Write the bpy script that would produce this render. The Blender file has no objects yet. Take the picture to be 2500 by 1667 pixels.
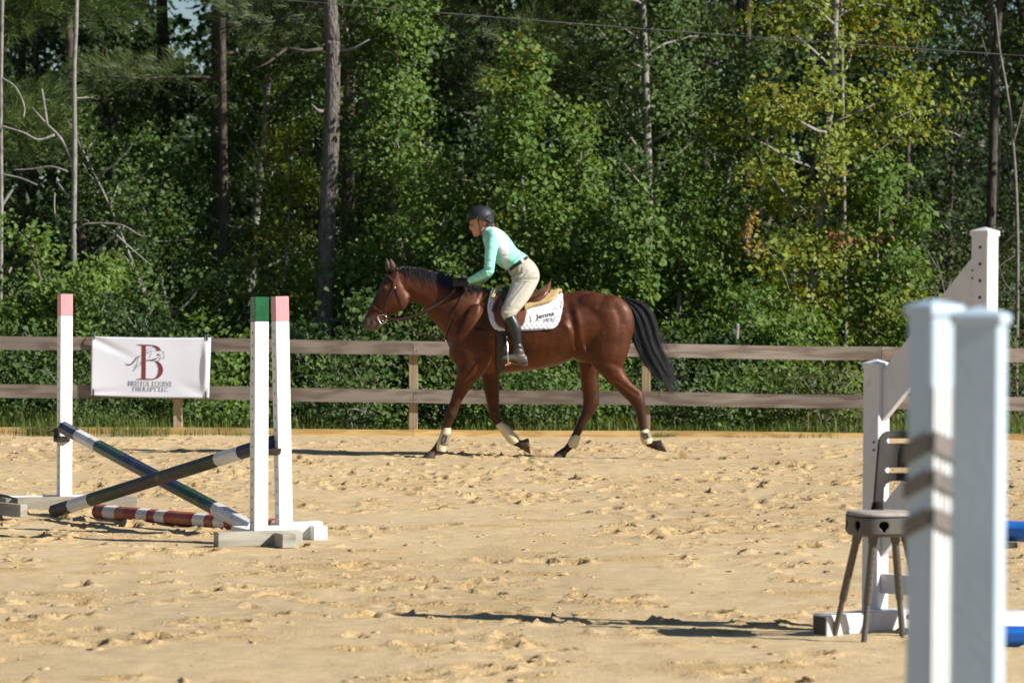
import bpy, bmesh, math, random
import numpy as np
from mathutils import Vector, Matrix
from mathutils.bvhtree import BVHTree

rng = np.random.default_rng(7)
random.seed(7)
scene = bpy.context.scene
col = scene.collection
R = math.radians

# ------------------------------------------------------------------ camera
CAM_H = 1.6
FPX = 120.0 / 36.0 * 2500.0            # focal length in photograph pixels (2500 wide)
PITCH = math.atan((833.5 - 691.0) / FPX)
ROLL = R(0.35)
cam_data = bpy.data.cameras.new('camera')
cam_data.lens = 120.0
cam_data.sensor_width = 36.0
cam_data.clip_start = 0.1
cam_data.clip_end = 3000.0
cam_data.dof.use_dof = True
cam_data.dof.focus_distance = 23.5
cam_data.dof.aperture_fstop = 5.0
cam_data.dof.aperture_blades = 8
cam = bpy.data.objects.new('camera', cam_data)
col.objects.link(cam)
CAM_R = Matrix.Rotation(R(90) - PITCH, 3, 'X') @ Matrix.Rotation(ROLL, 3, 'Z')
cam.matrix_world = Matrix.Translation((0, 0, CAM_H)) @ CAM_R.to_4x4()
scene.camera = cam

# ------------------------------------------------------------------ light
SUN_EL = R(32.5)
SUN_AZ = (0.934, -0.358)               # horizontal direction towards the sun
world = bpy.data.worlds.new('World')
scene.world = world
world.use_nodes = True
wn = world.node_tree
wn.nodes.clear()
w_out = wn.nodes.new('ShaderNodeOutputWorld')
w_bg = wn.nodes.new('ShaderNodeBackground')
w_sky = wn.nodes.new('ShaderNodeTexSky')
w_sky.sky_type = 'NISHITA'
w_sky.sun_disc = False
w_sky.sun_elevation = SUN_EL
w_sky.sun_rotation = math.atan2(SUN_AZ[0], SUN_AZ[1])
w_sky.air_density = 1.0
w_sky.dust_density = 0.0
w_sky.ozone_density = 3.0
w_bg.inputs['Strength'].default_value = 0.05
wn.links.new(w_sky.outputs['Color'], w_bg.inputs['Color'])
wn.links.new(w_bg.outputs['Background'], w_out.inputs['Surface'])

sun_data = bpy.data.lights.new('sun', 'SUN')
sun_data.energy = 5.0
sun_data.angle = R(0.53)
sun_data.color = (1.0, 0.955, 0.88)
sun = bpy.data.objects.new('sun', sun_data)
col.objects.link(sun)
sdir = Vector((SUN_AZ[0] * math.cos(SUN_EL), SUN_AZ[1] * math.cos(SUN_EL), math.sin(SUN_EL)))
sun.rotation_euler = sdir.to_track_quat('Z', 'Y').to_euler()
sun.location = sdir * 60

scene.view_settings.view_transform = 'Standard'
scene.view_settings.look = 'None'
scene.view_settings.gamma = 1.0
scene.view_settings.use_curve_mapping = False
scene.view_settings.exposure = 0.62
scene.render.engine = 'CYCLES'
scene.cycles.max_bounces = 6
scene.cycles.transparent_max_bounces = 6
scene.cycles.use_denoising = True

# ------------------------------------------------------------------ helpers
def at(u, v, Y):
    """photograph pixel -> point of the place at distance Y along the view"""
    d = CAM_R @ Vector(((u - 1250.0) / FPX, -(v - 833.5) / FPX, -1.0))
    k = Y / d.y
    return Vector((d.x * k, Y, CAM_H + d.z * k))

def on_ground(u, v, z=0.0):
    d = CAM_R @ Vector(((u - 1250.0) / FPX, -(v - 833.5) / FPX, -1.0))
    k = (z - CAM_H) / d.z
    return Vector((d.x * k, d.y * k, z))

LOC = {}

def empty(name, loc, label, cat, group=None):
    o = bpy.data.objects.new(name, None)
    o.empty_display_size = 0.1
    col.objects.link(o)
    o.location = loc
    LOC[o.name] = Vector(loc)
    tag(o, label, cat, group)
    return o

def tag(o, label=None, cat=None, group=None, kind=None):
    if label: o['label'] = label
    if cat: o['category'] = cat
    if group: o['group'] = group
    if kind: o['kind'] = kind
    return o

def link_mesh(name, me, parent=None, mats=(), smooth=False):
    o = bpy.data.objects.new(name, me)
    col.objects.link(o)
    for m in mats:
        me.materials.append(m)
    if smooth:
        me.polygons.foreach_set('use_smooth', [True] * len(me.polygons))
    if parent is not None:
        base = LOC.get(parent.name, Vector((0, 0, 0)))
        me.transform(Matrix.Translation(-base))
        o.parent = parent
        LOC[o.name] = base
    else:
        LOC[o.name] = Vector((0, 0, 0))
    return o

def np_mesh(name, verts, faces):
    """verts (n,3), faces (m,k) with constant k"""
    me = bpy.data.meshes.new(name)
    verts = np.asarray(verts, dtype=np.float32)
    faces = np.asarray(faces, dtype=np.int32)
    m, k = faces.shape
    me.vertices.add(len(verts))
    me.vertices.foreach_set('co', verts.ravel())
    me.loops.add(m * k)
    me.loops.foreach_set('vertex_index', faces.ravel())
    me.polygons.add(m)
    me.polygons.foreach_set('loop_start', np.arange(0, m * k, k, dtype=np.int32))
    me.polygons.foreach_set('loop_total', np.full(m, k, dtype=np.int32))
    me.update(calc_edges=True)
    return me

class MB:
    def __init__(self):
        self.v = []
        self.f = []
        self.mi = []
    def add(self, verts, faces, mi=0):
        b = len(self.v)
        self.v += [tuple(p) for p in verts]
        self.f += [tuple(i + b for i in f) for f in faces]
        self.mi += [mi] * len(faces)
    def obox(self, c, ax, ay, az, mi=0, ch=0.0):
        """box from centre and three half-axis vectors; ch = chamfer length"""
        c = Vector(c)
        if ch <= 0:
            vs = [c + ax * sx + ay * sy + az * sz for sx in (-1, 1) for sy in (-1, 1) for sz in (-1, 1)]
            self.add(vs, [(0, 1, 3, 2), (4, 6, 7, 5), (0, 4, 5, 1), (2, 3, 7, 6), (0, 2, 6, 4), (1, 5, 7, 3)], mi)
            return
        bm = bmesh.new()
        vs = [bm.verts.new(c + ax * sx + ay * sy + az * sz) for sx in (-1, 1) for sy in (-1, 1) for sz in (-1, 1)]
        for f in [(0, 1, 3, 2), (4, 6, 7, 5), (0, 4, 5, 1), (2, 3, 7, 6), (0, 2, 6, 4), (1, 5, 7, 3)]:
            bm.faces.new([vs[i] for i in f])
        bmesh.ops.bevel(bm, geom=list(bm.edges), offset=ch, segments=1, affect='EDGES', profile=0.5)
        bm.verts.index_update()
        self.add([v.co.copy() for v in bm.verts], [[v.index for v in f.verts] for f in bm.faces], mi)
        bm.free()
    def board(self, p0, p1, w, t, up=(0, 0, 1), mi=0, ch=0.0):
        """board from p0 to p1; w = size along 'up', t = thickness"""
        p0 = Vector(p0); p1 = Vector(p1)
        d = (p1 - p0)
        L = d.length
        d.normalize()
        up = Vector(up)
        up = (up - d * up.dot(d)).normalized()
        s = d.cross(up)
        self.obox((p0 + p1) / 2, d * (L / 2), s * (t / 2), up * (w / 2), mi, ch)
    def tube(self, pts, rad, n=8, cap=True, mi=0, flat=None):
        pts = [Vector(p) for p in pts]
        if not hasattr(rad, '__len__'):
            rad = [rad] * len(pts)
        rings = []
        up = Vector((0.13, 0.21, 0.97)).normalized()
        prev = None
        for i, p in enumerate(pts):
            a = pts[max(0, i - 1)]; b = pts[min(len(pts) - 1, i + 1)]
            d = (b - a)
            if d.length < 1e-9:
                d = Vector((0, 0, 1))
            d.normalize()
            if prev is None:
                ref = up if abs(d.dot(up)) < 0.9 else Vector((1, 0, 0))
                s = d.cross(ref).normalized()
            else:
                s = (prev - d * prev.dot(d)).normalized()
            prev = s
            t = d.cross(s)
            rings.append([p + (s * math.cos(2 * math.pi * k / n) + t * math.sin(2 * math.pi * k / n)) * rad[i] for k in range(n)])
        self.rings(rings, cap, mi)
    def rings(self, rings, cap=True, mi=0, close=False):
        n = len(rings[0])
        vs = [p for r in rings for p in r]
        fs = []
        m = len(rings)
        for i in range(m - 1 + (1 if close else 0)):
            j = (i + 1) % m
            for k in range(n):
                k2 = (k + 1) % n
                fs.append((i * n + k, i * n + k2, j * n + k2, j * n + k))
        if cap and not close:
            fs.append(tuple(range(n - 1, -1, -1)))
            fs.append(tuple((m - 1) * n + k for k in range(n)))
        self.add(vs, fs, mi)
    def ellipsoid(self, c, r, nu=14, nv=9, rot=None, mi=0):
        c = Vector(c)
        rings = []
        for i in range(nv):
            th = math.pi * (i + 0.5) / nv
            ring = []
            for k in range(nu):
                ph = 2 * math.pi * k / nu
                p = Vector((r[0] * math.sin(th) * math.cos(ph), r[1] * math.sin(th) * math.sin(ph), r[2] * math.cos(th)))
                if rot is not None:
                    p = rot @ p
                ring.append(c + p)
            rings.append(ring)
        self.rings(rings, True, mi)
    def build(self, name, mats, parent=None, smooth=False, auto=None):
        if not isinstance(mats, (list, tuple)):
            mats = [mats]
        me = bpy.data.meshes.new(name)
        me.from_pydata(self.v, [], self.f)
        if len(mats) > 1:
            me.polygons.foreach_set('material_index', self.mi)
        me.validate()
        o = link_mesh(name, me, parent, mats, smooth)
        if auto is not None:
            bm = bmesh.new(); bm.from_mesh(me)
            for f in bm.faces: f.smooth = True
            for e in bm.edges:
                e.smooth = (len(e.link_faces) == 2 and e.calc_face_angle(0) < R(auto))
            bm.to_mesh(me); bm.free()
        return o

def evaluated_mesh(o):
    dg = bpy.context.evaluated_depsgraph_get()
    dg.update()
    return bpy.data.meshes.new_from_object(o.evaluated_get(dg))

def remesh(mb, voxel, smooth_it=4, factor=0.5):
    me = bpy.data.meshes.new('tmp')
    me.from_pydata(mb.v, [], mb.f)
    bm = bmesh.new(); bm.from_mesh(me)
    bmesh.ops.recalc_face_normals(bm, faces=bm.faces)
    bm.to_mesh(me); bm.free()
    o = bpy.data.objects.new('tmp', me)
    col.objects.link(o)
    m = o.modifiers.new('r', 'REMESH')
    m.mode = 'VOXEL'; m.voxel_size = voxel
    if smooth_it:
        s = o.modifiers.new('s', 'SMOOTH')
        s.iterations = smooth_it; s.factor = factor
    out = evaluated_mesh(o)
    bpy.data.objects.remove(o)
    bpy.data.meshes.remove(me)
    return out

def mesh_arrays(me):
    n = len(me.vertices)
    co = np.empty(n * 3, dtype=np.float32); me.vertices.foreach_get('co', co)
    no = np.empty(n * 3, dtype=np.float32); me.vertices.foreach_get('normal', no)
    return co.reshape(-1, 3), no.reshape(-1, 3)

def set_co(me, co):
    me.vertices.foreach_set('co', np.asarray(co, dtype=np.float32).ravel())
    me.update()

def color_attr(me, name, rgba):
    a = me.color_attributes.new(name, 'FLOAT_COLOR', 'POINT')
    a.data.foreach_set('color', np.asarray(rgba, dtype=np.float32).ravel())

def vnoise(x, y, seed=0):
    """smooth value noise, numpy arrays, about -1..1"""
    xi = np.floor(x).astype(np.int64); yi = np.floor(y).astype(np.int64)
    fx = x - xi; fy = y - yi
    fx = fx * fx * (3 - 2 * fx); fy = fy * fy * (3 - 2 * fy)
    def h(a, b):
        n = (a * 374761393 + b * 668265263 + seed * 982451653) & 0x7fffffff
        n = ((n ^ (n >> 13)) * 1274126177) & 0x7fffffff
        n = n ^ (n >> 16)
        return (n & 0xffff) / 32767.5 - 1.0
    a = h(xi, yi); b = h(xi + 1, yi); c = h(xi, yi + 1); d = h(xi + 1, yi + 1)
    return (a * (1 - fx) + b * fx) * (1 - fy) + (c * (1 - fx) + d * fx) * fy

# ------------------------------------------------------------------ materials
def mat(name, base=(0.5, 0.5, 0.5), rough=0.6, metal=0.0, spec=0.5, var=None, scale=8.0, stretch=None,
        bump=0.0, bscale=40.0, detail=4.0, coat=0.0, var2=None, scale2=60.0):
    """principled material; var = second colour mixed by noise"""
    m = bpy.data.materials.new(name)
    m.use_nodes = True
    nt = m.node_tree
    b = nt.nodes['Principled BSDF']
    b.inputs['Base Color'].default_value = (*base, 1)
    b.inputs['Roughness'].default_value = rough
    b.inputs['Metallic'].default_value = metal
    b.inputs['Specular IOR Level'].default_value = spec
    if coat:
        b.inputs['Coat Weight'].default_value = coat
        b.inputs['Coat Roughness'].default_value = 0.15
    tc = nt.nodes.new('ShaderNodeTexCoord')
    oi = nt.nodes.new('ShaderNodeObjectInfo')
    mp = nt.nodes.new('ShaderNodeMapping')
    nt.links.new(tc.outputs['Object'], mp.inputs['Vector'])
    mul = nt.nodes.new('ShaderNodeVectorMath'); mul.operation = 'SCALE'
    comb = nt.nodes.new('ShaderNodeCombineXYZ')
    for i in range(3):
        nt.links.new(oi.outputs['Random'], comb.inputs[i])
    nt.links.new(comb.outputs[0], mul.inputs[0]); mul.inputs['Scale'].default_value = 37.0
    nt.links.new(mul.outputs[0], mp.inputs['Location'])
    if stretch: mp.inputs['Scale'].default_value = stretch
    last = None
    if var:
        n = nt.nodes.new('ShaderNodeTexNoise')
        n.inputs['Scale'].default_value = scale; n.inputs['Detail'].default_value = detail
        nt.links.new(mp.outputs['Vector'], n.inputs['Vector'])
        rp = nt.nodes.new('ShaderNodeValToRGB')
        rp.color_ramp.elements[0].position = 0.38; rp.color_ramp.elements[0].color = (*base, 1)
        rp.color_ramp.elements[1].position = 0.64; rp.color_ramp.elements[1].color = (*var, 1)
        nt.links.new(n.outputs['Fac'], rp.inputs['Fac'])
        last = rp.outputs['Color']
        if var2:
            n2 = nt.nodes.new('ShaderNodeTexNoise')
            n2.inputs['Scale'].default_value = scale2; n2.inputs['Detail'].default_value = 3
            nt.links.new(mp.outputs['Vector'], n2.inputs['Vector'])
            r2 = nt.nodes.new('ShaderNodeValToRGB')
            r2.color_ramp.elements[0].position = 0.60; r2.color_ramp.elements[0].color = (0, 0, 0, 1)
            r2.color_ramp.elements[1].position = 0.70; r2.color_ramp.elements[1].color = (1, 1, 1, 1)
            nt.links.new(n2.outputs['Fac'], r2.inputs['Fac'])
            mx = nt.nodes.new('ShaderNodeMix'); mx.data_type = 'RGBA'
            nt.links.new(r2.outputs['Color'], mx.inputs['Factor'])
            nt.links.new(last, mx.inputs['A']); mx.inputs['B'].default_value = (*var2, 1)
            last = mx.outputs['Result']
        nt.links.new(last, b.inputs['Base Color'])
    if bump > 0:
        n3 = nt.nodes.new('ShaderNodeTexNoise')
        n3.inputs['Scale'].default_value = bscale; n3.inputs['Detail'].default_value = 5
        nt.links.new(mp.outputs['Vector'], n3.inputs['Vector'])
        bp = nt.nodes.new('ShaderNodeBump')
        bp.inputs['Strength'].default_value = 1.0
        bp.inputs['Distance'].default_value = bump
        nt.links.new(n3.outputs['Fac'], bp.inputs['Height'])
        nt.links.new(bp.outputs['Normal'], b.inputs['Normal'])
    return m

def attr_mat(name, attr, rough=0.5, spec=0.4, transl=0.0, bump=0.0, bscale=60.0, stretch=None, sheen=0.0, mottle=0.0):
    m = bpy.data.materials.new(name)
    m.use_nodes = True
    nt = m.node_tree
    b = nt.nodes['Principled BSDF']
    out = nt.nodes['Material Output']
    b.inputs['Roughness'].default_value = rough
    b.inputs['Specular IOR Level'].default_value = spec
    a = nt.nodes.new('ShaderNodeVertexColor'); a.layer_name = attr
    src = a.outputs['Color']
    tc = nt.nodes.new('ShaderNodeTexCoord')
    mp = nt.nodes.new('ShaderNodeMapping')
    nt.links.new(tc.outputs['Object'], mp.inputs['Vector'])
    if stretch: mp.inputs['Scale'].default_value = stretch
    if mottle:
        n = nt.nodes.new('ShaderNodeTexNoise'); n.inputs['Scale'].default_value = 9.0; n.inputs['Detail'].default_value = 6
        nt.links.new(mp.outputs['Vector'], n.inputs['Vector'])
        mr = nt.nodes.new('ShaderNodeMapRange')
        mr.inputs['From Min'].default_value = 0.3; mr.inputs['From Max'].default_value = 0.7
        mr.inputs['To Min'].default_value = 1 - mottle; mr.inputs['To Max'].default_value = 1 + mottle
        nt.links.new(n.outputs['Fac'], mr.inputs['Value'])
        vm = nt.nodes.new('ShaderNodeVectorMath'); vm.operation = 'SCALE'
        nt.links.new(src, vm.inputs[0]); nt.links.new(mr.outputs['Result'], vm.inputs['Scale'])
        src = vm.outputs[0]
    nt.links.new(src, b.inputs['Base Color'])
    if sheen:
        b.inputs['Sheen Weight'].default_value = sheen
    if bump > 0:
        n3 = nt.nodes.new('ShaderNodeTexNoise')
        n3.inputs['Scale'].default_value = bscale; n3.inputs['Detail'].default_value = 4
        nt.links.new(mp.outputs['Vector'], n3.inputs['Vector'])
        bp = nt.nodes.new('ShaderNodeBump'); bp.inputs['Distance'].default_value = bump
        nt.links.new(n3.outputs['Fac'], bp.inputs['Height'])
        nt.links.new(bp.outputs['Normal'], b.inputs['Normal'])
    if transl > 0:
        t = nt.nodes.new('ShaderNodeBsdfTranslucent')
        hs = nt.nodes.new('ShaderNodeMix'); hs.data_type = 'RGBA'; hs.blend_type = 'MULTIPLY'
        hs.inputs['Factor'].default_value = 1.0
        nt.links.new(src, hs.inputs['A']); hs.inputs['B'].default_value = (1.5, 1.35, 0.5, 1)
        nt.links.new(hs.outputs['Result'], t.inputs['Color'])
        mx = nt.nodes.new('ShaderNodeMixShader'); mx.inputs['Fac'].default_value = transl
        nt.links.new(b.outputs['BSDF'], mx.inputs[1]); nt.links.new(t.outputs['BSDF'], mx.inputs[2])
        nt.links.new(mx.outputs['Shader'], out.inputs['Surface'])
    return m

def wood_mat(name, c0, c1, c2, axis=(1.2, 22, 22), rough=0.8, bump=0.002, rings=34.0):
    """weathered sawn timber: long grain bands and knots"""
    m = bpy.data.materials.new(name)
    m.use_nodes = True
    nt = m.node_tree
    b = nt.nodes['Principled BSDF']
    b.inputs['Roughness'].default_value = rough
    b.inputs['Specular IOR Level'].default_value = 0.25
    tc = nt.nodes.new('ShaderNodeTexCoord')
    oi = nt.nodes.new('ShaderNodeObjectInfo')
    comb = nt.nodes.new('ShaderNodeCombineXYZ')
    mul = nt.nodes.new('ShaderNodeVectorMath'); mul.operation = 'SCALE'; mul.inputs['Scale'].default_value = 53.0
    for i in range(3): nt.links.new(oi.outputs['Random'], comb.inputs[i])
    nt.links.new(comb.outputs[0], mul.inputs[0])
    add = nt.nodes.new('ShaderNodeVectorMath'); add.operation = 'ADD'
    nt.links.new(tc.outputs['Object'], add.inputs[0]); nt.links.new(mul.outputs[0], add.inputs[1])
    # low-frequency warp that bends the grain into cathedrals
    mpw = nt.nodes.new('ShaderNodeMapping'); mpw.inputs['Scale'].default_value = (axis[0] * 0.9, axis[1] * 0.32, axis[2] * 0.32)
    nt.links.new(add.outputs[0], mpw.inputs['Vector'])
    nw = nt.nodes.new('ShaderNodeTexNoise'); nw.inputs['Scale'].default_value = 1.0; nw.inputs['Detail'].default_value = 2.5
    nt.links.new(mpw.outputs[0], nw.inputs['Vector'])
    sc = nt.nodes.new('ShaderNodeMath'); sc.operation = 'MULTIPLY'; sc.inputs[1].default_value = rings
    nt.links.new(nw.outputs['Fac'], sc.inputs[0])
    sn = nt.nodes.new('ShaderNodeMath'); sn.operation = 'SINE'
    nt.links.new(sc.outputs[0], sn.inputs[0])
    mr = nt.nodes.new('ShaderNodeMapRange')
    mr.inputs['From Min'].default_value = -1; mr.inputs['From Max'].default_value = 1
    nt.links.new(sn.outputs[0], mr.inputs['Value'])
    # fine fibre
    mpf = nt.nodes.new('ShaderNodeMapping'); mpf.inputs['Scale'].default_value = (axis[0] * 2.5, axis[1] * 7, axis[2] * 7)
    nt.links.new(add.outputs[0], mpf.inputs['Vector'])
    nf = nt.nodes.new('ShaderNodeTexNoise'); nf.inputs['Scale'].default_value = 1.0; nf.inputs['Detail'].default_value = 4
    nt.links.new(mpf.outputs[0], nf.inputs['Vector'])
    m1 = nt.nodes.new('ShaderNodeMix'); m1.data_type = 'FLOAT'; m1.inputs['Factor'].default_value = 0.45
    nt.links.new(mr.outputs['Result'], m1.inputs['A']); nt.links.new(nf.outputs['Fac'], m1.inputs['B'])
    rp = nt.nodes.new('ShaderNodeValToRGB')
    rp.color_ramp.elements[0].position = 0.1; rp.color_ramp.elements[0].color = (*c0, 1)
    rp.color_ramp.elements[1].position = 0.85; rp.color_ramp.elements[1].color = (*c2, 1)
    e = rp.color_ramp.elements.new(0.45); e.color = (*c1, 1)
    nt.links.new(m1.outputs['Result'], rp.inputs['Fac'])
    # slow tint along the board
    nl = nt.nodes.new('ShaderNodeTexNoise'); nl.inputs['Scale'].default_value = 0.8; nl.inputs['Detail'].default_value = 2
    nt.links.new(add.outputs[0], nl.inputs['Vector'])
    ml = nt.nodes.new('ShaderNodeMapRange'); ml.inputs['To Min'].default_value = 0.72; ml.inputs['To Max'].default_value = 1.28
    ml.inputs['From Min'].default_value = 0.3; ml.inputs['From Max'].default_value = 0.7
    nt.links.new(nl.outputs['Fac'], ml.inputs['Value'])
    mo = nt.nodes.new('ShaderNodeMapRange'); mo.inputs['To Min'].default_value = 0.80; mo.inputs['To Max'].default_value = 1.16
    nt.links.new(oi.outputs['Random'], mo.inputs['Value'])
    mq = nt.nodes.new('ShaderNodeMath'); mq.operation = 'MULTIPLY'
    nt.links.new(ml.outputs['Result'], mq.inputs[0]); nt.links.new(mo.outputs['Result'], mq.inputs[1])
    vm = nt.nodes.new('ShaderNodeVectorMath'); vm.operation = 'SCALE'
    nt.links.new(rp.outputs['Color'], vm.inputs[0]); nt.links.new(mq.outputs[0], vm.inputs['Scale'])
    nt.links.new(vm.outputs[0], b.inputs['Base Color'])
    bp = nt.nodes.new('ShaderNodeBump'); bp.inputs['Distance'].default_value = bump
    nt.links.new(m1.outputs['Result'], bp.inputs['Height'])
    nt.links.new(bp.outputs['Normal'], b.inputs['Normal'])
    return m

M = {}
M['fence_wood'] = wood_mat('fence_wood', (0.13, 0.098, 0.076), (0.215, 0.175, 0.143), (0.27, 0.23, 0.195), rings=24.0)
M['post_wood'] = wood_mat('post_wood', (0.28, 0.2, 0.12), (0.42, 0.32, 0.2), (0.48, 0.38, 0.26), axis=(22, 22, 1.5))
M['kick_wood'] = wood_mat('kick_wood', (0.36, 0.22, 0.075), (0.5, 0.33, 0.13), (0.56, 0.39, 0.17))
M['grey_wood'] = wood_mat('grey_wood', (0.17, 0.15, 0.12), (0.3, 0.28, 0.23), (0.38, 0.36, 0.31), axis=(2.2, 2.2, 30), rings=12.0)
M['white_paint'] = mat('white_paint', (0.82, 0.82, 0.81), 0.55, var=(0.76, 0.76, 0.74), scale=5, stretch=(8, 8, 1.2), bump=0.0025, bscale=26, var2=(0.60, 0.57, 0.53), scale2=7)
M['wing_white'] = mat('wing_white', (0.68, 0.68, 0.70), 0.45, var=(0.63, 0.63, 0.65), scale=6, bump=0.0006, bscale=50, var2=(0.56, 0.55, 0.54), scale2=14)
M['pink_paint'] = mat('pink_paint', (0.72, 0.33, 0.36), 0.5, var=(0.64, 0.28, 0.31), scale=12, stretch=(5, 5, 1), bump=0.0015, bscale=40)
M['green_paint'] = mat('green_paint', (0.008, 0.085, 0.03), 0.22, var=(0.012, 0.12, 0.045), scale=14, bump=0.003, bscale=28, spec=0.6)
M['pole_green'] = mat('pole_green', (0.018, 0.06, 0.04), 0.35, var=(0.03, 0.08, 0.05), scale=9, bump=0.001, bscale=50, var2=(0.12, 0.11, 0.08), scale2=11)
M['pole_navy'] = mat('pole_navy', (0.018, 0.026, 0.065), 0.4, var=(0.03, 0.04, 0.085), scale=9, bump=0.001, bscale=50, var2=(0.12, 0.10, 0.09), scale2=11)
M['pole_white'] = mat('pole_white', (0.74, 0.74, 0.75), 0.5, var=(0.66, 0.64, 0.62), scale=7, bump=0.001, bscale=40, var2=(0.42, 0.32, 0.24), scale2=6)
M['pole_red'] = mat('pole_red', (0.27, 0.05, 0.035), 0.5, var=(0.36, 0.09, 0.06), scale=9, bump=0.001, bscale=40, var2=(0.34, 0.16, 0.09), scale2=8)
M['pole_navy_shade'] = mat('pole_navy_shade', (0.040, 0.038, 0.042), 0.5, var=(0.065, 0.060, 0.058), scale=9, bump=0.0015, bscale=50, var2=(0.15, 0.12, 0.10), scale2=11)  # navy bands of the rising pole, their shade put into the colour
M['pole_green_shade'] = mat('pole_green_shade', (0.030, 0.048, 0.026), 0.45, var=(0.045, 0.065, 0.035), scale=9, bump=0.0015, bscale=50, var2=(0.14, 0.12, 0.08), scale2=10)  # green bands of the same pole, dulled to paint in shade
M['blue_paint'] = mat('blue_paint', (0.01, 0.11, 0.45), 0.4, var=(0.015, 0.15, 0.52), scale=9, stretch=(1, 6, 6), bump=0.001)
M['dark_metal'] = mat('dark_metal', (0.06, 0.055, 0.05), 0.45, metal=0.7, var=(0.12, 0.1, 0.08), scale=30, bump=0.001)
M['shade_blue_white'] = mat('white_paint_sky_shade', (0.50, 0.62, 0.74), 0.45, var=(0.46, 0.58, 0.70), scale=5, bump=0.0006, bscale=50)  # white near posts with blue sky shade put into the base colour
M['hole'] = mat('hole', (0.015, 0.014, 0.013), 0.9, spec=0.1)
# ------------------------------------------------------------------ ground and arena sand
FENCE_Y = 35.3

def sand_axis_y():
    ys = [-14.0]
    y = -14.0
    while y < 46:
        if y < 10: d = 1.6
        elif y < 12.6: d = 0.12
        elif y < 17: d = 0.019
        elif y < 22: d = 0.025
        elif y < 29: d = 0.034
        elif y < 35.4: d = 0.045
        else: d = 0.3
        y += d
        if y > FENCE_Y + 0.02: break
        ys.append(y)
    return np.array(ys)

def sand_axis_x():
    fine = np.arange(-5.9, 5.9001, 0.0248)
    out = []
    x = 5.9; d = 0.05
    while x < 26:
        d = min(d * 1.25, 1.5); x += d; out.append(x)
    out = np.array(out)
    return np.concatenate([-out[::-1], fine, out])

def sand_height(X, Y):
    """broad undulation only (used for standing things on the sand)"""
    return 0.012 * vnoise(X * 0.55 + 3, Y * 0.4, 3) + 0.006 * vnoise(X * 1.5, Y * 1.1, 5)

def sand_mat():
    m = attr_mat('sand', 'tint', rough=0.95, spec=0.12, mottle=0.08)
    nt = m.node_tree; b = nt.nodes['Principled BSDF']
    vc = [n for n in nt.nodes if n.type == 'VERTEX_COLOR'][0]
    tc = [n for n in nt.nodes if n.type == 'TEX_COORD'][0]
    def noise(sc, det):
        n = nt.nodes.new('ShaderNodeTexNoise'); n.inputs['Scale'].default_value = sc; n.inputs['Detail'].default_value = det
        n.inputs['Roughness'].default_value = 0.65
        nt.links.new(tc.outputs['Object'], n.inputs['Vector']); return n
    n1 = noise(38.0, 6); n2 = noise(150.0, 3)
    am = nt.nodes.new('ShaderNodeMath'); am.operation = 'MULTIPLY_ADD'; am.inputs[1].default_value = 1.5; am.inputs[2].default_value = 0.30
    nt.links.new(vc.outputs['Alpha'], am.inputs[0])
    h1 = nt.nodes.new('ShaderNodeMath'); h1.operation = 'MULTIPLY'
    nt.links.new(n1.outputs['Fac'], h1.inputs[0]); nt.links.new(am.outputs[0], h1.inputs[1])
    h2 = nt.nodes.new('ShaderNodeMath'); h2.operation = 'MULTIPLY_ADD'; h2.inputs[1].default_value = 0.28
    nt.links.new(n2.outputs['Fac'], h2.inputs[0]); nt.links.new(h1.outputs[0], h2.inputs[2])
    bp = nt.nodes.new('ShaderNodeBump'); bp.inputs['Distance'].default_value = 0.020; bp.inputs['Strength'].default_value = 1.0
    nt.links.new(h2.outputs[0], bp.inputs['Height']); nt.links.new(bp.outputs['Normal'], b.inputs['Normal'])
    return m

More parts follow.
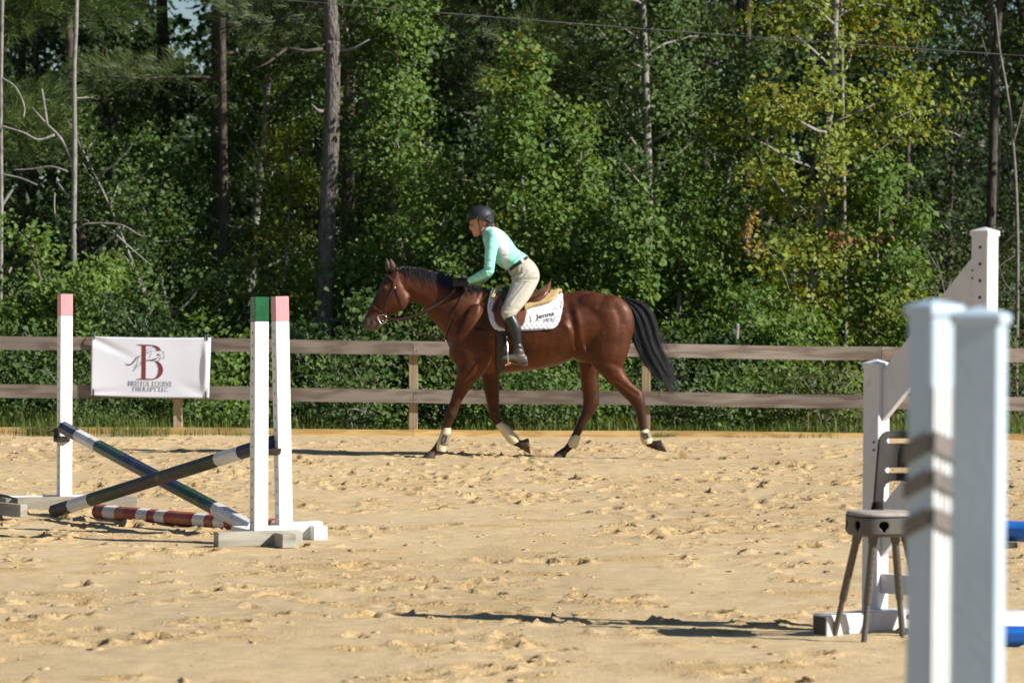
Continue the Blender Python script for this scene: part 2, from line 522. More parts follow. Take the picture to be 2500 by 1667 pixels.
def build_sand():
    xs = sand_axis_x(); ys = sand_axis_y()
    X, Y = np.meshgrid(xs, ys)
    H = sand_height(X, Y)
    H += 0.0045 * vnoise(X * 4.2, Y * 3.1, 11) + 0.0030 * vnoise(X * 11, Y * 8.5, 13)
    H += 0.0019 * vnoise(X * 27, Y * 23, 17)
    fresh = np.clip(0.5 * vnoise(X * 0.9, Y * 0.7, 23) + 0.35 * vnoise(X * 3.0, Y * 2.2, 29), 0, 1) * 0.55
    # harrow drag lines, a few shallow long furrows
    for k in range(7):
        a = rng.uniform(-0.5, 0.25); c = rng.uniform(13, 33); amp = rng.uniform(0.004, 0.010)
        dd = (Y - c - a * X + 0.12 * np.sin(X * 1.3 + k))
        H += -amp * np.exp(-(dd / 0.06) ** 2) + 0.7 * amp * np.exp(-((dd - 0.11) / 0.05) ** 2)
    # hoof prints: crater with pushed-up rim and thrown clods
    n = 3800
    px = rng.uniform(-6.0, 6.0, n)
    py = 12.8 + (FENCE_Y - 13.4) * rng.uniform(0, 1, n) ** 0.85
    rr = rng.uniform(0.028, 0.075, n)
    dep = rng.uniform(0.012, 0.05, n) * rng.choice([0.5, 1.0, 1.15], n)
    ang = rng.normal(0.0, 0.7, n) + rng.choice([0, math.pi], n)
    deep = rng.random(n) < 0.26
    dep = np.where(deep, rng.uniform(0.05, 0.085, n), dep); rr = np.where(deep, rng.uniform(0.04, 0.07, n), rr)
    for i in range(n):
        # tracks thin out in patches
        if vnoise(np.array([px[i] * 0.8]), np.array([py[i] * 0.55]), 41)[0] < -0.15 and rng.random() < 0.7:
            continue
        r = rr[i]; w = r * 3.6
        i0, i1 = np.searchsorted(ys, [py[i] - w, py[i] + w])
        j0, j1 = np.searchsorted(xs, [px[i] - w, px[i] + w])
        if i1 - i0 < 2 or j1 - j0 < 2: continue
        dx = X[i0:i1, j0:j1] - px[i]; dy = Y[i0:i1, j0:j1] - py[i]
        ca, sa = math.cos(ang[i]), math.sin(ang[i])
        a = dx * ca + dy * sa; b = -dx * sa + dy * ca
        q = np.sqrt((a / 1.25) ** 2 + b ** 2) / r
        wob = 1 + 0.22 * vnoise(dx * 30 + i, dy * 30, i % 97)
        q = q * wob
        crater = -dep[i] * np.clip(1.15 - q ** 4 * 1.15, 0, 1)
        rim = 0.24 * min(dep[i], 0.028) * np.exp(-((q - 1.25) / 0.33) ** 2) * (1 + 0.8 * np.clip(-a / r, -1, 1.6))
        mound = 0.24 * min(dep[i], 0.028) * np.exp(-(((a + 1.9 * r) / (0.9 * r)) ** 2 + (b / (0.8 * r)) ** 2))
        rough_ = 1 + 0.9 * vnoise(dx * 60 + i, dy * 60, 7)
        H[i0:i1, j0:j1] += crater + (rim + mound) * rough_
        fr = np.exp(-(q / 1.7) ** 2) * (0.35 + 0.65 * rng.random())
        fresh[i0:i1, j0:j1] = np.maximum(fresh[i0:i1, j0:j1], fr)
    # loose clods and low heaps
    n = 900
    px = rng.uniform(-6, 6, n); py = rng.uniform(12.7, FENCE_Y - 0.4, n)
    for i in range(n):
        r = rng.uniform(0.012, 0.03); hgt = r * rng.uniform(0.2, 0.5)
        w = r * 2.4
        i0, i1 = np.searchsorted(ys, [py[i] - w, py[i] + w]); j0, j1 = np.searchsorted(xs, [px[i] - w, px[i] + w])
        if i1 - i0 < 2 or j1 - j0 < 2: continue
        dx = X[i0:i1, j0:j1] - px[i]; dy = Y[i0:i1, j0:j1] - py[i]
        H[i0:i1, j0:j1] += hgt * np.exp(-((dx / r) ** 2 + (dy / r) ** 2))
    n = 150
    px = rng.uniform(-6, 6, n); py = rng.uniform(13, FENCE_Y - 0.5, n)
    for i in range(n):
        r = rng.uniform(0.12, 0.3); hgt = rng.uniform(0.004, 0.012); w = r * 2.6
        i0, i1 = np.searchsorted(ys, [py[i] - w, py[i] + w]); j0, j1 = np.searchsorted(xs, [px[i] - w, px[i] + w])
        if i1 - i0 < 2 or j1 - j0 < 2: continue
        dx = X[i0:i1, j0:j1] - px[i]; dy = Y[i0:i1, j0:j1] - py[i]
        g = np.exp(-((dx / r) ** 2 + (dy / (0.7 * r)) ** 2))
        H[i0:i1, j0:j1] += hgt * g * (1 + 0.35 * vnoise(dx * 16, dy * 16, i))
        fresh[i0:i1, j0:j1] = np.maximum(fresh[i0:i1, j0:j1], 0.75 * g)
    # banked up against the kick board
    H += 0.02 * np.clip((Y - 34.3) / 1.0, 0, 1) ** 2
    ny, nx = X.shape
    verts = np.stack([X.ravel(), Y.ravel(), H.ravel()], 1)
    idx = np.arange(ny * nx).reshape(ny, nx)
    faces = np.stack([idx[:-1, :-1].ravel(), idx[:-1, 1:].ravel(), idx[1:, 1:].ravel(), idx[1:, :-1].ravel()], 1)
    me = np_mesh('arena_sand', verts, faces)
    f = fresh.ravel()
    dry = np.array([0.555, 0.418, 0.245]); damp = np.array([0.57, 0.38, 0.162])
    c = dry[None, :] * (1 - f[:, None]) + damp[None, :] * f[:, None]
    c *= (1 + 0.05 * vnoise(verts[:, 0] * 5, verts[:, 1] * 4, 31) + 0.06 * vnoise(verts[:, 0] * .6, verts[:, 1] * .35, 37) + 0.04 * vnoise(verts[:, 0] * 1.7, verts[:, 1] * .9, 39))[:, None]
    color_attr(me, 'tint', np.concatenate([c, np.clip(f, 0, 1)[:, None]], 1))
    global FRESH; FRESH = (xs, ys, fresh, H)
    m = sand_mat()
    o = link_mesh('arena_sand', me, None, [m], True)
    tag(o, 'pale tan riding arena sand churned with hoof prints', 'sand', kind='structure')
    return o

SAND = build_sand()

def build_clods():
    xs, ys, fresh, H = FRESH
    V = []; F = []
    ico_v = [(0, 0, 1), (.894, 0, .447), (.276, .851, .447), (-.724, .526, .447), (-.724, -.526, .447), (.276, -.851, .447), (.724, .526, -.447), (-.276, .851, -.447), (-.894, 0, -.447), (-.276, -.851, -.447), (.724, -.526, -.447), (0, 0, -1)]
    ico_f = [(0, 1, 2), (0, 2, 3), (0, 3, 4), (0, 4, 5), (0, 5, 1), (1, 6, 2), (2, 7, 3), (3, 8, 4), (4, 9, 5), (5, 10, 1), (6, 7, 2), (7, 8, 3), (8, 9, 4), (9, 10, 5), (10, 6, 1)]
    iv = np.array(ico_v)
    n = 0
    while n < 3200:
        x = rng.uniform(-5.8, 5.8); y = 12.8 + 22 * rng.random()
        i = np.searchsorted(ys, y); j = np.searchsorted(xs, x)
        if rng.random() > 0.06 + 0.94 * fresh[i, j] ** 1.5: continue
        r = 0.005 + 0.013 * rng.random() ** 2.6
        d = (iv + rng.normal(0, .22, (12, 3))) * (1 + rng.uniform(-.4, .4, (12, 1))) * r * np.array([rng.uniform(.9, 2.4), rng.uniform(.8, 1.6), rng.uniform(.35, .75)])
        b = len(V)
        V += [tuple(p + np.array([x, y, H[i, j] + r * .05])) for p in d]
        F += [(a + b, c + b, e + b) for a, c, e in ico_f]
        n += 1
    me = np_mesh('sand_clods', np.array(V), np.array(F))
    o = link_mesh('sand_clods', me, None, [mat('clod_sand', (0.50, 0.365, 0.205), 0.95, var=(0.45, 0.32, 0.17), scale=60, spec=0.1, bump=0.006, bscale=90)])
    tag(o, 'small loose clods of sand scattered over the arena', 'sand clods', kind='stuff')
build_clods()

def build_ground():
    xs = np.concatenate([np.linspace(-600, -60, 10), np.linspace(-50, 50, 51), np.linspace(60, 600, 10)])
    ys = np.concatenate([np.array([-600, -200, -60, -20.0]), np.linspace(-10, 110, 61), np.array([130, 180, 300, 600, 1200])])
    X, Y = np.meshgrid(xs, ys)
    H = -0.12 + 0.06 * vnoise(X * 0.3, Y * 0.3, 2) + 0.02
    H = np.where(Y > 36.5, H + 0.10 * np.clip((Y - 36) / 6, 0, 1), H)
    verts = np.stack([X.ravel(), Y.ravel(), H.ravel()], 1)
    ny, nx = X.shape
    idx = np.arange(ny * nx).reshape(ny, nx)
    faces = np.stack([idx[:-1, :-1].ravel(), idx[:-1, 1:].ravel(), idx[1:, 1:].ravel(), idx[1:, :-1].ravel()], 1)
    me = np_mesh('ground', verts, faces)
    m = mat('forest_floor', (0.06, 0.05, 0.028), 0.95, spec=0.1, var=(0.06, 0.085, 0.025), scale=0.6, bump=0.02, bscale=9)
    o = link_mesh('ground', me, None, [m], True)
    tag(o, 'leaf-littered grassy ground under the woods', 'ground', kind='structure')
build_ground()

# ------------------------------------------------------------------ fence
def build_fence():
    Y = FENCE_Y
    root = empty('board_fence', (0, Y, 0), 'weathered brown two-rail board fence with yellow kickboard along the sand', 'fence')
    # post pixel columns (8 ft spacing)
    pu = [-705, -135, 433, 1009, 1578, 2152, 2722, 3290]
    px = [at(u, 900, Y).x for u in pu]
    def top_v(u): return 820.0 + (u - 50) * (850.5 - 820.0) / 2440.0
    def mid_v(u): return 936.8 + (u - 50) * (968.5 - 936.8) / 2440.0
    def kick_v(u): return 1041.5 + (u - 50) * (1058.5 - 1041.5) / 2440.0
    def z_at(v, u): return at(u, v, Y).z
    for u, x in zip(pu, px):
        zt = z_at(top_v(u) + 2, u)
        b = MB()
        b.board((x, Y + 0.085, -0.35), (x, Y + 0.085, zt), 0.092, 0.092, up=(1, 0, 0), ch=0.004)
        b.build('post', M['post_wood'], root)
    # rails are 16 ft boards spanning two bays, joints over posts 1,3,5,7
    joints = [-705, -135, 1009, 2152, 3290]
    for a, c in zip(joints[:-1], joints[1:]):
        for fn in (top_v, mid_v):
            z0 = z_at(fn(a), a); z1 = z_at(fn(c), c)
            x0 = at(a, 900, Y).x + 0.003; x1 = at(c, 900, Y).x - 0.003
            b = MB()
            nseg = 9
            rings = []
            for k in range(nseg):
                t = k / (nseg - 1)
                x = x0 + (x1 - x0) * t
                z = z0 + (z1 - z0) * t + 0.006 * math.sin(t * 9 + a) 
                yb = Y + 0.004 * math.sin(t * 7 + c)
                rings.append([Vector((x, yb - 0.019, z - 0.140)), Vector((x, yb + 0.019, z - 0.140)), Vector((x, yb + 0.019, z)), Vector((x, yb - 0.019, z))])
            b.rings(rings)
            b.build('rail', M['fence_wood'], root)
            for xx, zz in ((x0 + 0.03, z0), (x1 - 0.03, z1)):
                for dz in (0.035, 0.105):
                    s = MB(); s.ellipsoid((xx, Y - 0.021, zz - dz), (0.006, 0.004, 0.006), 6, 4)
                    s.build('nail_head', M['dark_metal'], root)
    kj = [-705, -135, 1009, 2152, 3290]
    for a, c in zip(kj[:-1], kj[1:]):
        z0 = z_at(kick_v(a), a); z1 = z_at(kick_v(c), c)
        x0 = at(a, 1040, Y).x + 0.002; x1 = at(c, 1040, Y).x - 0.002
        b = MB()
        rings = []
        for k in range(9):
            t = k / 8
            x = x0 + (x1 - x0) * t; z = z0 + (z1 - z0) * t + 0.005 * math.sin(t * 8 + c)
            rings.append([Vector((x, Y - 0.02, -0.12)), Vector((x, Y + 0.019, -0.12)), Vector((x, Y + 0.019, z)), Vector((x, Y - 0.02, z))])
        b.rings(rings)
        b.build('kickboard', M['kick_wood'], root)
build_fence()

# ------------------------------------------------------------------ banner
def build_banner():
    Y = FENCE_Y - 0.045
    TL, TR, BR, BL = [at(u, v, Y) for u, v in ((224.6, 821), (515.8, 824), (510.8, 970.6), (222.4, 964.8))]
    root = empty('banner', (BL.x + 0.6, Y, BL.z), 'white vinyl banner with maroon letter and jumping horse emblem tied to the fence', 'banner')
    def pt(s, t, off=0.0):
        """s 0..1 left to right, t 0..1 top to bottom"""
        p = TL * (1 - s) * (1 - t) + TR * s * (1 - t) + BR * s * t + BL * (1 - s) * t
        # sag between the tied corners and creases running from them
        y = 0.03 * math.sin(math.pi * s) * (0.25 + t * 0.6) 
        c1 = math.exp(-((t - 0.9 * s - 0.03) / 0.07) ** 2) * max(0, 1 - s * 2.4)
        c2 = math.exp(-((s - 0.965 + 0.05 * (t - 0.5) ** 2) / 0.022) ** 2) * math.sin(math.pi * min(1, max(0, t * 1.05)))
        c3 = math.exp(-((t - 0.96 + 0.25 * s) / 0.05) ** 2) * max(0, 1 - s * 3)
        c4 = math.exp(-(((1 - t) - 0.75 * (1 - s) - 0.02) / 0.09) ** 2) * max(0, 1 - (1 - s) * 3.2)
        c5 = 0.4 * math.exp(-((t - 0.75 * (1 - s)) / 0.08) ** 2) * max(0, 1 - (1 - s) * 3.0)
        y += 0.022 * c1 - 0.030 * c2 + 0.016 * c3 + 0.016 * c4 + 0.02 * c5
        y += 0.004 * math.sin(s * 11 + t * 4) * math.sin(t * 5 + 1)
        z = 0.012 * math.sin(math.pi * s) * (-1 if t > 0.5 else -0.6) * abs(t - 0.5) * 2
        return Vector((p.x, p.y - 0.012 - 0.02 + y * 0.75 - off, p.z + z))
    ns, ntt = 72, 40
    v = [pt(i / ns, j / ntt) for j in range(ntt + 1) for i in range(ns + 1)]
    f = [(j * (ns + 1) + i, (j + 1) * (ns + 1) + i, (j + 1) * (ns + 1) + i + 1, j * (ns + 1) + i + 1) for j in range(ntt) for i in range(ns)]
    b = MB(); b.add(v, f)
    vinyl = mat('banner_vinyl', (0.74, 0.76, 0.84), 0.42, var=(0.71, 0.73, 0.82), scale=3, spec=0.4)
    sh = b.build('sheet', vinyl, root, smooth=True)
    md = sh.modifiers.new('s', 'SOLIDIFY'); md.thickness = 0.0012; md.offset = -1
    # print: coordinates measured in the enlarged photograph of the banner (x 170..2185, y 150..1175)
    def P(x, y, off=0.0035):
        t = (y - 150.0) / (1160.0 - 150.0)
        s = (x - (170 - 15 * t)) / 2012.0
        return pt(s, t, off)
    maroon = mat('maroon_ink', (0.19, 0.03, 0.055), 0.5)
    ink = mat('dark_ink', (0.022, 0.026, 0.045), 0.5)
    grey_ink = mat('grey_ink', (0.12, 0.125, 0.16), 0.5)
    class Ink:
        def __init__(s): s.m = MB()
        def poly(s, pts):
            s.m.add([P(*p) for p in pts], [tuple(range(len(pts)))])
        def band(s, A, B):
            n = len(A)
            vs = [P(*p) for p in A] + [P(*p) for p in B]
            s.m.add(vs, [(i, i + 1, n + i + 1, n + i) for i in range(n - 1)])
        def stroke(s, pts, w0, w1=None, wm=None):
            pts = catmull2(pts, 5)
            n = len(pts); A = []; B = []
            for i, p in enumerate(pts):
                a = pts[max(0, i - 1)]; c = pts[min(n - 1, i + 1)]
                dx, dy = c[0] - a[0], c[1] - a[1]; L = math.hypot(dx, dy) or 1
                t = i / (n - 1)
                w = w0 if w1 is None else w0 * (1 - t) + w1 * t
                if wm: w += wm * math.sin(math.pi * t)
                A.append((p[0] - dy / L * w / 2, p[1] + dx / L * w / 2)); B.append((p[0] + dy / L * w / 2, p[1] - dx / L * w / 2))
            s.band(A, B)
    def catmull2(pts, k):
        if len(pts) < 3: return list(pts)
        out = []
        for i in range(len(pts) - 1):
            p0 = pts[max(0, i - 1)]; p1 = pts[i]; p2 = pts[i + 1]; p3 = pts[min(len(pts) - 1, i + 2)]
            for q in range(k):
                t = q / k
                out.append(tuple(0.5 * ((2 * p1[d]) + (-p0[d] + p2[d]) * t + (2 * p0[d] - 5 * p1[d] + 4 * p2[d] - p3[d]) * t * t + (-p0[d] + 3 * p1[d] - 3 * p2[d] + p3[d]) * t ** 3) for d in (0, 1)))
        out.append(pts[-1]); return out
    k = Ink()
    ys_ = np.linspace(290, 848, 12)
    k.band([(1018, y) for y in ys_], [(1086, y) for y in ys_])                       # stem
    k.band([(932, 272), (1000, 271), (1100, 271), (1200, 275)], [(932, 279), (1000, 290), (1100, 291), (1200, 292)])
    k.band([(925, 866), (1000, 866), (1100, 868), (1200, 864)], [(925, 858), (1000, 848), (1100, 850), (1200, 850)])
    k.band([(1200, 275), (1250, 284), (1300, 310), (1330, 345), (1340, 376)], [(1200, 292), (1232, 306), (1255, 330), (1268, 350), (1270, 372)])
    outer = catmull2([(1232, 545), (1290, 560), (1345, 605), (1380, 690), (1362, 770), (1300, 835), (1200, 865)], 5)
    inner = catmull2([(1232, 552), (1262, 578), (1290, 630), (1302, 700), (1290, 770), (1255, 825), (1195, 850)], 5)
    k.band(outer, inner)
    k.band([(1086, 540), (1150, 538), (1232, 544)], [(1086, 549), (1150, 548), (1232, 553)])
    k.m.build('initial', maroon, root)
    k = Ink()
    k.stroke([(745, 605), (785, 627), (840, 612), (885, 565), (925, 505), (965, 475)], 6, 5, 16)
    k.stroke([(965, 475), (1018, 458)], 5)
    k.stroke([(968, 478), (945, 540), (938, 590), (905, 635), (893, 680), (872, 735)], 7, 4)
    k.stroke([(1016, 575), (970, 600), (930, 640), (910, 690), (885, 728)], 5, 4)
    k.stroke([(940, 625), (925, 660), (905, 700)], 12, 4)
    k.stroke([(1016, 590), (985, 625), (950, 680)], 5, 3)
    k.stroke([(1090, 440), (1112, 420), (1135, 408), (1112, 392), (1102, 362), (1135, 338), (1180, 330), (1205, 318)], 6, 4)
    k.stroke([(1205, 318), (1212, 300), (1240, 318), (1262, 340)], 6)
    k.stroke([(1150, 378), (1195, 372), (1240, 385), (1262, 370)], 5, 4)
    k.stroke([(1155, 385), (1182, 418), (1152, 455), (1146, 510)], 6, 4)
    k.stroke([(1172, 440), (1160, 490)], 4)
    k.stroke([(1262, 372), (1310, 366), (1355, 380), (1385, 402), (1400, 385)], 5)
    k.stroke([(1385, 402), (1390, 450), (1402, 478), (1386, 512), (1366, 500)], 6, 5)
    k.stroke([(1366, 500), (1350, 470), (1322, 452)], 4)
    k.stroke([(1275, 458), (1300, 435), (1335, 455)], 18, 8)
    k.stroke([(1265, 410), (1285, 440), (1322, 470), (1330, 515), (1300, 555)], 5, 4)
    k.stroke([(1330, 490), (1318, 530), (1280, 556)], 6, 4)
    k.stroke([(1090, 541), (1180, 537), (1255, 515), (1312, 488)], 5, 5, 12)
    k.stroke([(1215, 480), (1222, 505)], 4)
    k.m.build('emblem', ink, root)
    # serif capitals as thick and thin strokes on a 0..1 cell
    T, h = 0.16, 0.055
    G = {
     'B': (0.62, [((.16, 0), (.16, 1), T), ((0, 0), (.3, 0), h), ((0, 1), (.3, 1), h), ([(.16, 0), (.42, .03), (.55, .25), (.42, .46), (.2, .49)], None, .1), ([(.2, .49), (.48, .53), (.62, .75), (.45, .97), (.16, 1)], None, .11)]),
     'R': (0.68, [((.16, 0), (.16, 1), T), ((0, 0), (.3, 0), h), ((0, 1), (.32, 1), h), ([(.16, 0), (.44, .04), (.56, .26), (.42, .48), (.2, .51)], None, .1), ((.34, .5), (.66, 1), .13), ((.56, 1), (.74, 1), h)]),
     'I': (0.32, [((.16, 0), (.16, 1), T), ((0, 0), (.32, 0), h), ((0, 1), (.32, 1), h)]),
     'S': (0.5, [([(.44, .16), (.3, .01), (.12, .1), (.1, .3), (.28, .48), (.44, .66), (.4, .92), (.2, 1), (.04, .84)], None, .11), ((.45, .02), (.45, .24), h), ((.03, .76), (.03, .98), h)]),
     'T': (0.64, [((.32, 0), (.32, 1), T), ((.02, .02), (.62, .02), h), ((.03, 0), (.02, .2), h), ((.61, 0), (.62, .2), h), ((.18, 1), (.46, 1), h)]),
     'O': (0.74, [([(.37, 0), (.62, .12), (.71, .5), (.62, .88), (.37, 1), (.12, .88), (.03, .5), (.12, .12), (.37, 0)], None, .1)]),
     'L': (0.55, [((.16, 0), (.16, 1), T), ((0, 0), (.32, 0), h), ((0, 1), (.53, 1), h), ((.53, .78), (.54, 1), h)]),
     'E': (0.56, [((.16, 0), (.16, 1), T), ((0, 0), (.5, 0), h), ((0, 1), (.54, 1), h), ((.16, .49), (.4, .49), h), ((.5, 0), (.51, .2), h), ((.54, .8), (.54, 1), h), ((.4, .4), (.4, .58), h)]),
     'Q': (0.76, [([(.37, 0), (.62, .12), (.71, .5), (.62, .88), (.37, 1), (.12, .88), (.03, .5), (.12, .12), (.37, 0)], None, .1), ([(.38, 1), (.5, 1.2), (.72, 1.3), (.9, 1.24)], None, .09)]),
     'U': (0.72, [([(.15, 0), (.15, .7), (.26, .95), (.42, 1), (.56, .9), (.6, .7), (.6, 0)], None, .1), ((0, 0), (.3, 0), h), ((.5, 0), (.72, 0), h)]),
     'N': (0.76, [((.14, 0), (.14, 1), h), ((.14, 0), (.62, 1), .14), ((.62, 0), (.62, 1), h), ((0, 0), (.2, 0), h), ((.03, 1), (.26, 1), h), ((.52, 0), (.74, 0), h)]),
     'H': (0.76, [((.16, 0), (.16, 1), T), ((.6, 0), (.6, 1), T), ((.16, .48), (.6, .48), h), ((0, 0), (.3, 0), h), ((0, 1), (.3, 1), h), ((.46, 0), (.76, 0), h), ((.46, 1), (.76, 1), h)]),
     'A': (0.7, [((.34, 0), (.1, 1), h), ((.34, 0), (.6, 1), .14), ((.18, .64), (.48, .64), h), ((0, 1), (.22, 1), h), ((.48, 1), (.74, 1), h)]),
     'P': (0.58, [((.16, 0), (.16, 1), T), ((0, 0), (.3, 0), h), ((0, 1), (.32, 1), h), ([(.16, 0), (.44, .04), (.57, .27), (.43, .52), (.2, .55)], None, .1)]),
     'Y': (0.66, [((.1, 0), (.34, .52), .13), ((.6, 0), (.34, .52), h), ((.34, .5), (.34, 1), T), ((0, 0), (.24, 0), h), ((.48, 0), (.7, 0), h), ((.2, 1), (.48, 1), h)]),
     'C': (0.64, [([(.58, .2), (.5, .04), (.34, 0), (.12, .14), (.03, .5), (.12, .86), (.36, 1), (.52, .95), (.6, .8)], None, .1), ((.59, .02), (.59, .24), h)]),
    }
    def line(text, x0, x1, y0, y1):
        tot = sum((G[c][0] + 0.1) if c != ' ' else 0.26 for c in text)
        sx = (x1 - x0) / tot; sy = (y1 - y0)
        x = x0
        ink_ = Ink()
        for c in text:
            if c == ' ':
                x += 0.26 * sx; continue
            w, strokes = G[c]
            for a, b_, wd in strokes:
                pts = a if b_ is None else [a, b_]
                ink_.stroke([(x + p[0] * sx, y0 + p[1] * sy) for p in pts], wd * sx * 0.85)
            x += (w + 0.1) * sx
        ink_.m.build('lettering', grey_ink, root)
    line('BRISTOL EQUINE', 782, 1542, 895, 968)
    line('THERAPY LLC', 850, 1472, 985, 1054)
    tie = mat('tie_black', (0.02, 0.02, 0.02), 0.5)
    for (s, t, dz) in ((0.02, 0.012, 0.05), (0.968, 0.012, 0.05), (0.022, 0.955, -0.1), (0.972, 0.955, -0.1)):
        p = pt(s, t, 0.004)
        b = MB()
        b.tube([p + Vector((0, 0, -dz * 0.4)), p + Vector((0.003, -0.006, 0)), p + Vector((-0.003, 0.0, dz * 0.5)), p + Vector((0.002, 0.01, dz))], 0.007, 5)
        b.build('tie', tie, root, smooth=True)
build_banner()

# ------------------------------------------------------------------ jumps on the left
def post_frame(deg):
    """front normal turned deg to the right of the viewer"""
    a = R(deg)
    f = Vector((math.sin(a), -math.cos(a), 0))      # front face normal
    r = Vector((math.cos(a), math.sin(a), 0))       # to the right of it
    return f, r

def standard(label, base, top, z_cap, deg, capmat, w=0.089, base_mat='white_paint', feet=(), cup=None, holes=None):
    f, r = post_frame(deg)
    root = empty('jump_standard', (base.x, base.y, 0), label, 'jump standard', 'cross rail jump standards')
    ax = (top - base).normalized()
    def at_z(z): return base + ax * ((z - base.z) / ax.z)
    b = MB(); b.board(base, at_z(z_cap), w, w, up=r, ch=0.003)
    b.build('post', M['white_paint'], root)
    b = MB(); b.board(at_z(z_cap + 0.0005), top, w + 0.001, w + 0.001, up=r, ch=0.004)
    b.build('painted_top', M[capmat], root)
    # row of pin holes on the left face
    h = MB()
    z = 0.14
    while z < z_cap - 0.04:
        c = at_z(z) - r * (w / 2 + 0.0012) + f * 0.004
        ring = [c + f * 0.007 * math.cos(q * math.pi / 4) + ax * 0.009 * math.sin(q * math.pi / 4) for q in range(8)]
        h.add(ring, [tuple(range(8))])
        z += 0.0765
    ho = h.build('pin_holes', M['hole'], root); ho['kind'] = 'stuff'
    for (p0, p1, hh, ww, m) in feet:
        b = MB(); b.board(p0, p1, hh, ww, ch=0.004)
        b.build('foot', M[m], root)
    if cup is not None:
        p, side = cup
        b = MB()
        n = 7
        ringo = []
        for q in range(n):
            a = math.pi * q / (n - 1)
            ringo.append((math.cos(a), -math.sin(a)))
        vs = []
        for d_ in (-0.045, 0.045):
            for (ca, sa) in ringo:
                vs.append(p + r * d_ + f * (ca * 0.05) + Vector((0, 0, sa * 0.045)))
        fs = [(q, q + 1, n + q + 1, n + q) for q in range(n - 1)]
        b.add(vs, fs)
        b.obox(p - f * 0.052 + Vector((0, 0, 0.005)), r * 0.045, f * 0.004, Vector((0, 0, 0.045)))
        c = b.build('jump_cup', M['dark_metal'], root)
        md = c.modifiers.new('s', 'SOLIDIFY'); md.thickness = 0.005
        b = MB(); b.tube([p - r * 0.07 * side - f * 0.06 + Vector((0, 0, 0.03)), p + r * 0.1 * side - f * 0.06 + Vector((0, 0, 0.035))], 0.006, 6)
        b.build('pin', M['dark_metal'], root)
    return root

def g3(p, z): return Vector((p.x, p.y, z))

dl = 24.0
pl = at(157, 1223, dl); pl.z = 0.0
tl = at(159, 718, dl)
f22, r22 = post_frame(22)
zc = at(158, 771, dl).z
standard('white jump standard with pink top, alone at the left in front of the banner', pl, tl, zc, 22, 'pink_paint',
         feet=[(pl - r22 * 0.42 - f22 * -0.09 + Vector((0, 0, .042)), pl + r22 * 0.5 + f22 * 0.09 + Vector((0, 0, .042)), 0.089, 0.04, 'grey_wood'),
               (pl - r22 * 0.42 + f22 * -0.07 + Vector((0, 0, .042)), pl + r22 * 0.40 + f22 * -0.07 + Vector((0, 0, .042)), 0.089, 0.04, 'white_paint'),
               (pl - r22 * 0.46 + f22 * -0.30 + Vector((0, 0, .06)), pl - r22 * 0.46 + f22 * 0.34 + Vector((0, 0, .05)), 0.089, 0.089, 'grey_wood')],
         cup=(at(152, 1064, dl - 0.06), -1))
dg = 20.7
pg = at(632, 1290, dg); pg.z = 0.03
tg = at(634, 724.5, dg)
standard('white jump standard with dark green top, right of the banner', pg, tg, at(633, 785, dg).z, 22, 'green_paint',
         feet=[(pg - r22 * 0.30 + f22 * 0.09 + Vector((0, 0, .018)), pg + r22 * 0.235 + f22 * 0.09 + Vector((0, 0, .018)), 0.089, 0.089, 'grey_wood'),
               (pg + r22 * 0.095 + f22 * 0.30 + Vector((0, 0, .014)), pg + r22 * 0.095 + f22 * 0.14 + Vector((0, 0, .014)), 0.085, 0.089, 'grey_wood'),
               (pg + r22 * 0.0 - f22 * 0.05 + Vector((0, 0, .015)), pg + r22 * 0.0 - f22 * 0.42 + Vector((0, 0, .015)), 0.089, 0.089, 'white_paint')])
dk = 21.3
pk = at(694, 1279, dk); pk.z = 0.0
tk = at(683, 723.5, dk)
standard('white jump standard with pink top, leaning close behind the green-topped one', pk, tk, at(684, 784, dk).z, 22, 'pink_paint',
         feet=[(pk - r22 * 0.22 - f22 * -0.09 + Vector((0, 0, .04)), pk + r22 * 0.12 + f22 * 0.09 + Vector((0, 0, .04)), 0.089, 0.089, 'white_paint'),
               (pk - r22 * 0.05 - f22 * 0.09 + Vector((0, 0, .045)), pk + r22 * 0.27 - f22 * 0.09 + Vector((0, 0, .05)), 0.089, 0.089, 'white_paint'),
               (pk + r22 * 0.165 + f22 * 0.22 + Vector((0, 0, .04)), pk + r22 * 0.165 - f22 * 0.04 + Vector((0, 0, .04)), 0.087, 0.089, 'white_paint')],
         cup=(at(664, 1094, dk - 0.05), 1))

def pole(label, a, b, bands, rad=0.047, nside=8, spin=0.2, tilt=0.0):
    a = Vector(a); b = Vector(b)
    d = (b - a).normalized()
    s = d.cross(Vector((0, 0, 1))).normalized(); t = s.cross(d)
    root = MB()
    names = []
    for k, (t0, t1, m) in enumerate(bands):
        if m not in names: names.append(m)
        rings = []
        for tt in (t0, t1):
            p = a.lerp(b, tt)
            rings.append([p + (s * math.cos(2 * math.pi * (q + spin) / nside) + t * math.sin(2 * math.pi * (q + spin) / nside)) * rad for q in range(nside)])
        n = nside
        fs = [(q, (q + 1) % n, n + (q + 1) % n, n + q) for q in range(n)]
        if k == 0: fs.append(tuple(range(n - 1, -1, -1)))
        if k == len(bands) - 1: fs.append(tuple(n + q for q in range(n)))
        root.add(rings[0] + rings[1], fs, names.index(m))
    o = root.build('jump_pole', [M[m] for m in names])
    me = o.data
    c = (a + b) / 2
    me.transform(Matrix.Translation(-c)); o.location = c
    tag(o, label, 'jump pole', 'striped jump poles')
    bv = o.modifiers.new('b', 'BEVEL'); bv.width = 0.004; bv.segments = 2; bv.limit_method = 'ANGLE'; bv.angle_limit = R(25)
    return o

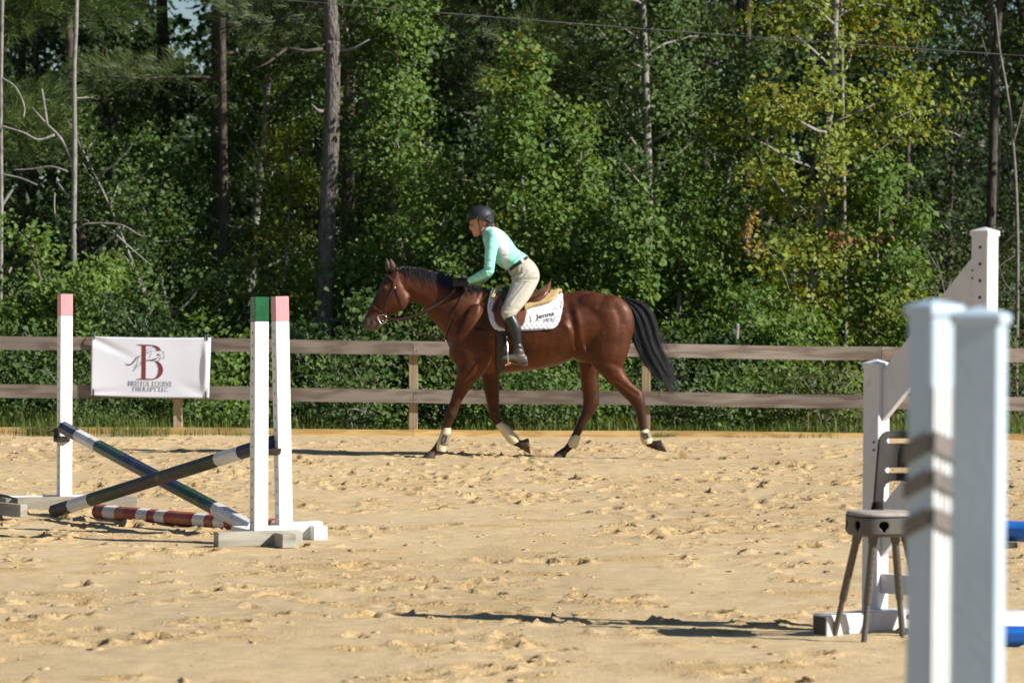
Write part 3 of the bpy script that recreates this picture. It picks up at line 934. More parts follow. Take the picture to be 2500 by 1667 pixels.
g, w_, n_, rd = 'pole_green', 'pole_white', 'pole_navy', 'pole_red'
pole('striped green, white and navy pole sloping down to the right from the left standard', at(155, 1044, 23.85), at(618, 1290, 21.15),
     [(0, .09, n_), (.09, .205, w_), (.205, .345, g), (.345, .64, n_), (.64, .825, g), (.825, 1, w_)])
pole('striped green, white and navy pole sloping up to the right, crossing in front', at(131, 1248, 22.75), at(668, 1079, 21.3),
     [(0, .086, 'pole_navy_shade'), (.086, .18, w_), (.18, .317, 'pole_green_shade'), (.317, .61, 'pole_navy_shade'), (.61, .76, 'pole_green_shade'), (.76, .86, w_), (.86, 1, n_)])
pole('dark red and white striped pole lying on the sand behind the crossed poles', at(237, 1248, 22.9), at(672, 1286, 21.65),
     [(0, .06, rd), (.06, .13, w_), (.13, .255, rd), (.255, .315, w_), (.315, .36, rd), (.36, .415, w_), (.415, .575, rd), (.575, .64, w_), (.64, .69, rd), (.69, .75, w_), (.75, 1, rd)], rad=0.05)

# dark frame of planks lying behind the left standard
root = empty('plank_frame', on_ground(70, 1250), 'low frame of weathered and dark planks lying at the left edge', 'plank frame')
for (p0, p1, hh, tt, m) in (((-12, 1240, 23.2, ), (58, 1247, 22.6), .085, .05, 'grey_wood'),
                            ((40, 1229, 24.6), (86, 1222, 25.0), .03, .04, 'pole_navy'),
                            ((74, 1217, 25.2), (132, 1224, 24.5), .035, .04, 'pole_navy'),
                            ((-40, 1228, 24.6), (46, 1232, 24.2), .06, .05, 'white_paint')):
    b = MB(); b.board(at(*p0), at(*p1), hh, tt, ch=0.003)
    b.build('plank', M[m], root)
# ------------------------------------------------------------------ wing standard on the right
def pyramid_cap(b, c, ax, ay, w, h0, h1):
    """flat post cap: lip of height h0, low pyramid of height h1"""
    lo = [c + ax * sx * w + ay * sy * w for sx, sy in ((-1, -1), (1, -1), (1, 1), (-1, 1))]
    hi = [p + Vector((0, 0, h0)) for p in lo]
    b.add(lo + hi + [c + Vector((0, 0, h0 + h1))],
          [(3, 2, 1, 0), (0, 1, 5, 4), (1, 2, 6, 5), (2, 3, 7, 6), (3, 0, 4, 7), (4, 5, 8), (5, 6, 8), (6, 7, 8), (7, 4, 8)])

def build_wing():
    # posts stand turned about 45 degrees: left face in shade, right face in sun
    a = R(42)
    fl = Vector((-math.sin(a), -math.cos(a), 0))       # left visible face normal
    fr = Vector((math.cos(a), -math.sin(a), 0))        # right visible face normal
    S = at(2141, 1490, 15.78); S.z = 0
    S = S - fl * 0.045 - fr * 0.045
    T = at(2403.5, 1490, 15.42); T.z = 0
    T = T - fl * 0.045 - fr * 0.045
    root = empty('wing_standard', (S.x, S.y, 0), 'tall white jump wing with slanting braces at the right, behind the stool', 'jump wing')
    z_t = at(2403, 574, 15.42).z; z_s = at(2141, 897, 15.78).z
    for nm, P_, zt in (('tall_post', T, z_t), ('short_post', S, z_s)):
        b = MB(); b.board(P_ + Vector((0, 0, 0.02)), P_ + Vector((0, 0, zt)), 0.089, 0.089, up=fl, ch=0.003)
        b.build(nm, M['wing_white'], root)
        b = MB(); pyramid_cap(b, P_ + Vector((0, 0, zt - 0.004)), fl, fr, 0.0485, 0.024, 0.018)
        b.build('post_cap', M['wing_white'], root)
    h = MB()
    z = z_t - 0.055
    while z > 0.3:
        c = T + Vector((0, 0, z)) + fl * 0.0458 + fr * 0.005
        h.add([c + fr * 0.007 * math.cos(q * math.pi / 4) + Vector((0, 0, 0.008 * math.sin(q * math.pi / 4))) for q in range(8)], [tuple(range(8))])
        z -= 0.0755
    for zz in (1.67, 1.635):
        c = T + Vector((0, 0, zz)) + fl * 0.0458 - fr * 0.036
        h.add([c + fr * 0.005 * math.cos(q * math.pi / 4) + Vector((0, 0, 0.006 * math.sin(q * math.pi / 4))) for q in range(8)], [tuple(range(8))])
    for zz in (0.875, 0.838):
        c = S + Vector((0, 0, zz)) + fl * 0.0458 + fr * 0.02
        h.add([c + fr * 0.006 * math.cos(q * math.pi / 4) + Vector((0, 0, 0.007 * math.sin(q * math.pi / 4))) for q in range(8)], [tuple(range(8))])
    ho = h.build('pin_holes', M['hole'], root); ho['kind'] = 'stuff'
    # slanting boards between the posts (they sit on the middle of the posts)
    d = (T - S); L = d.length; d.normalize()
    nrm = d.cross(Vector((0, 0, 1)))
    def brace(zs, zt, w=0.15, t=0.04):
        p0 = S + d * 0.046; p1 = T - d * 0.046
        v = []
        for sgn in (-1, 1):
            for (p, z) in ((p0, zs), (p1, zt)):
                for dz in (-w / 2, w / 2):
                    v.append(p + nrm * (sgn * t / 2) + Vector((0, 0, z + dz)))
        b = MB()
        b.add(v, [(0, 1, 3, 2), (4, 6, 7, 5), (0, 4, 5, 1), (2, 3, 7, 6), (0, 2, 6, 4), (1, 5, 7, 3)])
        b.build('brace', M['wing_white'], root)
    brace(1.09, 1.62, 0.235)
    brace(0.46, 1.02, 0.235)
    b = MB(); b.board(S + d * 0.046 + Vector((0, 0, 0.22)), T - d * 0.046 + Vector((0, 0, 0.22)), 0.09, 0.04)
    b.build('cross_board', M['wing_white'], root)
    # feet run square to the wing, away to the right
    e = Vector((0.80, 0.60, 0))
    s_ = Vector((0.60, -0.80, 0))
    c0 = S + s_ * 0.096
    b = MB(); b.board(c0 - e * 0.43 + Vector((0, 0, 0.052)), c0 + e * 0.34 + Vector((0, 0, 0.052)), 0.1, 0.1, ch=0.004)
    b.build('foot', M['wing_white'], root)
    hb_ = MB(); hb_.obox(c0 - e * 0.4295 + Vector((0, 0, 0.052)), e * 0.0015, s_ * 0.042, Vector((0, 0, 0.042))); hb_.build('hollow_end', mat('hollow', (0.06, 0.058, 0.045), 0.8), root)
    c1 = T - s_ * 0.096
    b = MB(); b.board(c1 - e * 0.22 + Vector((0, 0, 0.052)), c1 + e * 0.36 + Vector((0, 0, 0.052)), 0.1, 0.1, ch=0.004)
    b.build('foot', M['wing_white'], root)
    bt = MB(); p = c0 + e * 0.07 + s_ * 0.052 + Vector((0, 0, 0.07)); bt.ellipsoid(p, (0.012, 0.008, 0.012), 8, 5)
    bt.build('bolt', M['dark_metal'], root, smooth=True)
    # cup that carries the rail
    q = T + fr * 0.1 + Vector((0, 0, 0.43))
    b = MB(); b.obox(q, fr * 0.06, fl * 0.045, Vector((0, 0, 0.012)))
    b.build('jump_cup', M['dark_metal'], root)
    return T, fr
TALL, WFR = build_wing()

def blue_pole(label, a, b):
    m = MB(); a = Vector(a); b = Vector(b)
    d = (b - a).normalized(); s = d.cross(Vector((0, 0, 1))).normalized(); t = s.cross(d)
    m.rings([[p + (s * math.cos(2 * math.pi * (q + 0.5) / 8) + t * math.sin(2 * math.pi * (q + 0.5) / 8)) * 0.05 for q in range(8)] for p in (a, b)])
    c = (a + b) / 2
    o = m.build('jump_pole', M['blue_paint'])
    o.data.transform(Matrix.Translation(-c)); o.location = c
    bv = o.modifiers.new('b', 'BEVEL'); bv.width = 0.005; bv.segments = 2
    tag(o, label, 'jump pole', 'blue jump poles at the right edge')
z1 = at(2480, 1316, 14.95).z
blue_pole('bright blue jump pole held up at the right edge', TALL + Vector((0.06, -0.02, z1)), Vector((5.6, 14.3, z1)))
pA = on_ground(2400, 1552, 0.05); 
blue_pole('bright blue jump pole lying on the sand at the right edge', pA, pA + Vector((3.4, -0.35, 0)))

# ------------------------------------------------------------------ mounting stool with backrest
def build_stool():
    plast = mat('stool_plastic', (0.10, 0.092, 0.08), 0.55, var=(0.12, 0.11, 0.096), scale=10, bump=0.0005, spec=0.4)
    plast_d = mat('stool_back_plastic', (0.030, 0.026, 0.024), 0.65, var=(0.038, 0.034, 0.03), scale=8, spec=0.2)
    cush = mat('stool_cushion', (0.33, 0.29, 0.26), 0.9, var=(0.4, 0.36, 0.32), scale=30, bump=0.004, bscale=60)
    navy = mat('stool_piping', (0.015, 0.017, 0.04), 0.6)
    c = at(2158, 1240, 15.32); z_top = 0.585
    cx, cy = c.x, c.y
    root = empty('stool', (cx, cy, 0), 'grey plastic stool with telescopic legs, padded seat and slotted backrest', 'stool')
    ang = R(18)
    ex = Vector((math.cos(ang), math.sin(ang), 0)); ey = Vector((-math.sin(ang), math.cos(ang), 0))
    C = Vector((cx, cy, 0))
    def outline(rx, ry, n=64, p=3.0):
        out = []
        for k in range(n):
            t = 2 * math.pi * k / n
            q = (abs(math.cos(t)) ** p + abs(math.sin(t)) ** p) ** (-1 / p)
            out.append((rx * q * math.cos(t), ry * q * math.sin(t)))
        return out
    def ring(o, z): return [C + ex * x + ey * y + Vector((0, 0, z)) for x, y in o]
    # skirt with round holes: grid of quads leaving openings, built as a strip with cut cells
    skirt = MB()
    n = 288; rows = 22
    base = outline(0.16, 0.15, n)
    z0, z1 = z_top - 0.092, z_top - 0.022
    per = 36
    grid = [[None] * n for _ in range(rows + 1)]
    vs = []
    for j in range(rows + 1):
        for k in range(n):
            zz = z0 + (z1 - z0) * j / rows
            grid[j][k] = len(vs); x, y = base[k]
            vs.append(C + ex * x + ey * y + Vector((0, 0, zz)))
    fs = []
    for j in range(rows):
        for k in range(n):
            kc = (k + 0.5) % per - per / 2
            jj = (j + 0.5) - rows * 0.55
            if (kc / 6.2) ** 2 + (jj / 6.4) ** 2 < 1 or (abs(kc) < 1.6 and -9.2 < jj < 0):
                continue
            k2 = (k + 1) % n
            fs.append((grid[j][k], grid[j][k2], grid[j + 1][k2], grid[j + 1][k]))
    skirt.add(vs, fs)
    so = skirt.build('seat_skirt', plast, root, smooth=True)
    md = so.modifiers.new('s', 'SOLIDIFY'); md.thickness = 0.006; md.offset = -1
    inner = MB(); inner.rings([ring(outline(0.125, 0.115), z0 + 0.002), ring(outline(0.125, 0.115), z1 - 0.002)])
    inner.build('seat_core', M['hole'], root)
    lip = MB(); lip.rings([ring(outline(0.15, 0.14), z0 - 0.012), ring(outline(0.155, 0.145), z0)])
    lip.build('seat_rim', plast, root)
    pad = MB()
    pad.rings([ring(outline(0.155, 0.145), z1 + 0.006), ring(outline(0.16, 0.15), z1 + 0.012), ring(outline(0.152, 0.142), z1 + 0.021), ring(outline(0.11, 0.1), z1 + 0.026)])
    pad.build('cushion', cush, root, smooth=True)
    pp = MB(); pp.rings([ring(outline(0.161, 0.151), z1 + 0.0005), ring(outline(0.161, 0.151), z1 + 0.0055)])
    pp.build('piping', navy, root)
    # legs
    tops = [(2096, 1306, 15.32), (2133, 1310, 15.22), (2184, 1308, 15.38), (2206, 1306, 15.44)]
    feet = [(2034, 1554), (2108, 1570), (2204, 1556), (2262, 1549)]
    for (tu, tv, td), (fu, fv) in zip(tops, feet):
        p1 = at(tu, tv, td); p0 = on_ground(fu, fv); p0.z = -0.02
        p1.z = z0 + 0.005
        leg = MB()
        kn = p0.lerp(p1, 0.40)
        leg.tube([p0.lerp(p1, 0.38), p0.lerp(p1, 0.385), p1], [0.0165, 0.0178, 0.0178], 14)
        lo = leg.build('leg', plast, root, auto=40)
        l2 = MB(); l2.tube([p0, kn], 0.0135, 12); l2.build('leg_extension', plast, lo, auto=40)
        s3 = MB(); s3.tube([p1.lerp(p0, 0.1), p1.lerp(p0, 0.02), p1], [0.021, 0.023, 0.023], 12); s3.build('leg_socket', plast, lo, auto=40)
        hh = MB()
        d = (p1 - p0).normalized(); sd = d.cross(Vector((0, -1, 0))).normalized(); fw = sd.cross(d)
        if fw.y > 0: fw = -fw
        for q in range(7):
            cc = p0.lerp(p1, 0.5 + 0.055 * q) + fw * 0.0182 * 0.94 + sd * 0.0055
            hh.add([cc + sd * 0.0035 * math.cos(w * math.pi / 3) + d * 0.0035 * math.sin(w * math.pi / 3) for w in range(6)], [tuple(range(6))])
        hh.build('pin_holes', M['hole'], lo)['kind'] = 'stuff'
        ft = MB(); ft.tube([p0 + Vector((0, 0, 0.005)), p0 + Vector((0, 0, 0.026))], [0.024, 0.019], 10); ft.build('rubber_foot', M['hole'], lo)
    # backrest plate with two hand slots and an arched gap, bent backwards
    bx0 = -0.055; W = 0.24; Hh = 0.36
    nx, nz = 44, 66
    vs = []; idx = {}
    fs = []
    bang = R(-6); bx = Vector((math.cos(bang), math.sin(bang), 0)); by = Vector((-math.sin(bang), math.cos(bang), 0))
    B0 = at(2131, 1232, 15.42); B0 = Vector((B0.x, B0.y, z_top - 0.005))
    def bp(s, t):
        # s across 0..W, t height 0..Hh
        lean = 0.02 * (t / Hh) + 0.10 * (t / Hh) ** 2
        narrow = 0.0
        curve = 0.05 * ((s - W / 2) / (W / 2)) ** 2
        return B0 + bx * (s + 0.03 * (t / Hh) * (1 - s / W * 2) * 0.9) + by * (lean * 0.6 - curve) + Vector((0, 0, t))
    def inside(s, t):
        hs, ht = W / 2, Hh
        x = abs(s - W / 2); 
        if t > Hh - 0.05 and x > W / 2 - 0.05:
            if (x - (W / 2 - 0.05)) ** 2 + (t - (Hh - 0.05)) ** 2 > 0.05 ** 2: return False
        def slot(c, h, wd):
            xx = max(0, x - (wd / 2 - h / 2)); return xx ** 2 + (t - c) ** 2 < (h / 2) ** 2
        if slot(Hh - 0.045, 0.024, 0.15): return False
        if slot(Hh - 0.175, 0.026, 0.15): return False
        if t < 0.135 and x < W / 2 - 0.042 + 0.01 * math.cos(t * 40) * 0 :
            if not (t > 0.09 and (x > (W / 2 - 0.042 - 0.045)) and ((x - (W / 2 - 0.087)) ** 2 + (t - 0.09) ** 2 > 0.045 ** 2)):
                return False
        return True
    for i in range(nx):
        for j in range(nz):
            s = (i + 0.5) / nx * W; t = (j + 0.5) / nz * Hh
            if inside(s, t):
                q = []
                for (a, b_) in ((i, j), (i + 1, j), (i + 1, j + 1), (i, j + 1)):
                    if (a, b_) not in idx:
                        idx[(a, b_)] = len(vs); vs.append(bp(a / nx * W, b_ / nz * Hh))
                    q.append(idx[(a, b_)])
                fs.append(tuple(q))
    b = MB(); b.add(vs, fs)
    bo = b.build('backrest', plast_d, root, smooth=True)
    md = bo.modifiers.new('sm', 'SMOOTH'); md.iterations = 3; md.factor = 0.5
    md = bo.modifiers.new('s', 'SOLIDIFY'); md.thickness = 0.012; md.offset = 0
    for s in (0.02, W - 0.02):
        p = bp(s, 0.0)
        b = MB(); b.tube([p + Vector((0, 0, -0.02)), p + Vector((0, 0, 0.03)), p + Vector((0, 0, 0.045))], [0.034, 0.026, 0.02], 10)
        b.build('hinge', M['hole'], root, auto=40)
build_stool()

# ------------------------------------------------------------------ two near posts, out of focus
def near_post(label, u0, v_cap, d, deg, w=0.087, chev=False):
    f, r = post_frame(deg)
    c = at(u0, 1400, d); c.z = 0
    zt = at(u0, v_cap, d).z
    root = empty('jump_standard', (c.x, c.y, 0), label, 'jump standard', 'near white jump standards at the right')
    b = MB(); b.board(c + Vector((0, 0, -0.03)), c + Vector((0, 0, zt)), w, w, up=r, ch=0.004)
    b.build('post', M['shade_blue_white'], root)
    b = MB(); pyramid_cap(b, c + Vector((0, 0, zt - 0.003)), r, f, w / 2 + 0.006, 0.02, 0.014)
    cp = b.build('post_cap', M['shade_blue_white'], root)
    bv = cp.modifiers.new('b', 'BEVEL'); bv.width = 0.004; bv.segments = 2
    for (a0, a1, off) in ((-r, r, 0.094), ):
        for sg in (-1, 1):
            b = MB(); b.board(c - r * 0.3 + f * sg * off * 0.72 + Vector((0, 0, 0.045)), c + r * 0.3 + f * sg * off * 0.72 + Vector((0, 0, 0.045)), 0.089, 0.04, ch=0.003)
            b.build('foot', M['wing_white'], root)
    return root, c, f, r, zt
# far one of the pair: corner towards the viewer, right face in the sun
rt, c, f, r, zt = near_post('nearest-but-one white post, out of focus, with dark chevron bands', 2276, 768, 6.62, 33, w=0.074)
def nz(v): return at(2276, v, 6.62).z
for k in range(6):
    strip = MB()
    q = c + f * 0.0385 + r * (-0.029 + k * 0.0116)
    strip.board(q + Vector((0, 0, nz(1640) - 0.6)), q + Vector((0, 0, nz(940))), 0.0065, 0.005, up=r)
    strip.build('batten', M['white_paint'], rt)
band_m = mat('chevron_brown', (0.14, 0.125, 0.115), 0.6, var=(0.19, 0.17, 0.155), scale=20)
for (v0, v1) in ((1048, 1098), (1140, 1180), (1232, 1276)):
    hw = 0.0375
    zt0, zb0 = nz(v0), nz(v1)
    # Two slanting cleats meeting on the corner (front face f falls to the right, left face -r falls to the left)
    for face, along, drop, proud in ((f, r, 0.028, 0.0455), (-r, -f, 0.03, 0.041)):
        b = MB()
        p0 = c + face * proud - along * (hw if face == f else hw)
        p1 = c + face * proud + along * hw
        t_ = 0.008
        vs = []
        for (p, dz) in ((p0, 0.0), (p1, -drop)):
            for o_ in (-t_ / 2, t_ / 2):
                vs += [p + face * o_ + Vector((0, 0, zt0 + dz)), p + face * o_ + Vector((0, 0, zb0 + dz))]
        b.add(vs, [(0, 1, 3, 2), (4, 6, 7, 5), (0, 4, 5, 1), (2, 3, 7, 6), (0, 2, 6, 4), (1, 5, 7, 3)])
        b.build('chevron_cleat', band_m, rt)
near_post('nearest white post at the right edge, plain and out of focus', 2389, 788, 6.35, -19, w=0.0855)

# ------------------------------------------------------------------ overhead cable
cb = MB()
pts = []
for k in range(61):
    t = k / 60
    u = -2600 + t * 7600
    v = 0.0 + (u - 692) * 0.0757 - ((u - 1600) / 1000.0) ** 2 * 5.5 + 4.5
    p = at(u, v, 36.8)
    pts.append(p)
cb.tube(pts, 0.0055, 6)
o = cb.build('overhead_cable', mat('cable', (0.05, 0.05, 0.055), 0.45, var=(0.13, 0.13, 0.14), scale=3), smooth=True)
tag(o, 'thin grey overhead cable sagging across the trees', 'cable')
# ------------------------------------------------------------------ horse
HY = 31.2
def H2(u, v, y=0.0):
    p = at(u, v, HY)
    return Vector((p.x, HY + y, p.z))

def catmull(pts, k):
    """pts: list of tuples of floats"""
    P = np.array(pts, dtype=float)
    out = []
    n = len(P)
    for i in range(n - 1):
        p0 = P[max(0, i - 1)]; p1 = P[i]; p2 = P[i + 1]; p3 = P[min(n - 1, i + 2)]
        for q in range(k):
            t = q / k
            out.append(0.5 * (2 * p1 + (-p0 + p2) * t + (2 * p0 - 5 * p1 + 4 * p2 - p3) * t * t + (-p0 + 3 * p1 - 3 * p2 + p3) * t ** 3))
    out.append(P[-1])
    return out

def limb(mb, st, n=20, k=4, pinch=0.0, power=2.0):
    """st rows: (fu,fv, bu,bv, half_width, y_offset [,pinch]) in photograph pixels / metres"""
    rows = catmull([tuple(r) + ((pinch,) if len(r) < 7 else ()) for r in st], k)
    rings = []
    for (fu, fv, bu, bv, hw, yo, pc) in rows:
        A = H2(fu, fv); B = H2(bu, bv)
        c = (A + B) / 2; e = (A - B) / 2
        ring = []
        for q in range(n):
            t = 2 * math.pi * q / n
            ct, s_ = math.cos(t), math.sin(t)
            qn = (abs(ct) ** power + abs(s_) ** power) ** (-1 / power)
            ct *= qn; s_ *= qn
            wy = hw * (1 - pc * max(0.0, ct) ** 1.5)
            ring.append(Vector((c.x, HY + yo, c.z)) + e * ct + Vector((0, wy * s_, 0)))
        rings.append(ring)
    mb.rings(rings)

hm = MB()
# barrel: front = top line, back = under line (pinch narrows the top)
limb(hm, [
    (1102, 812, 1104, 868, .09, 0, .1), (1116, 790, 1118, 893, .15, 0, .2), (1140, 752, 1142, 907, .195, 0, .45),
    (1165, 718, 1166, 913, .22, 0, .62), (1190, 704, 1190, 914, .235, 0, .66), (1218, 705, 1218, 912, .25, 0, .6),
    (1250, 715, 1250, 909, .275, 0, .45), (1290, 722, 1290, 905, .295, 0, .36), (1330, 722, 1332, 899, .30, 0, .32),
    (1368, 717, 1370, 889, .295, 0, .3), (1398, 712, 1402, 876, .285, 0, .3), (1427, 709, 1428, 868, .275, 0, .28),
    (1456, 713, 1456, 862, .27, 0, .28), (1487, 721, 1486, 856, .25, 0, .3), (1513, 730, 1510, 842, .21, 0, .3),
    (1532, 750, 1528, 826, .14, 0, .2), (1541, 774, 1539, 806, .05, 0, 0)], n=28, k=3)
# neck
limb(hm, [
    (968, 655, 990, 716, .055, 0, .3), (984, 651, 1003, 737, .066, 0, .45), (1010, 653, 1019, 741, .072, 0, .5),
    (1037, 657, 1034, 752, .08, 0, .5), (1063, 665, 1050, 775, .092, 0, .5), (1089, 674, 1066, 795, .112, 0, .5),
    (1118, 685, 1083, 818, .14, 0, .5), (1150, 697, 1096, 848, .175, 0, .5), (1180, 704, 1115, 880, .19, 0, .5)], n=24, k=3)
# head
limb(hm, [
    (962, 656, 984, 690, .05, 0, .1), (950, 662, 996, 712, .07, 0, .1), (940, 673, 999, 730, .086, 0, .12), (930, 692, 994, 746, .09, 0, .2),
    (921, 711, 981, 759, .082, 0, .25), (911, 731, 965, 767, .066, 0, .3), (903, 747, 949, 773, .055, 0, .3),
    (896, 762, 938, 786, .05, 0, .25), (889, 776, 932, 797, .052, 0, .15), (885.5, 786, 924, 804, .05, 0, .1), (887, 796, 912, 808, .036, 0, 0), (892, 803, 904, 809, .02, 0, 0)], n=22, k=3)
def ball(u, v, y, ru, ry, rv, rotdeg=0):
    s = HY / FPX
    hm.ellipsoid(H2(u, v, y), (ru * s, ry, rv * s), 16, 10, rot=Matrix.Rotation(R(rotdeg), 3, 'Y'))
for sg in (-1, 1):
    ball(974, 733, sg * .055, 25, .032, 27)             # jowl
    ball(940, 703, sg * .070, 11, .020, 6, 30)          # brow over the eye
    ball(893, 786, sg * .036, 7, .022, 8)               # nostril flare
    # shoulder, upper arm, haunch masses
    ball(1140, 812, sg * .165, 26, .075, 78, 22)
    ball(1150, 872, sg * .165, 42, .07, 30, -20)
    ball(1118, 858, sg * .11, 22, .08, 34)
    ball(1487, 792, sg * .15, 62, .11, 74)
    ball(1452, 756, sg * .140, 54, .09, 42)
    ball(1420, 850, sg * .09, 46, .13, 32, 30)
limb(hm, [(1130, 800, 1215, 806, .09, -.155), (1116, 850, 1205, 862, .10, -.17), (1116, 900, 1184, 908, .085, -.175), (1113, 928, 1165, 926, .072, -.17),
          (1106, 953, 1147, 950, .060, -.165), (1099, 978, 1130, 976, .050, -.16), (1090, 1000, 1119.5, 1001, .047, -.155),
          (1085, 1017, 1115, 1016, .046, -.155), (1082, 1033, 1104, 1034, .034, -.155), (1076, 1052, 1098, 1054, .029, -.155),
          (1069, 1070, 1089, 1074, .029, -.155), (1060, 1085, 1083, 1091, .034, -.155), (1051, 1096, 1071, 1103, .028, -.155), (1044, 1101, 1065, 1107, .034, -.155)], k=3)
limb(hm, [(1043, 1100, 1066, 1106, .036, -.155), (1037, 1108, 1065, 1112, .046, -.155), (1027, 1118, 1061, 1121, .056, -.155)], k=2)
limb(hm, [(1160, 850, 1228, 855, .09, .15), (1171, 900, 1220, 897, .078, .16), (1178, 943, 1220, 943, .063, .155), (1186, 977, 1219, 975, .051, .15),
          (1190, 1001, 1219, 998, .047, .15), (1195, 1018, 1221, 1011, .046, .15), (1203, 1034, 1224, 1026, .034, .15),
          (1217, 1051, 1238, 1040, .029, .15), (1233, 1069, 1254, 1057, .029, .15), (1245, 1084, 1266, 1071, .035, .15), (1260, 1092, 1273, 1076, .029, .15), (1271, 1097, 1283, 1073, .035, .15)], k=3)
limb(hm, [(1270, 1097, 1282, 1072, .036, .15), (1283, 1105, 1287, 1071, .046, .15), (1297, 1113, 1291, 1070, .054, .15)], k=2)
limb(hm, [(1420, 750, 1533, 760, .13, -.13), (1430, 800, 1542, 798, .135, -.14), (1433, 850, 1536, 850, .125, -.15), (1444, 890, 1522, 888, .105, -.15),
          (1468, 916, 1523, 904, .082, -.145), (1494, 942, 1540, 930, .066, -.14), (1516, 962, 1558, 946, .056, -.135), (1532, 978, 1569, 956, .05, -.13),
          (1543, 993, 1573, 972, .05, -.13), (1550, 1008, 1575, 994, .044, -.13), (1555, 1026, 1577, 1018, .035, -.13), (1559, 1045, 1579, 1040, .030, -.13),
          (1563, 1064, 1583, 1060, .030, -.13), (1568, 1082, 1591, 1073, .036, -.13), (1584, 1091, 1601, 1073, .029, -.13), (1599, 1097, 1609, 1072, .034, -.13)], k=3)
limb(hm, [(1598, 1097, 1608, 1071, .036, -.13), (1612, 1100, 1610, 1071, .046, -.13), (1628, 1103, 1612, 1070, .054, -.13)], k=2)
limb(hm, [(1400, 820, 1480, 825, .11, .13), (1410, 872, 1470, 876, .1, .14), (1415, 908, 1464, 912, .082, .14), (1420, 942, 1463, 940, .066, .135),
          (1423, 968, 1463, 963, .055, .13), (1423, 986, 1465, 984, .05, .13), (1420, 1004, 1457, 1002, .047, .13), (1413, 1026, 1441, 1024, .038, .13),
          (1404, 1045, 1428, 1047, .031, .13), (1394, 1065, 1415, 1069, .030, .13), (1382, 1087, 1402, 1094, .036, .13), (1368, 1098, 1389, 1105, .029, .13), (1361, 1103, 1384, 1110, .034, .13)], k=3)
limb(hm, [(1360, 1102, 1384, 1109, .036, .13), (1354, 1110, 1383, 1114, .046, .13), (1345, 1118, 1379, 1122, .055, .13)], k=2)

horse_me = remesh(hm, 0.0105, 13, 0.5)

# pixel coordinates of every vertex (approximate inverse of H2)
_s = HY / FPX
def to_px(co):
    u = 1250 + (co[:, 0]) / _s
    v = 691 + (CAM_H - co[:, 2]) / _s
    # undo roll
    return u - (v - 833.5) * math.tan(ROLL), v + (u - 1250) * math.tan(ROLL)

def muscle(me, lines):
    co, no = mesh_arrays(me)
    u, v = to_px(co)
    disp = np.zeros(len(co))
    side = np.clip(np.abs(no[:, 1]) * 1.6, 0, 1)
    for pts, amp, sig in lines:
        best = np.full(len(co), 1e9)
        P = catmull(pts, 6)
        for a, b in zip(P[:-1], P[1:]):
            dx, dy = b[0] - a[0], b[1] - a[1]
            L2 = dx * dx + dy * dy + 1e-9
            t = np.clip(((u - a[0]) * dx + (v - a[1]) * dy) / L2, 0, 1)
            d2 = (u - a[0] - t * dx) ** 2 + (v - a[1] - t * dy) ** 2
            best = np.minimum(best, d2)
        disp += amp * np.exp(-best / (2 * sig * sig)) * side
    far = co[:, 1] > HY + 0.05
    co = co + no * disp[:, None]
    set_co(me, co)

muscle(horse_me, [
    ([(1168, 720), (1150, 775), (1130, 820), (1108, 850)], -0.005, 6),            # front of the shoulder blade
    ([(1196, 735), (1192, 800), (1186, 850), (1178, 890)], -0.006, 8),            # behind the shoulder
    ([(1150, 760), (1140, 810), (1122, 850)], 0.003, 9),
    ([(1125, 890), (1150, 880), (1178, 868)], -0.008, 5),                         # arm / forearm
    ([(1010, 735), (1040, 752), (1070, 790), (1092, 830)], -0.007, 4),            # jugular groove
    ([(1003, 690), (1040, 705), (1090, 745), (1118, 775)], -0.006, 8),
    ([(1385, 745), (1398, 790), (1404, 830), (1416, 862)], -0.016, 7),            # flank hollow
    ([(1375, 790), (1395, 815), (1400, 850)], 0.008, 5),
    ([(1404, 760), (1412, 800), (1418, 840), (1438, 888)], 0.010, 6),
    ([(1500, 745), (1512, 790), (1508, 840), (1498, 885)], -0.005, 7),            # poverty line
    ([(1440, 760), (1470, 800), (1480, 860)], -0.003, 10),
    ([(1455, 890), (1485, 885), (1515, 895)], -0.008, 5),
    ([(1500, 925), (1530, 945), (1552, 960)], -0.007, 3.5),                       # gaskin tendon
    ([(1543, 985), (1555, 970)], 0.004, 4),
    ([(1120, 925), (1112, 960), (1104, 985)], -0.006, 4), ([(1140, 920), (1128, 955)], 0.005, 5),
    ([(1098, 1003), (1106, 1012)], 0.006, 5),
    ([(1205, 1006), (1208, 1016)], 0.005, 5),
    ([(1264, 760), (1270, 800), (1262, 860)], -0.0008, 5), ([(1284, 765), (1292, 815), (1284, 870)], -0.001, 5),
    ([(1306, 770), (1314, 820), (1306, 872)], -0.0014, 5), ([(1328, 775), (1337, 822), (1330, 868)], -0.0014, 5),
    ([(1349, 780), (1359, 820), (1353, 858)], -0.0014, 5),
    ([(925, 718), (922, 745), (935, 765)], -0.006, 4),                            # face crest
    ([(945, 745), (965, 742), (985, 732)], 0.003, 6),
    ([(906, 800), (914, 792), (919, 784)], -0.007, 1.8),                          # mouth
    ([(888, 790), (892, 783)], -0.018, 2.6),                                      # nostril
    ([(1000, 712), (1010, 725), (1022, 738)], -0.010, 4),
])

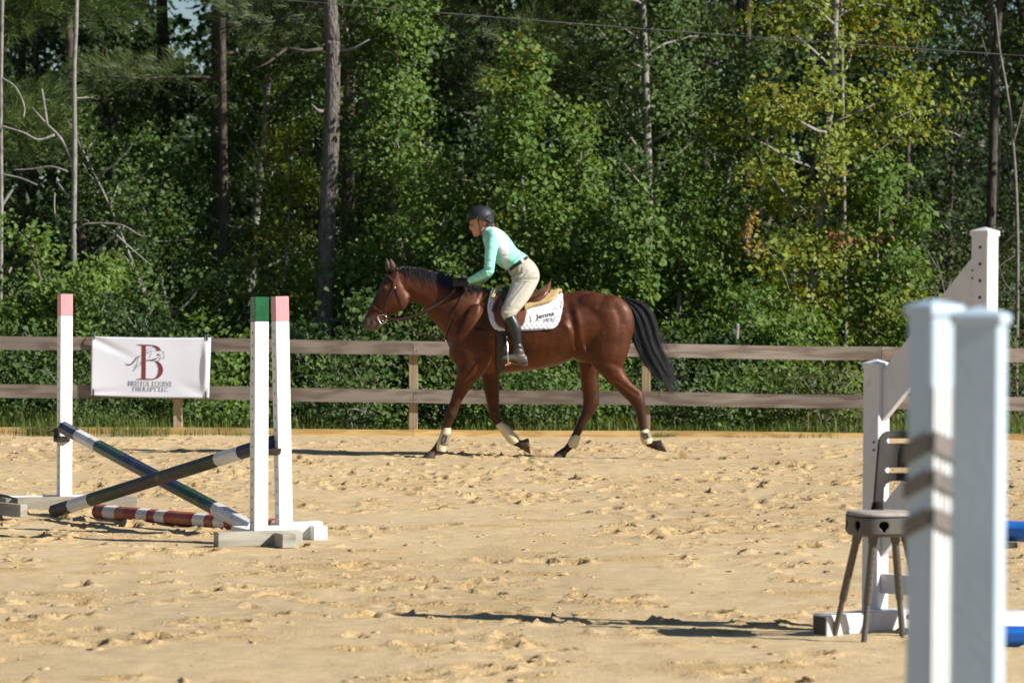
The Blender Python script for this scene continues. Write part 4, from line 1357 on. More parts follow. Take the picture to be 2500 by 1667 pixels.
def coat_colors(me):
    co, no = mesh_arrays(me)
    u, v = to_px(co)
    base = np.array([0.050, 0.0142, 0.0060])
    red = np.array([0.108, 0.031, 0.0105])
    dark = np.array([0.020, 0.010, 0.007])
    c = np.tile(base, (len(co), 1))
    n1 = vnoise(co[:, 0] * 5, co[:, 2] * 5, 3) * 0.5 + 0.5
    w = 0.35 * n1[:, None]
    c = c * (1 - w) + red * w
    c *= (1 + .22 * vnoise(co[:, 0] * 8, co[:, 2] * 12, 61) + .16 * vnoise(co[:, 0] * 26, co[:, 2] * 40, 67) + .10 * vnoise(co[:, 0] * 70, co[:, 2] * 70, 71))[:, None]
    def mix(colr, a):
        nonlocal c
        a = np.clip(a, 0, 1)[:, None]
        c = c * (1 - a) + np.asarray(colr)[None, :] * a
    belly = np.clip((v - 850) / 60, 0, 1) * ((u > 1190) & (u < 1420) & (v < 925))
    mix((0.115, 0.042, 0.0135), belly * 0.6)
    # neck and cheeks a little redder
    mix(red, 0.5 * np.exp(-((u - 975) / 30) ** 2 - ((v - 735) / 28) ** 2))
    leg = np.clip((v - 930) / 80, 0, 1)
    mix((0.020, 0.009, 0.006), leg * 0.85)
    mix(dark, np.clip((v - 1015) / 40, 0, 1) * 0.75)
    # back of the hocks and point of hock dark
    mix(dark, 0.8 * np.exp(-((u - 1571) / 9) ** 2 - ((v - 985) / 30) ** 2))
    # face: shade painted into the coat down the front, grey muzzle
    face = (u < 1002) & (v > 640) & (v < 812)
    front = np.clip((964 - u - (v - 660) * (-0.42)) / 1.0, -50, 50)
    dline = (u + 0.62 * (v - 690)) - 940
    mix((0.016, 0.008, 0.006), face * np.clip((24 - dline) / 28, 0, 1) * 0.9)
    mix((0.06, 0.045, 0.042), face * np.clip((v - 768) / 14, 0, 1) * (u < 935))
    mix((0.012, 0.01, 0.01), face * np.exp(-((u - 889) / 4) ** 2 - ((v - 788) / 5.5) ** 2) * 1.6)
    mix((0.18, 0.09, 0.075), 0.8 * face * np.exp(-((u - 909) / 3) ** 2 - ((v - 803) / 5) ** 2))
    hoof = ((v > 1099) & (u < 1066)) | ((u > 1272) & (u < 1302) & (v > 1066)) | ((u > 1603) & (v > 1068)) | ((v > 1103) & (u > 1340) & (u < 1384))
    mix((0.075, 0.062, 0.05), hoof * 0.85)
    color_attr(me, 'coat', np.concatenate([c, np.ones((len(c), 1))], 1))
coat_colors(horse_me)
coat_m = attr_mat('bay_coat', 'coat', rough=0.40, spec=0.5, bump=0.0022, bscale=85, sheen=0.0, mottle=0.22, stretch=(0.5, 1, 0.8))
_nt = coat_m.node_tree
_nt.nodes['Principled BSDF'].inputs['Specular IOR Level'].default_value = 0.5
_nt.nodes['Principled BSDF'].inputs['Specular Tint'].default_value = (1.0, 0.62, 0.45, 1)
_n = _nt.nodes.new('ShaderNodeTexNoise'); _n.inputs['Scale'].default_value = 14; _n.inputs['Detail'].default_value = 5
_mr = _nt.nodes.new('ShaderNodeMapRange'); _mr.inputs['From Min'].default_value = .3; _mr.inputs['From Max'].default_value = .7; _mr.inputs['To Min'].default_value = .38; _mr.inputs['To Max'].default_value = .62
_nt.links.new([n for n in _nt.nodes if n.type == 'MAPPING'][0].outputs[0], _n.inputs['Vector'])
_nt.links.new(_n.outputs['Fac'], _mr.inputs['Value']); _nt.links.new(_mr.outputs['Result'], _nt.nodes['Principled BSDF'].inputs['Roughness'])
HORSE = empty('horse', H2(1290, 1115), 'bay horse in tack trotting to the left along the fence', 'horse')
body = link_mesh('body', horse_me, HORSE, [coat_m], True)
_co, _no = mesh_arrays(horse_me)
_base = np.array(LOC[HORSE.name])
def bvh_of(me):
    co, _ = mesh_arrays(me)
    return BVHTree.FromPolygons([Vector(p) for p in (co + _base)], [tuple(p.vertices) for p in me.polygons])
HB = bvh_of(horse_me)

def hit(u, v, side=-1, bvh=None, off=0.0):
    """surface point of the horse under a pixel, seen from the near (-1) or far (+1) side"""
    p = H2(u, v)
    bvh = bvh or HB
    o = Vector((p.x, HY + side * 1.2, p.z))
    loc, nrm, i, d = bvh.ray_cast(o, Vector((0, -side, 0)))
    if loc is None:
        loc, nrm, i, d = bvh.find_nearest(Vector((p.x, HY + side * 0.04, p.z)))
    if nrm.y * side < 0 and abs(nrm.y) > 0.2: nrm = -nrm
    return loc + nrm * off, nrm

# eyes, ears
eye_m = mat('eye', (0.006, 0.004, 0.003), 0.25, spec=0.4)
for sg in (-1, 1):
    p, n = hit(938.5, 711, sg)
    e = MB(); e.ellipsoid(p - n * 0.003, (0.022, 0.015, 0.015), 14, 9)
    e.build('eye', eye_m, HORSE, smooth=True)
    ear = MB()
    du = 0 if sg < 0 else -11
    rings = []
    pts = [(957, 664, .5), (957, 657, .85), (955.5, 648, 1.0), (954, 640, .75), (953.5, 634, .35), (953.5, 630, .05)]
    for (eu, ev, sc) in pts:
        cpt = H2(eu + du, ev, sg * (0.045 + 0.01 * (664 - ev) / 34))
        rr = 0.043 * sc
        ring = []
        for q in range(12):
            t = 2 * math.pi * q / 12
            x = math.cos(t) * rr; y = math.sin(t) * rr * 0.75
            if math.cos(t) < -0.2: x *= 0.35     # cupped opening faces forward
            ring.append(cpt + Vector((x, y, 0)))
        rings.append(ring)
    ear.rings(rings)
    ear.build('ear', mat('ear_coat', (0.05, 0.018, 0.009), 0.6, var=(0.025, 0.011, 0.008), scale=18), HORSE, smooth=True)

# hair: tapered ribbons
def hair(name, strands, m, parent, w=0.004):
    V = []; F = []
    for pts, w0 in strands:
        n = len(pts); b = len(V)
        for i, p in enumerate(pts):
            a = pts[max(0, i - 1)]; c = pts[min(n - 1, i + 1)]
            d = (c - a).normalized() if (c - a).length > 1e-9 else Vector((0, 0, 1))
            s = d.cross(Vector((0.25, -1, 0.2))).normalized()
            t = i / (n - 1)
            ww = w0 * (1 - t * 0.8)
            V += [p - s * ww, p + s * ww]
        F += [(b + 2 * i, b + 2 * i + 1, b + 2 * i + 3, b + 2 * i + 2) for i in range(n - 1)]
    me = np_mesh(name, np.array([tuple(v) for v in V]), np.array(F))
    o = link_mesh(name, me, parent, [m], True)
    o['kind'] = 'stuff'
    return o
hair_m = mat('black_hair', (0.008, 0.007, 0.008), 0.38, var=(0.02, 0.014, 0.012), scale=20, spec=0.5)
crest = catmull([(966, 654), (985, 650), (1010, 652), (1037, 656), (1063, 664), (1089, 673), (1112, 682), (1140, 692), (1172, 702)], 12)
strands = []
for i in range(1500):
    t = rng.uniform(0, 1)
    k = t * (len(crest) - 1); i0 = int(k); fr = k - i0
    c = crest[i0] * (1 - fr) + crest[min(i0 + 1, len(crest) - 1)] * fr
    lk = math.sin(t * 71.0) * 6 + math.sin(t * 173.0) * 5
    L = (12 + 25 * math.sin(math.pi * min(1, t * 1.02)) ** 0.8 + lk + rng.uniform(-8, 8)) * (1.0 if t > 0.08 else 0.6)
    L = max(6, L)
    lean = .55 + .35 * math.sin(t * 97.0) + rng.uniform(-.25, .35)
    drop = rng.uniform(0.25, 1.05)
    pts = []
    off = rng.uniform(0.004, 0.012)
    for q in range(7):
        s = q / 6
        u = c[0] + lean * L * s * 0.75 + 3 * s * s
        v = c[1] - 3.0 + 5 * s + L * drop * s ** 1.35
        p, n = hit(u, max(v, c[1] + 1.5), -1)
        if q == 0:
            p = H2(c[0], c[1] - 1.0, rng.uniform(-0.02, 0.02))
        elif q == 1:
            p = p.lerp(H2(c[0], c[1] - 1.0, -0.02), 0.35) + n * off
        else:
            p = p + n * (off + 0.004 * math.sin(i + q))
        pts.append(p)
    strands.append((pts, rng.uniform(0.0022, 0.0045)))
hair('mane', strands, hair_m, HORSE)
fl = []
for i in range(120):
    pts = []
    sx = rng.uniform(-0.03, 0.03)
    for q in range(5):
        s = q / 4
        pts.append(H2(958 - 14 * s - rng.uniform(0, 2), 656 + 20 * s * s + rng.uniform(-1, 1), sx * (1 + s)))
    fl.append((pts, 0.004))
hair('forelock', fl, hair_m, HORSE)
# tail: outer and inner guide lines from the photograph
outer = catmull([(1523, 729), (1545, 732), (1570, 743), (1588, 762), (1599, 790), (1604, 819), (1613, 845), (1628, 876), (1645, 910), (1664, 938), (1669, 958)], 6)
inner = catmull([(1519, 740), (1528, 752), (1539, 775), (1546, 808), (1552, 838), (1566, 871), (1583, 899), (1601, 926), (1609, 940), (1616, 952), (1624, 966)], 6)
strands = []
NG = len(outer)
for cl in range(72):                       # locks of hair
    a0 = min(1.08, max(-.08, rng.beta(1.15, 1.15) * 1.16 - .08))
    lock_end = (0.70 + .30 * rng.random() ** .7) * (1 - .30 * abs(a0 - .45))
    yl = rng.normal(0, .03); ph = rng.uniform(0, 6.28); amp = rng.uniform(1.0, 4.5); fq = rng.uniform(4, 8)
    drift = rng.normal(2.0, 7.5)
    for i in range(int(rng.integers(10, 30))):
        a = a0 + rng.normal(0, .045)
        end = (NG - 1) * min(1.0, lock_end * rng.uniform(.72, 1.06))
        sp = rng.normal(0, 1.6); yo = rng.normal(0, .010)
        pts = []
        for q in range(14):
            k = q / 13 * end; i0 = int(k); fr = k - i0
            o_ = outer[i0] * (1 - fr) + outer[min(i0 + 1, NG - 1)] * fr
            n_2 = inner[i0] * (1 - fr) + inner[min(i0 + 1, NG - 1)] * fr
            s = k / (NG - 1)
            aa = .5 + (a - .5) * (1.0 - .25 * s)
            c = o_ * aa + n_2 * (1 - aa)
            pts.append(H2(c[0] + amp * math.sin(ph + fq * s) * s + (drift + sp * 2.2) * s * s, c[1] + amp * .4 * math.cos(ph + fq * s) * s, (yl + yo) * (.3 + s)))
        strands.append((pts, rng.uniform(.0012, .0030)))
for i in range(190):                       # stray wisps
    pts = []
    far = rng.random() < .45
    u0, v0 = (rng.uniform(1588, 1612), rng.uniform(800, 870)) if far else (rng.uniform(1598, 1640), rng.uniform(895, 945))
    du, dv = (rng.uniform(10, 55), rng.uniform(60, 95)) if far else (rng.uniform(-10, 34), rng.uniform(22, 44))
    cur = rng.uniform(-8, 10)
    for q in range(9):
        s = q / 8
        pts.append(H2(u0 + du * s + cur * math.sin(s * 3.1), v0 + dv * s + 3 * math.sin(s * 5 + i), rng.normal(0, .002) + .03 * math.sin(i)))
    strands.append((pts, .0013))
hair('tail', strands, hair_m, HORSE)

# ------------------------------------------------------------------ tack
def ribbon(name, px, width, m, parent, side=-1, off=0.004, thick=0.004, bvh=None, k=6):
    """strap lying on the horse along a line of pixels"""
    P = catmull(px, k)
    mb = MB(); rings = []
    pts = [hit(p[0], p[1], side, bvh, off) for p in P]
    for i, (p, n) in enumerate(pts):
        a = pts[max(0, i - 1)][0]; c = pts[min(len(pts) - 1, i + 1)][0]
        d = (c - a)
        d = d.normalized() if d.length > 1e-9 else Vector((1, 0, 0))
        s = d.cross(n).normalized()
        rings.append([p - s * width / 2, p + s * width / 2, p + s * width / 2 + n * thick, p - s * width / 2 + n * thick])
    mb.rings(rings)
    return mb.build(name, m, parent, auto=50)

leather = mat('brown_leather', (0.075, 0.028, 0.016), 0.35, var=(0.11, 0.042, 0.024), scale=25, spec=0.5, bump=0.0006, bscale=120)
leather_l = mat('tan_leather', (0.15, 0.052, 0.028), 0.32, var=(0.19, 0.07, 0.038), scale=25, spec=0.5, bump=0.0006, bscale=120)
leather_d = mat('dark_leather', (0.03, 0.016, 0.012), 0.4, var=(0.05, 0.024, 0.016), scale=25, spec=0.5)
silver = mat('silver_metal', (0.75, 0.72, 0.66), 0.2, metal=1.0)
BR = empty('bridle', H2(950, 720), 'brown leather bridle with silver bit and reins on the bay horse', 'bridle')
for sg in (-1, 1):
    ribbon('crownpiece', [(974, 655), (971, 672), (966, 688), (963, 702)], .026, leather, BR, sg)
    ribbon('browband', [(948, 672), (954, 678), (965, 688)], .018, leather, BR, sg)
    ribbon('cheekpiece', [(963, 700), (955, 725), (946, 748), (940, 768)], .016, leather_d, BR, sg, off=.006)
    ribbon('cheekpiece', [(960, 706), (950, 730), (938, 756), (934, 760)], .013, leather_d, BR, sg, off=.008)
    ribbon('noseband', [(905, 744), (915, 749), (927, 757), (938, 765), (948, 773)], .022, leather, BR, sg)
    ribbon('throatlatch', [(966, 702), (972, 718), (980, 738), (985, 756)], .013, leather_d, BR, sg)
    b = MB()
    p, n = hit(965, 703, sg); b.ellipsoid(p + n * 0.012, (0.008, 0.006, 0.012), 8, 5); b.build('buckle', silver, BR, smooth=True)
    # D-shaped bit ring
    b = MB()
    dpts = [(922, 773), (927, 784), (932, 791), (940, 787), (945, 778), (941, 770), (932, 768), (922, 773)]
    dd = []
    for (u, v) in catmull(dpts, 3):
        q, n = hit(u, v, sg); q = H2(u, v, 0); dd.append(Vector((q.x, HY + sg * 0.072, q.z)))
    b.tube(dd, 0.0042, 8); b.build('bit_ring', silver, BR, smooth=True)
    # rein from the bit to the hands
    b = MB()
    rp = [(944, 776, .075), (962, 779, .085), (990, 776, .1), (1018, 768, .112), (1045, 756, .12), (1072, 741, .118), (1098, 722, .12), (1112, 705, .12)]
    pts = [H2(u, v + (3 if sg > 0 else 0), sg * y) for u, v, y in catmull(rp, 4)]
    rings = []
    for i, p in enumerate(pts):
        a = pts[max(0, i - 1)]; c = pts[min(len(pts) - 1, i + 1)]
        d = (c - a).normalized(); s = d.cross(Vector((0, 1, 0))).normalized()
        rings.append([p - s * .0095 + Vector((0, -.002, 0)), p + s * .0095 + Vector((0, -.002, 0)), p + s * .0095 + Vector((0, .002, 0)), p - s * .0095 + Vector((0, .002, 0))])
    b.rings(rings); b.build('rein', leather_d, BR)
b = MB(); b.tube([H2(936, 783, -.07), H2(936, 783, .07)], .006, 8); b.build('mouthpiece', silver, BR, smooth=True)

BP = empty('breastplate', H2(1090, 830), 'dark leather breastplate strap across the horse chest and shoulder', 'breastplate')
for sg in (-1, 1):
    ribbon('shoulder_strap', [(1150, 697), (1134, 712), (1122, 738), (1108, 768), (1095, 800), (1087, 828)], .017, leather_d, BP, sg, off=.006)
b = MB(); p, n = hit(1089, 831, -1); b.ellipsoid(p + n * 0.006, (.012, .012, .016), 8, 6); b.build('ring', silver, BP, smooth=True)
b = MB()
mp = catmull([(968, 782, -.03), (985, 792, 0), (1010, 806, 0), (1040, 819, 0), (1065, 827, 0), (1088, 832, 0)], 4)
b.tube([H2(*p) for p in mp], .006, 6); b.build('martingale', leather_d, BP, smooth=True)

# girth
girth_m = mat('girth_brown', (0.018, 0.011, 0.009), 0.5, var=(0.03, 0.018, 0.013), scale=20)
SD = empty('saddle', H2(1270, 720), 'brown leather jumping saddle with high cantle on the bay horse', 'saddle')
gi = MB()
rings = []
for i in range(25):
    a = -.45 + (math.pi + .9) * i / 24; mir = a > math.pi / 2; a = math.pi - a if mir else a
    u0 = 1225
    y_ = -math.cos(a); z_ = math.sin(a)
    c0 = H2(1222, 830)
    rings_row = []
    for du in (-13, -4, 4, 13):
        cc = H2(1222 + du, 832)
        d = Vector((0, y_, -z_)).normalized()
        loc, nrm, _, _ = HB.ray_cast(cc + d * 1.5, -d)
        if loc is None: loc = cc + d * .25
        el = 1 / math.sqrt((d.y / .262) ** 2 + (d.z / .300) ** 2)
        rr_ = min((loc - cc).length, el)
        q_ = cc + d * (rr_ + (.006 if abs(du) < 10 else .001))
        if mir: q_.y = 2 * HY - q_.y
        rings_row.append(q_)
    rings.append(rings_row)
vs = [p for r in rings for p in r]
gi.add(vs, [(i * 4 + j, i * 4 + j + 1, (i + 1) * 4 + j + 1, (i + 1) * 4 + j) for i in range(24) for j in range(3)])
g_ = gi.build('girth', girth_m, SD, smooth=True)
md = g_.modifiers.new('s', 'SOLIDIFY'); md.thickness = .006; md.offset = 1

def drape(name, top, bot, m, parent, off, thick, side=-1, bvh=None, nx=40, nz=24, rim=0.0):
    T = catmull(top, 8); B = catmull(bot, 8)
    def samp(L, t):
        k = t * (len(L) - 1); i = int(k); f = k - i
        return L[i] * (1 - f) + L[min(i + 1, len(L) - 1)] * f
    vs = []
    for i in range(nx + 1):
        a = samp(T, i / nx); b_ = samp(B, i / nx)
        for j in range(nz + 1):
            q = a * (1 - j / nz) + b_ * (j / nz)
            p, n = hit(q[0], q[1], side, bvh, 0.0)
            vs.append((p, n))
    # relax y so that the cloth bridges hollows
    pos = np.array([tuple(p) for p, n in vs]).reshape(nx + 1, nz + 1, 3)
    nor = np.array([tuple(n) for p, n in vs]).reshape(nx + 1, nz + 1, 3)
    for _ in range(3):
        y = pos[:, :, 1].copy()
        y[1:-1, 1:-1] = (pos[:-2, 1:-1, 1] + pos[2:, 1:-1, 1] + pos[1:-1, :-2, 1] + pos[1:-1, 2:, 1]) / 4
        pos[:, :, 1] = np.minimum(y, pos[:, :, 1]) if side < 0 else np.maximum(y, pos[:, :, 1])
    pos = pos + nor * off
    mb = MB()
    mb.add([Vector(p) for p in pos.reshape(-1, 3)],
           [(i * (nz + 1) + j, i * (nz + 1) + j + 1, (i + 1) * (nz + 1) + j + 1, (i + 1) * (nz + 1) + j) for i in range(nx) for j in range(nz)])
    o = mb.build(name, m, parent, smooth=True)
    bm = bmesh.new(); bm.from_mesh(o.data)
    bmesh.ops.recalc_face_normals(bm, faces=bm.faces)
    bm.normal_update()
    s_ = sum(f.normal.y * f.calc_area() for f in bm.faces)
    if s_ * side < 0: bmesh.ops.reverse_faces(bm, faces=bm.faces)
    bm.to_mesh(o.data); bm.free()
    o.data.polygons.foreach_set('use_smooth', [True] * len(o.data.polygons))
    md = o.modifiers.new('s', 'SOLIDIFY'); md.thickness = thick; md.offset = 1
    return o

# quilted white saddle pad
def quilt_mat():
    m = bpy.data.materials.new('quilted_cotton'); m.use_nodes = True
    nt = m.node_tree; b = nt.nodes['Principled BSDF']
    b.inputs['Base Color'].default_value = (0.78, 0.78, 0.82, 1); b.inputs['Roughness'].default_value = 0.85
    tc = nt.nodes.new('ShaderNodeTexCoord'); sp = nt.nodes.new('ShaderNodeSeparateXYZ')
    nt.links.new(tc.outputs['Object'], sp.inputs[0])
    hs = []
    for sg in (1, -1):
        ml = nt.nodes.new('ShaderNodeMath'); ml.operation = 'MULTIPLY'; ml.inputs[1].default_value = sg * 0.75
        nt.links.new(sp.outputs['Z'], ml.inputs[0])
        ad = nt.nodes.new('ShaderNodeMath'); ad.operation = 'ADD'
        nt.links.new(sp.outputs['X'], ad.inputs[0]); nt.links.new(ml.outputs[0], ad.inputs[1])
        mm = nt.nodes.new('ShaderNodeMath'); mm.operation = 'MULTIPLY'; mm.inputs[1].default_value = math.pi / 0.042
        nt.links.new(ad.outputs[0], mm.inputs[0])
        sn = nt.nodes.new('ShaderNodeMath'); sn.operation = 'SINE'; nt.links.new(mm.outputs[0], sn.inputs[0])
        ab = nt.nodes.new('ShaderNodeMath'); ab.operation = 'ABSOLUTE'; nt.links.new(sn.outputs[0], ab.inputs[0])
        hs.append(ab)
    mi = nt.nodes.new('ShaderNodeMath'); mi.operation = 'MULTIPLY'
    nt.links.new(hs[0].outputs[0], mi.inputs[0]); nt.links.new(hs[1].outputs[0], mi.inputs[1])
    pw = nt.nodes.new('ShaderNodeMath'); pw.operation = 'POWER'; pw.inputs[1].default_value = 0.5
    nt.links.new(mi.outputs[0], pw.inputs[0])
    bp = nt.nodes.new('ShaderNodeBump'); bp.inputs['Distance'].default_value = 0.0032; bp.inputs['Strength'].default_value = 1
    nt.links.new(pw.outputs[0], bp.inputs['Height']); nt.links.new(bp.outputs[0], b.inputs['Normal'])
    return m
quilt = quilt_mat()
plain_white = mat('white_binding', (0.8, 0.8, 0.84), 0.7)
PAD = empty('saddle_pad', H2(1290, 740), 'white quilted saddle pad with a name plate under the brown saddle', 'saddle pad')
fleece = mat('fleece', (0.62, 0.47, 0.24), 0.95, var=(0.52, 0.38, 0.18), scale=60, bump=0.012, bscale=110, spec=0.1)
HP = empty('half_pad', H2(1300, 715), 'tan sheepskin half pad between the saddle and the white pad', 'half pad')
pads = {}
for sg in (-1, 1):
    pads[sg] = drape('pad_flap', [(1203, 701), (1240, 709), (1290, 719), (1330, 720), (1352, 716), (1372, 714)],
          [(1193, 752), (1201, 792), (1222, 806), (1262, 806), (1310, 803), (1350, 799), (1366, 775), (1371, 748)], quilt, PAD, .006, .010, sg, nx=56, nz=30)
# rebuild collision with the pad
def bvh_with(objs):
    V = []; F = []
    for o in objs:
        me = evaluated_mesh(o)
        base = LOC[o.name]
        b0 = len(V)
        V += [v.co + base for v in me.vertices]
        F += [tuple(i + b0 for i in p.vertices) for p in me.polygons]
    return BVHTree.FromPolygons(V, F)
PB = bvh_with([body, pads[-1], pads[1]])
for sg in (-1, 1):
    ribbon('binding', [(1204, 703), (1196, 730), (1193, 752), (1197, 778), (1208, 799), (1222, 806)], .016, plain_white, PAD, sg, .001, .004, PB)
    ribbon('binding', [(1372, 716), (1372, 740), (1369, 762), (1362, 785), (1350, 798), (1320, 803), (1280, 805), (1240, 806)], .014, plain_white, PAD, sg, .001, .004, PB)
ribbon('trim', [(1350, 800), (1320, 805.5), (1280, 807.5), (1262, 808)], .006, mat('navy_trim', (0.02, 0.025, 0.07), .6), PAD, -1, .004, .003, PB)
for sg in (-1, 1):
    drape('fleece_roll', [(1281, 748), (1300, 743), (1325, 734), (1343, 722), (1350, 709), (1359, 703)], [(1281, 759), (1300, 751), (1325, 745), (1347, 737), (1360, 725), (1367, 711)], fleece, HP, .010, .030, sg, PB, 30, 10)
    drape('fleece_roll', [(1213, 701), (1219, 703)], [(1199, 728), (1207, 731)], fleece, HP, .008, .018, sg, PB, 6, 14)
# name plate with lettering
plate_m = mat('name_plate', (0.82, 0.82, 0.88), .5)
drape('name_plate', [(1292.5, 772.5), (1330, 762), (1369, 757)], [(1296, 785.5), (1330, 779), (1367, 770.5)], plate_m, PAD, .0015, .0012, -1, PB, 20, 6)
PB2 = bvh_with([body, pads[-1], pads[1]] + [o for o in PAD.children if o.name.startswith('name_plate')])
cu = bpy.data.curves.new('t', 'FONT'); cu.body = 'Jenna'; cu.offset = 0.018; cu.resolution_u = 4
to = bpy.data.objects.new('t', cu); col.objects.link(to)
tm = evaluated_mesh(to); bpy.data.objects.remove(to)
tv = np.array([tuple(v.co) for v in tm.vertices]); x0, x1 = tv[:, 0].min(), tv[:, 0].max(); yb, yt = 0.0, 0.72
mb = MB()
vs = []
for x, y, z in tv:
    s = (x - x0) / (x1 - x0); t = (y - yb) / (yt - yb)
    u = 1307.5 + 45 * s - t * 0.5; v = 778.8 - 9.8 * s - t * 11.0
    p, n = hit(u, v, -1, PB2, .0025)
    vs.append(p)
mb.add(vs, [tuple(p.vertices) for p in tm.polygons])
mb.build('lettering', mat('navy_ink', (0.012, 0.016, 0.05), .5), PAD)
mb = MB()          # small stitched mark under the plate, too small to read
for (a, b_) in (((1327, 784), (1332, 778)), ((1332, 778), (1338, 777)), ((1327, 784), (1353, 783)), ((1327, 780), (1340, 779)), ((1341, 778), (1353, 779)), ((1347, 776), (1347, 783)), ((1336, 777), (1336, 784)), ((1352, 754), (1358, 753))):
    pa, _n = hit(*a, -1, PB2, .002); pb, _n = hit(*b_, -1, PB2, .002)
    mb.board(pa, pb, .005, .002, up=(0, 0, 1) if abs(a[0] - b_[0]) > 2 else (1, 0, 0))
_sm = mb.build('stitched_mark', mat('grey_thread', (0.25, 0.25, 0.3), .7), PAD)
_sm['kind'] = 'stuff'

# saddle: flaps, seat, cantle
for sg in (-1, 1):
    drape('flap', [(1216, 712), (1240, 714), (1270, 718), (1293, 726)], [(1203, 752), (1212, 790), (1235, 803), (1262, 802), (1280, 788), (1285, 752)], leather_l, SD, .007, .007, sg, PB, 30, 20)
    drape('knee_roll', [(1213, 728), (1219, 727)], [(1203, 764), (1209, 766)], leather, SD, .022, .022, sg, PB, 8, 14)
    drape('skirt', [(1226, 708), (1255, 710), (1290, 722), (1300, 726)], [(1222, 728), (1245, 745), (1280, 742), (1300, 734)], leather_d, SD, .026, .008, sg, PB, 20, 10)
sm = MB()
rows = [(1222, 705, .05, 22), (1232, 699, .07, 26), (1250, 706, .09, 24), (1272, 715, .145, 22), (1295, 715, .20, 26), (1316, 708, .215, 31), (1332, 696, .19, 32), (1341, 687.5, .12, 22), (1345, 684, .04, 4)]
rings = []
for (u, v, hw, th) in catmull(rows, 4):
    ring = []
    for q in range(22):
        t = 2 * math.pi * q / 22
        y = math.cos(t) * hw; s_ = math.sin(t)
        vv = v + (th * 0.5) - s_ * th * 0.5
        # sides droop
        vv += (abs(math.cos(t)) ** 3) * 7
        ring.append(H2(u, vv, y))
    rings.append(ring)
sm.rings(rings)
sm.build('seat', leather_l, SD, smooth=True)
# welt along the side of the seat
for sg in (-1, 1):
    wl = MB(); wl.tube([H2(u, v + 13, sg * (hw + 0.004)) for (u, v, hw, th) in catmull(rows[3:7], 5)], .006, 6)
    wl.build('welt', leather_d, SD, smooth=True)

# ------------------------------------------------------------------ leg boots
boot_m = mat('boot_cream', (0.66, 0.57, 0.37), .75, var=(0.58, 0.48, 0.3), scale=14, bump=.001, bscale=60)
strap_m = mat('boot_strap', (0.21, 0.165, 0.125), .7, var=(0.26, 0.21, 0.16), scale=20)
mark_m = mat('boot_mark', (0.05, 0.04, 0.035), .7)
def leg_boot(label, st, strap=None):
    root = empty('horse_boot', H2((st[0][0] + st[0][2]) / 2, st[-1][1]), label, 'horse boot', 'cream boots on the horse legs')
    mb = MB(); limb(mb, st, n=18, k=4); mb.build('shell', boot_m, root, smooth=True)
    if strap:
        mb = MB(); limb(mb, strap, n=18, k=3); so = mb.build('strap', strap_m, root, smooth=True)
        a = strap[0]; c = strap[-1]
        uu = (a[0] + a[2] + c[0] + c[2]) / 4; vv = (a[1] + a[3] + c[1] + c[3]) / 4
        ww = abs(a[2] - a[0]) * 0.22; hh = abs(c[1] - a[1]) * 0.30; sl = (c[0] - a[0]) / (c[1] - a[1])
        fr = MB(); yy = a[5] - a[4] - 0.004
        P4 = [(uu - ww, vv - hh), (uu + ww, vv - hh), (uu + ww, vv + hh), (uu - ww, vv + hh)]
        P4 = [(p[0] + (p[1] - vv) * sl, p[1]) for p in P4]
        for q in range(4):
            fr.board(H2(*P4[q], yy), H2(*P4[(q + 1) % 4], yy), .006, .006, up=(0, 1, 0))
        fr.build('patch', mark_m, so)
leg_boot('cream boot with taupe strap on the near foreleg', [(1083, 1042, 1102, 1043, .038, -.155), (1077, 1052, 1101, 1054, .044, -.155), (1071, 1068, 1096, 1072, .045, -.155), (1064, 1086, 1090, 1090, .047, -.155), (1065, 1097, 1089, 1101, .043, -.155)],
         [(1077.5, 1055, 1101.5, 1057, .048, -.155), (1074, 1066, 1098.5, 1069, .0495, -.155), (1068.5, 1081, 1094.5, 1085, .0505, -.155)])
leg_boot('plain cream boot on the bent far foreleg', [(1209, 1040, 1224, 1030, .037, .15), (1219, 1053, 1240, 1041, .043, .15), (1232, 1070, 1256, 1057, .044, .15), (1242, 1083, 1267, 1069, .047, .15), (1252, 1088, 1269, 1077, .04, .15)])
leg_boot('cream boot with small taupe strap on the raised near hind leg', [(1560.5, 1050, 1580, 1045, .037, -.13), (1561, 1062, 1586, 1056, .043, -.13), (1563, 1074, 1591, 1067, .046, -.13), (1571, 1085, 1592, 1078, .043, -.13)],
         [(1561, 1056, 1583.5, 1051.5, .046, -.13), (1562, 1065, 1588.5, 1060, .048, -.13), (1564, 1072, 1590.5, 1066, .0485, -.13)])
leg_boot('plain cream boot on the far hind leg', [(1403, 1061, 1419, 1066, .037, .13), (1394, 1068, 1418, 1073, .044, .13), (1386, 1080, 1413, 1088, .046, .13), (1386, 1090, 1406, 1098, .042, .13)])

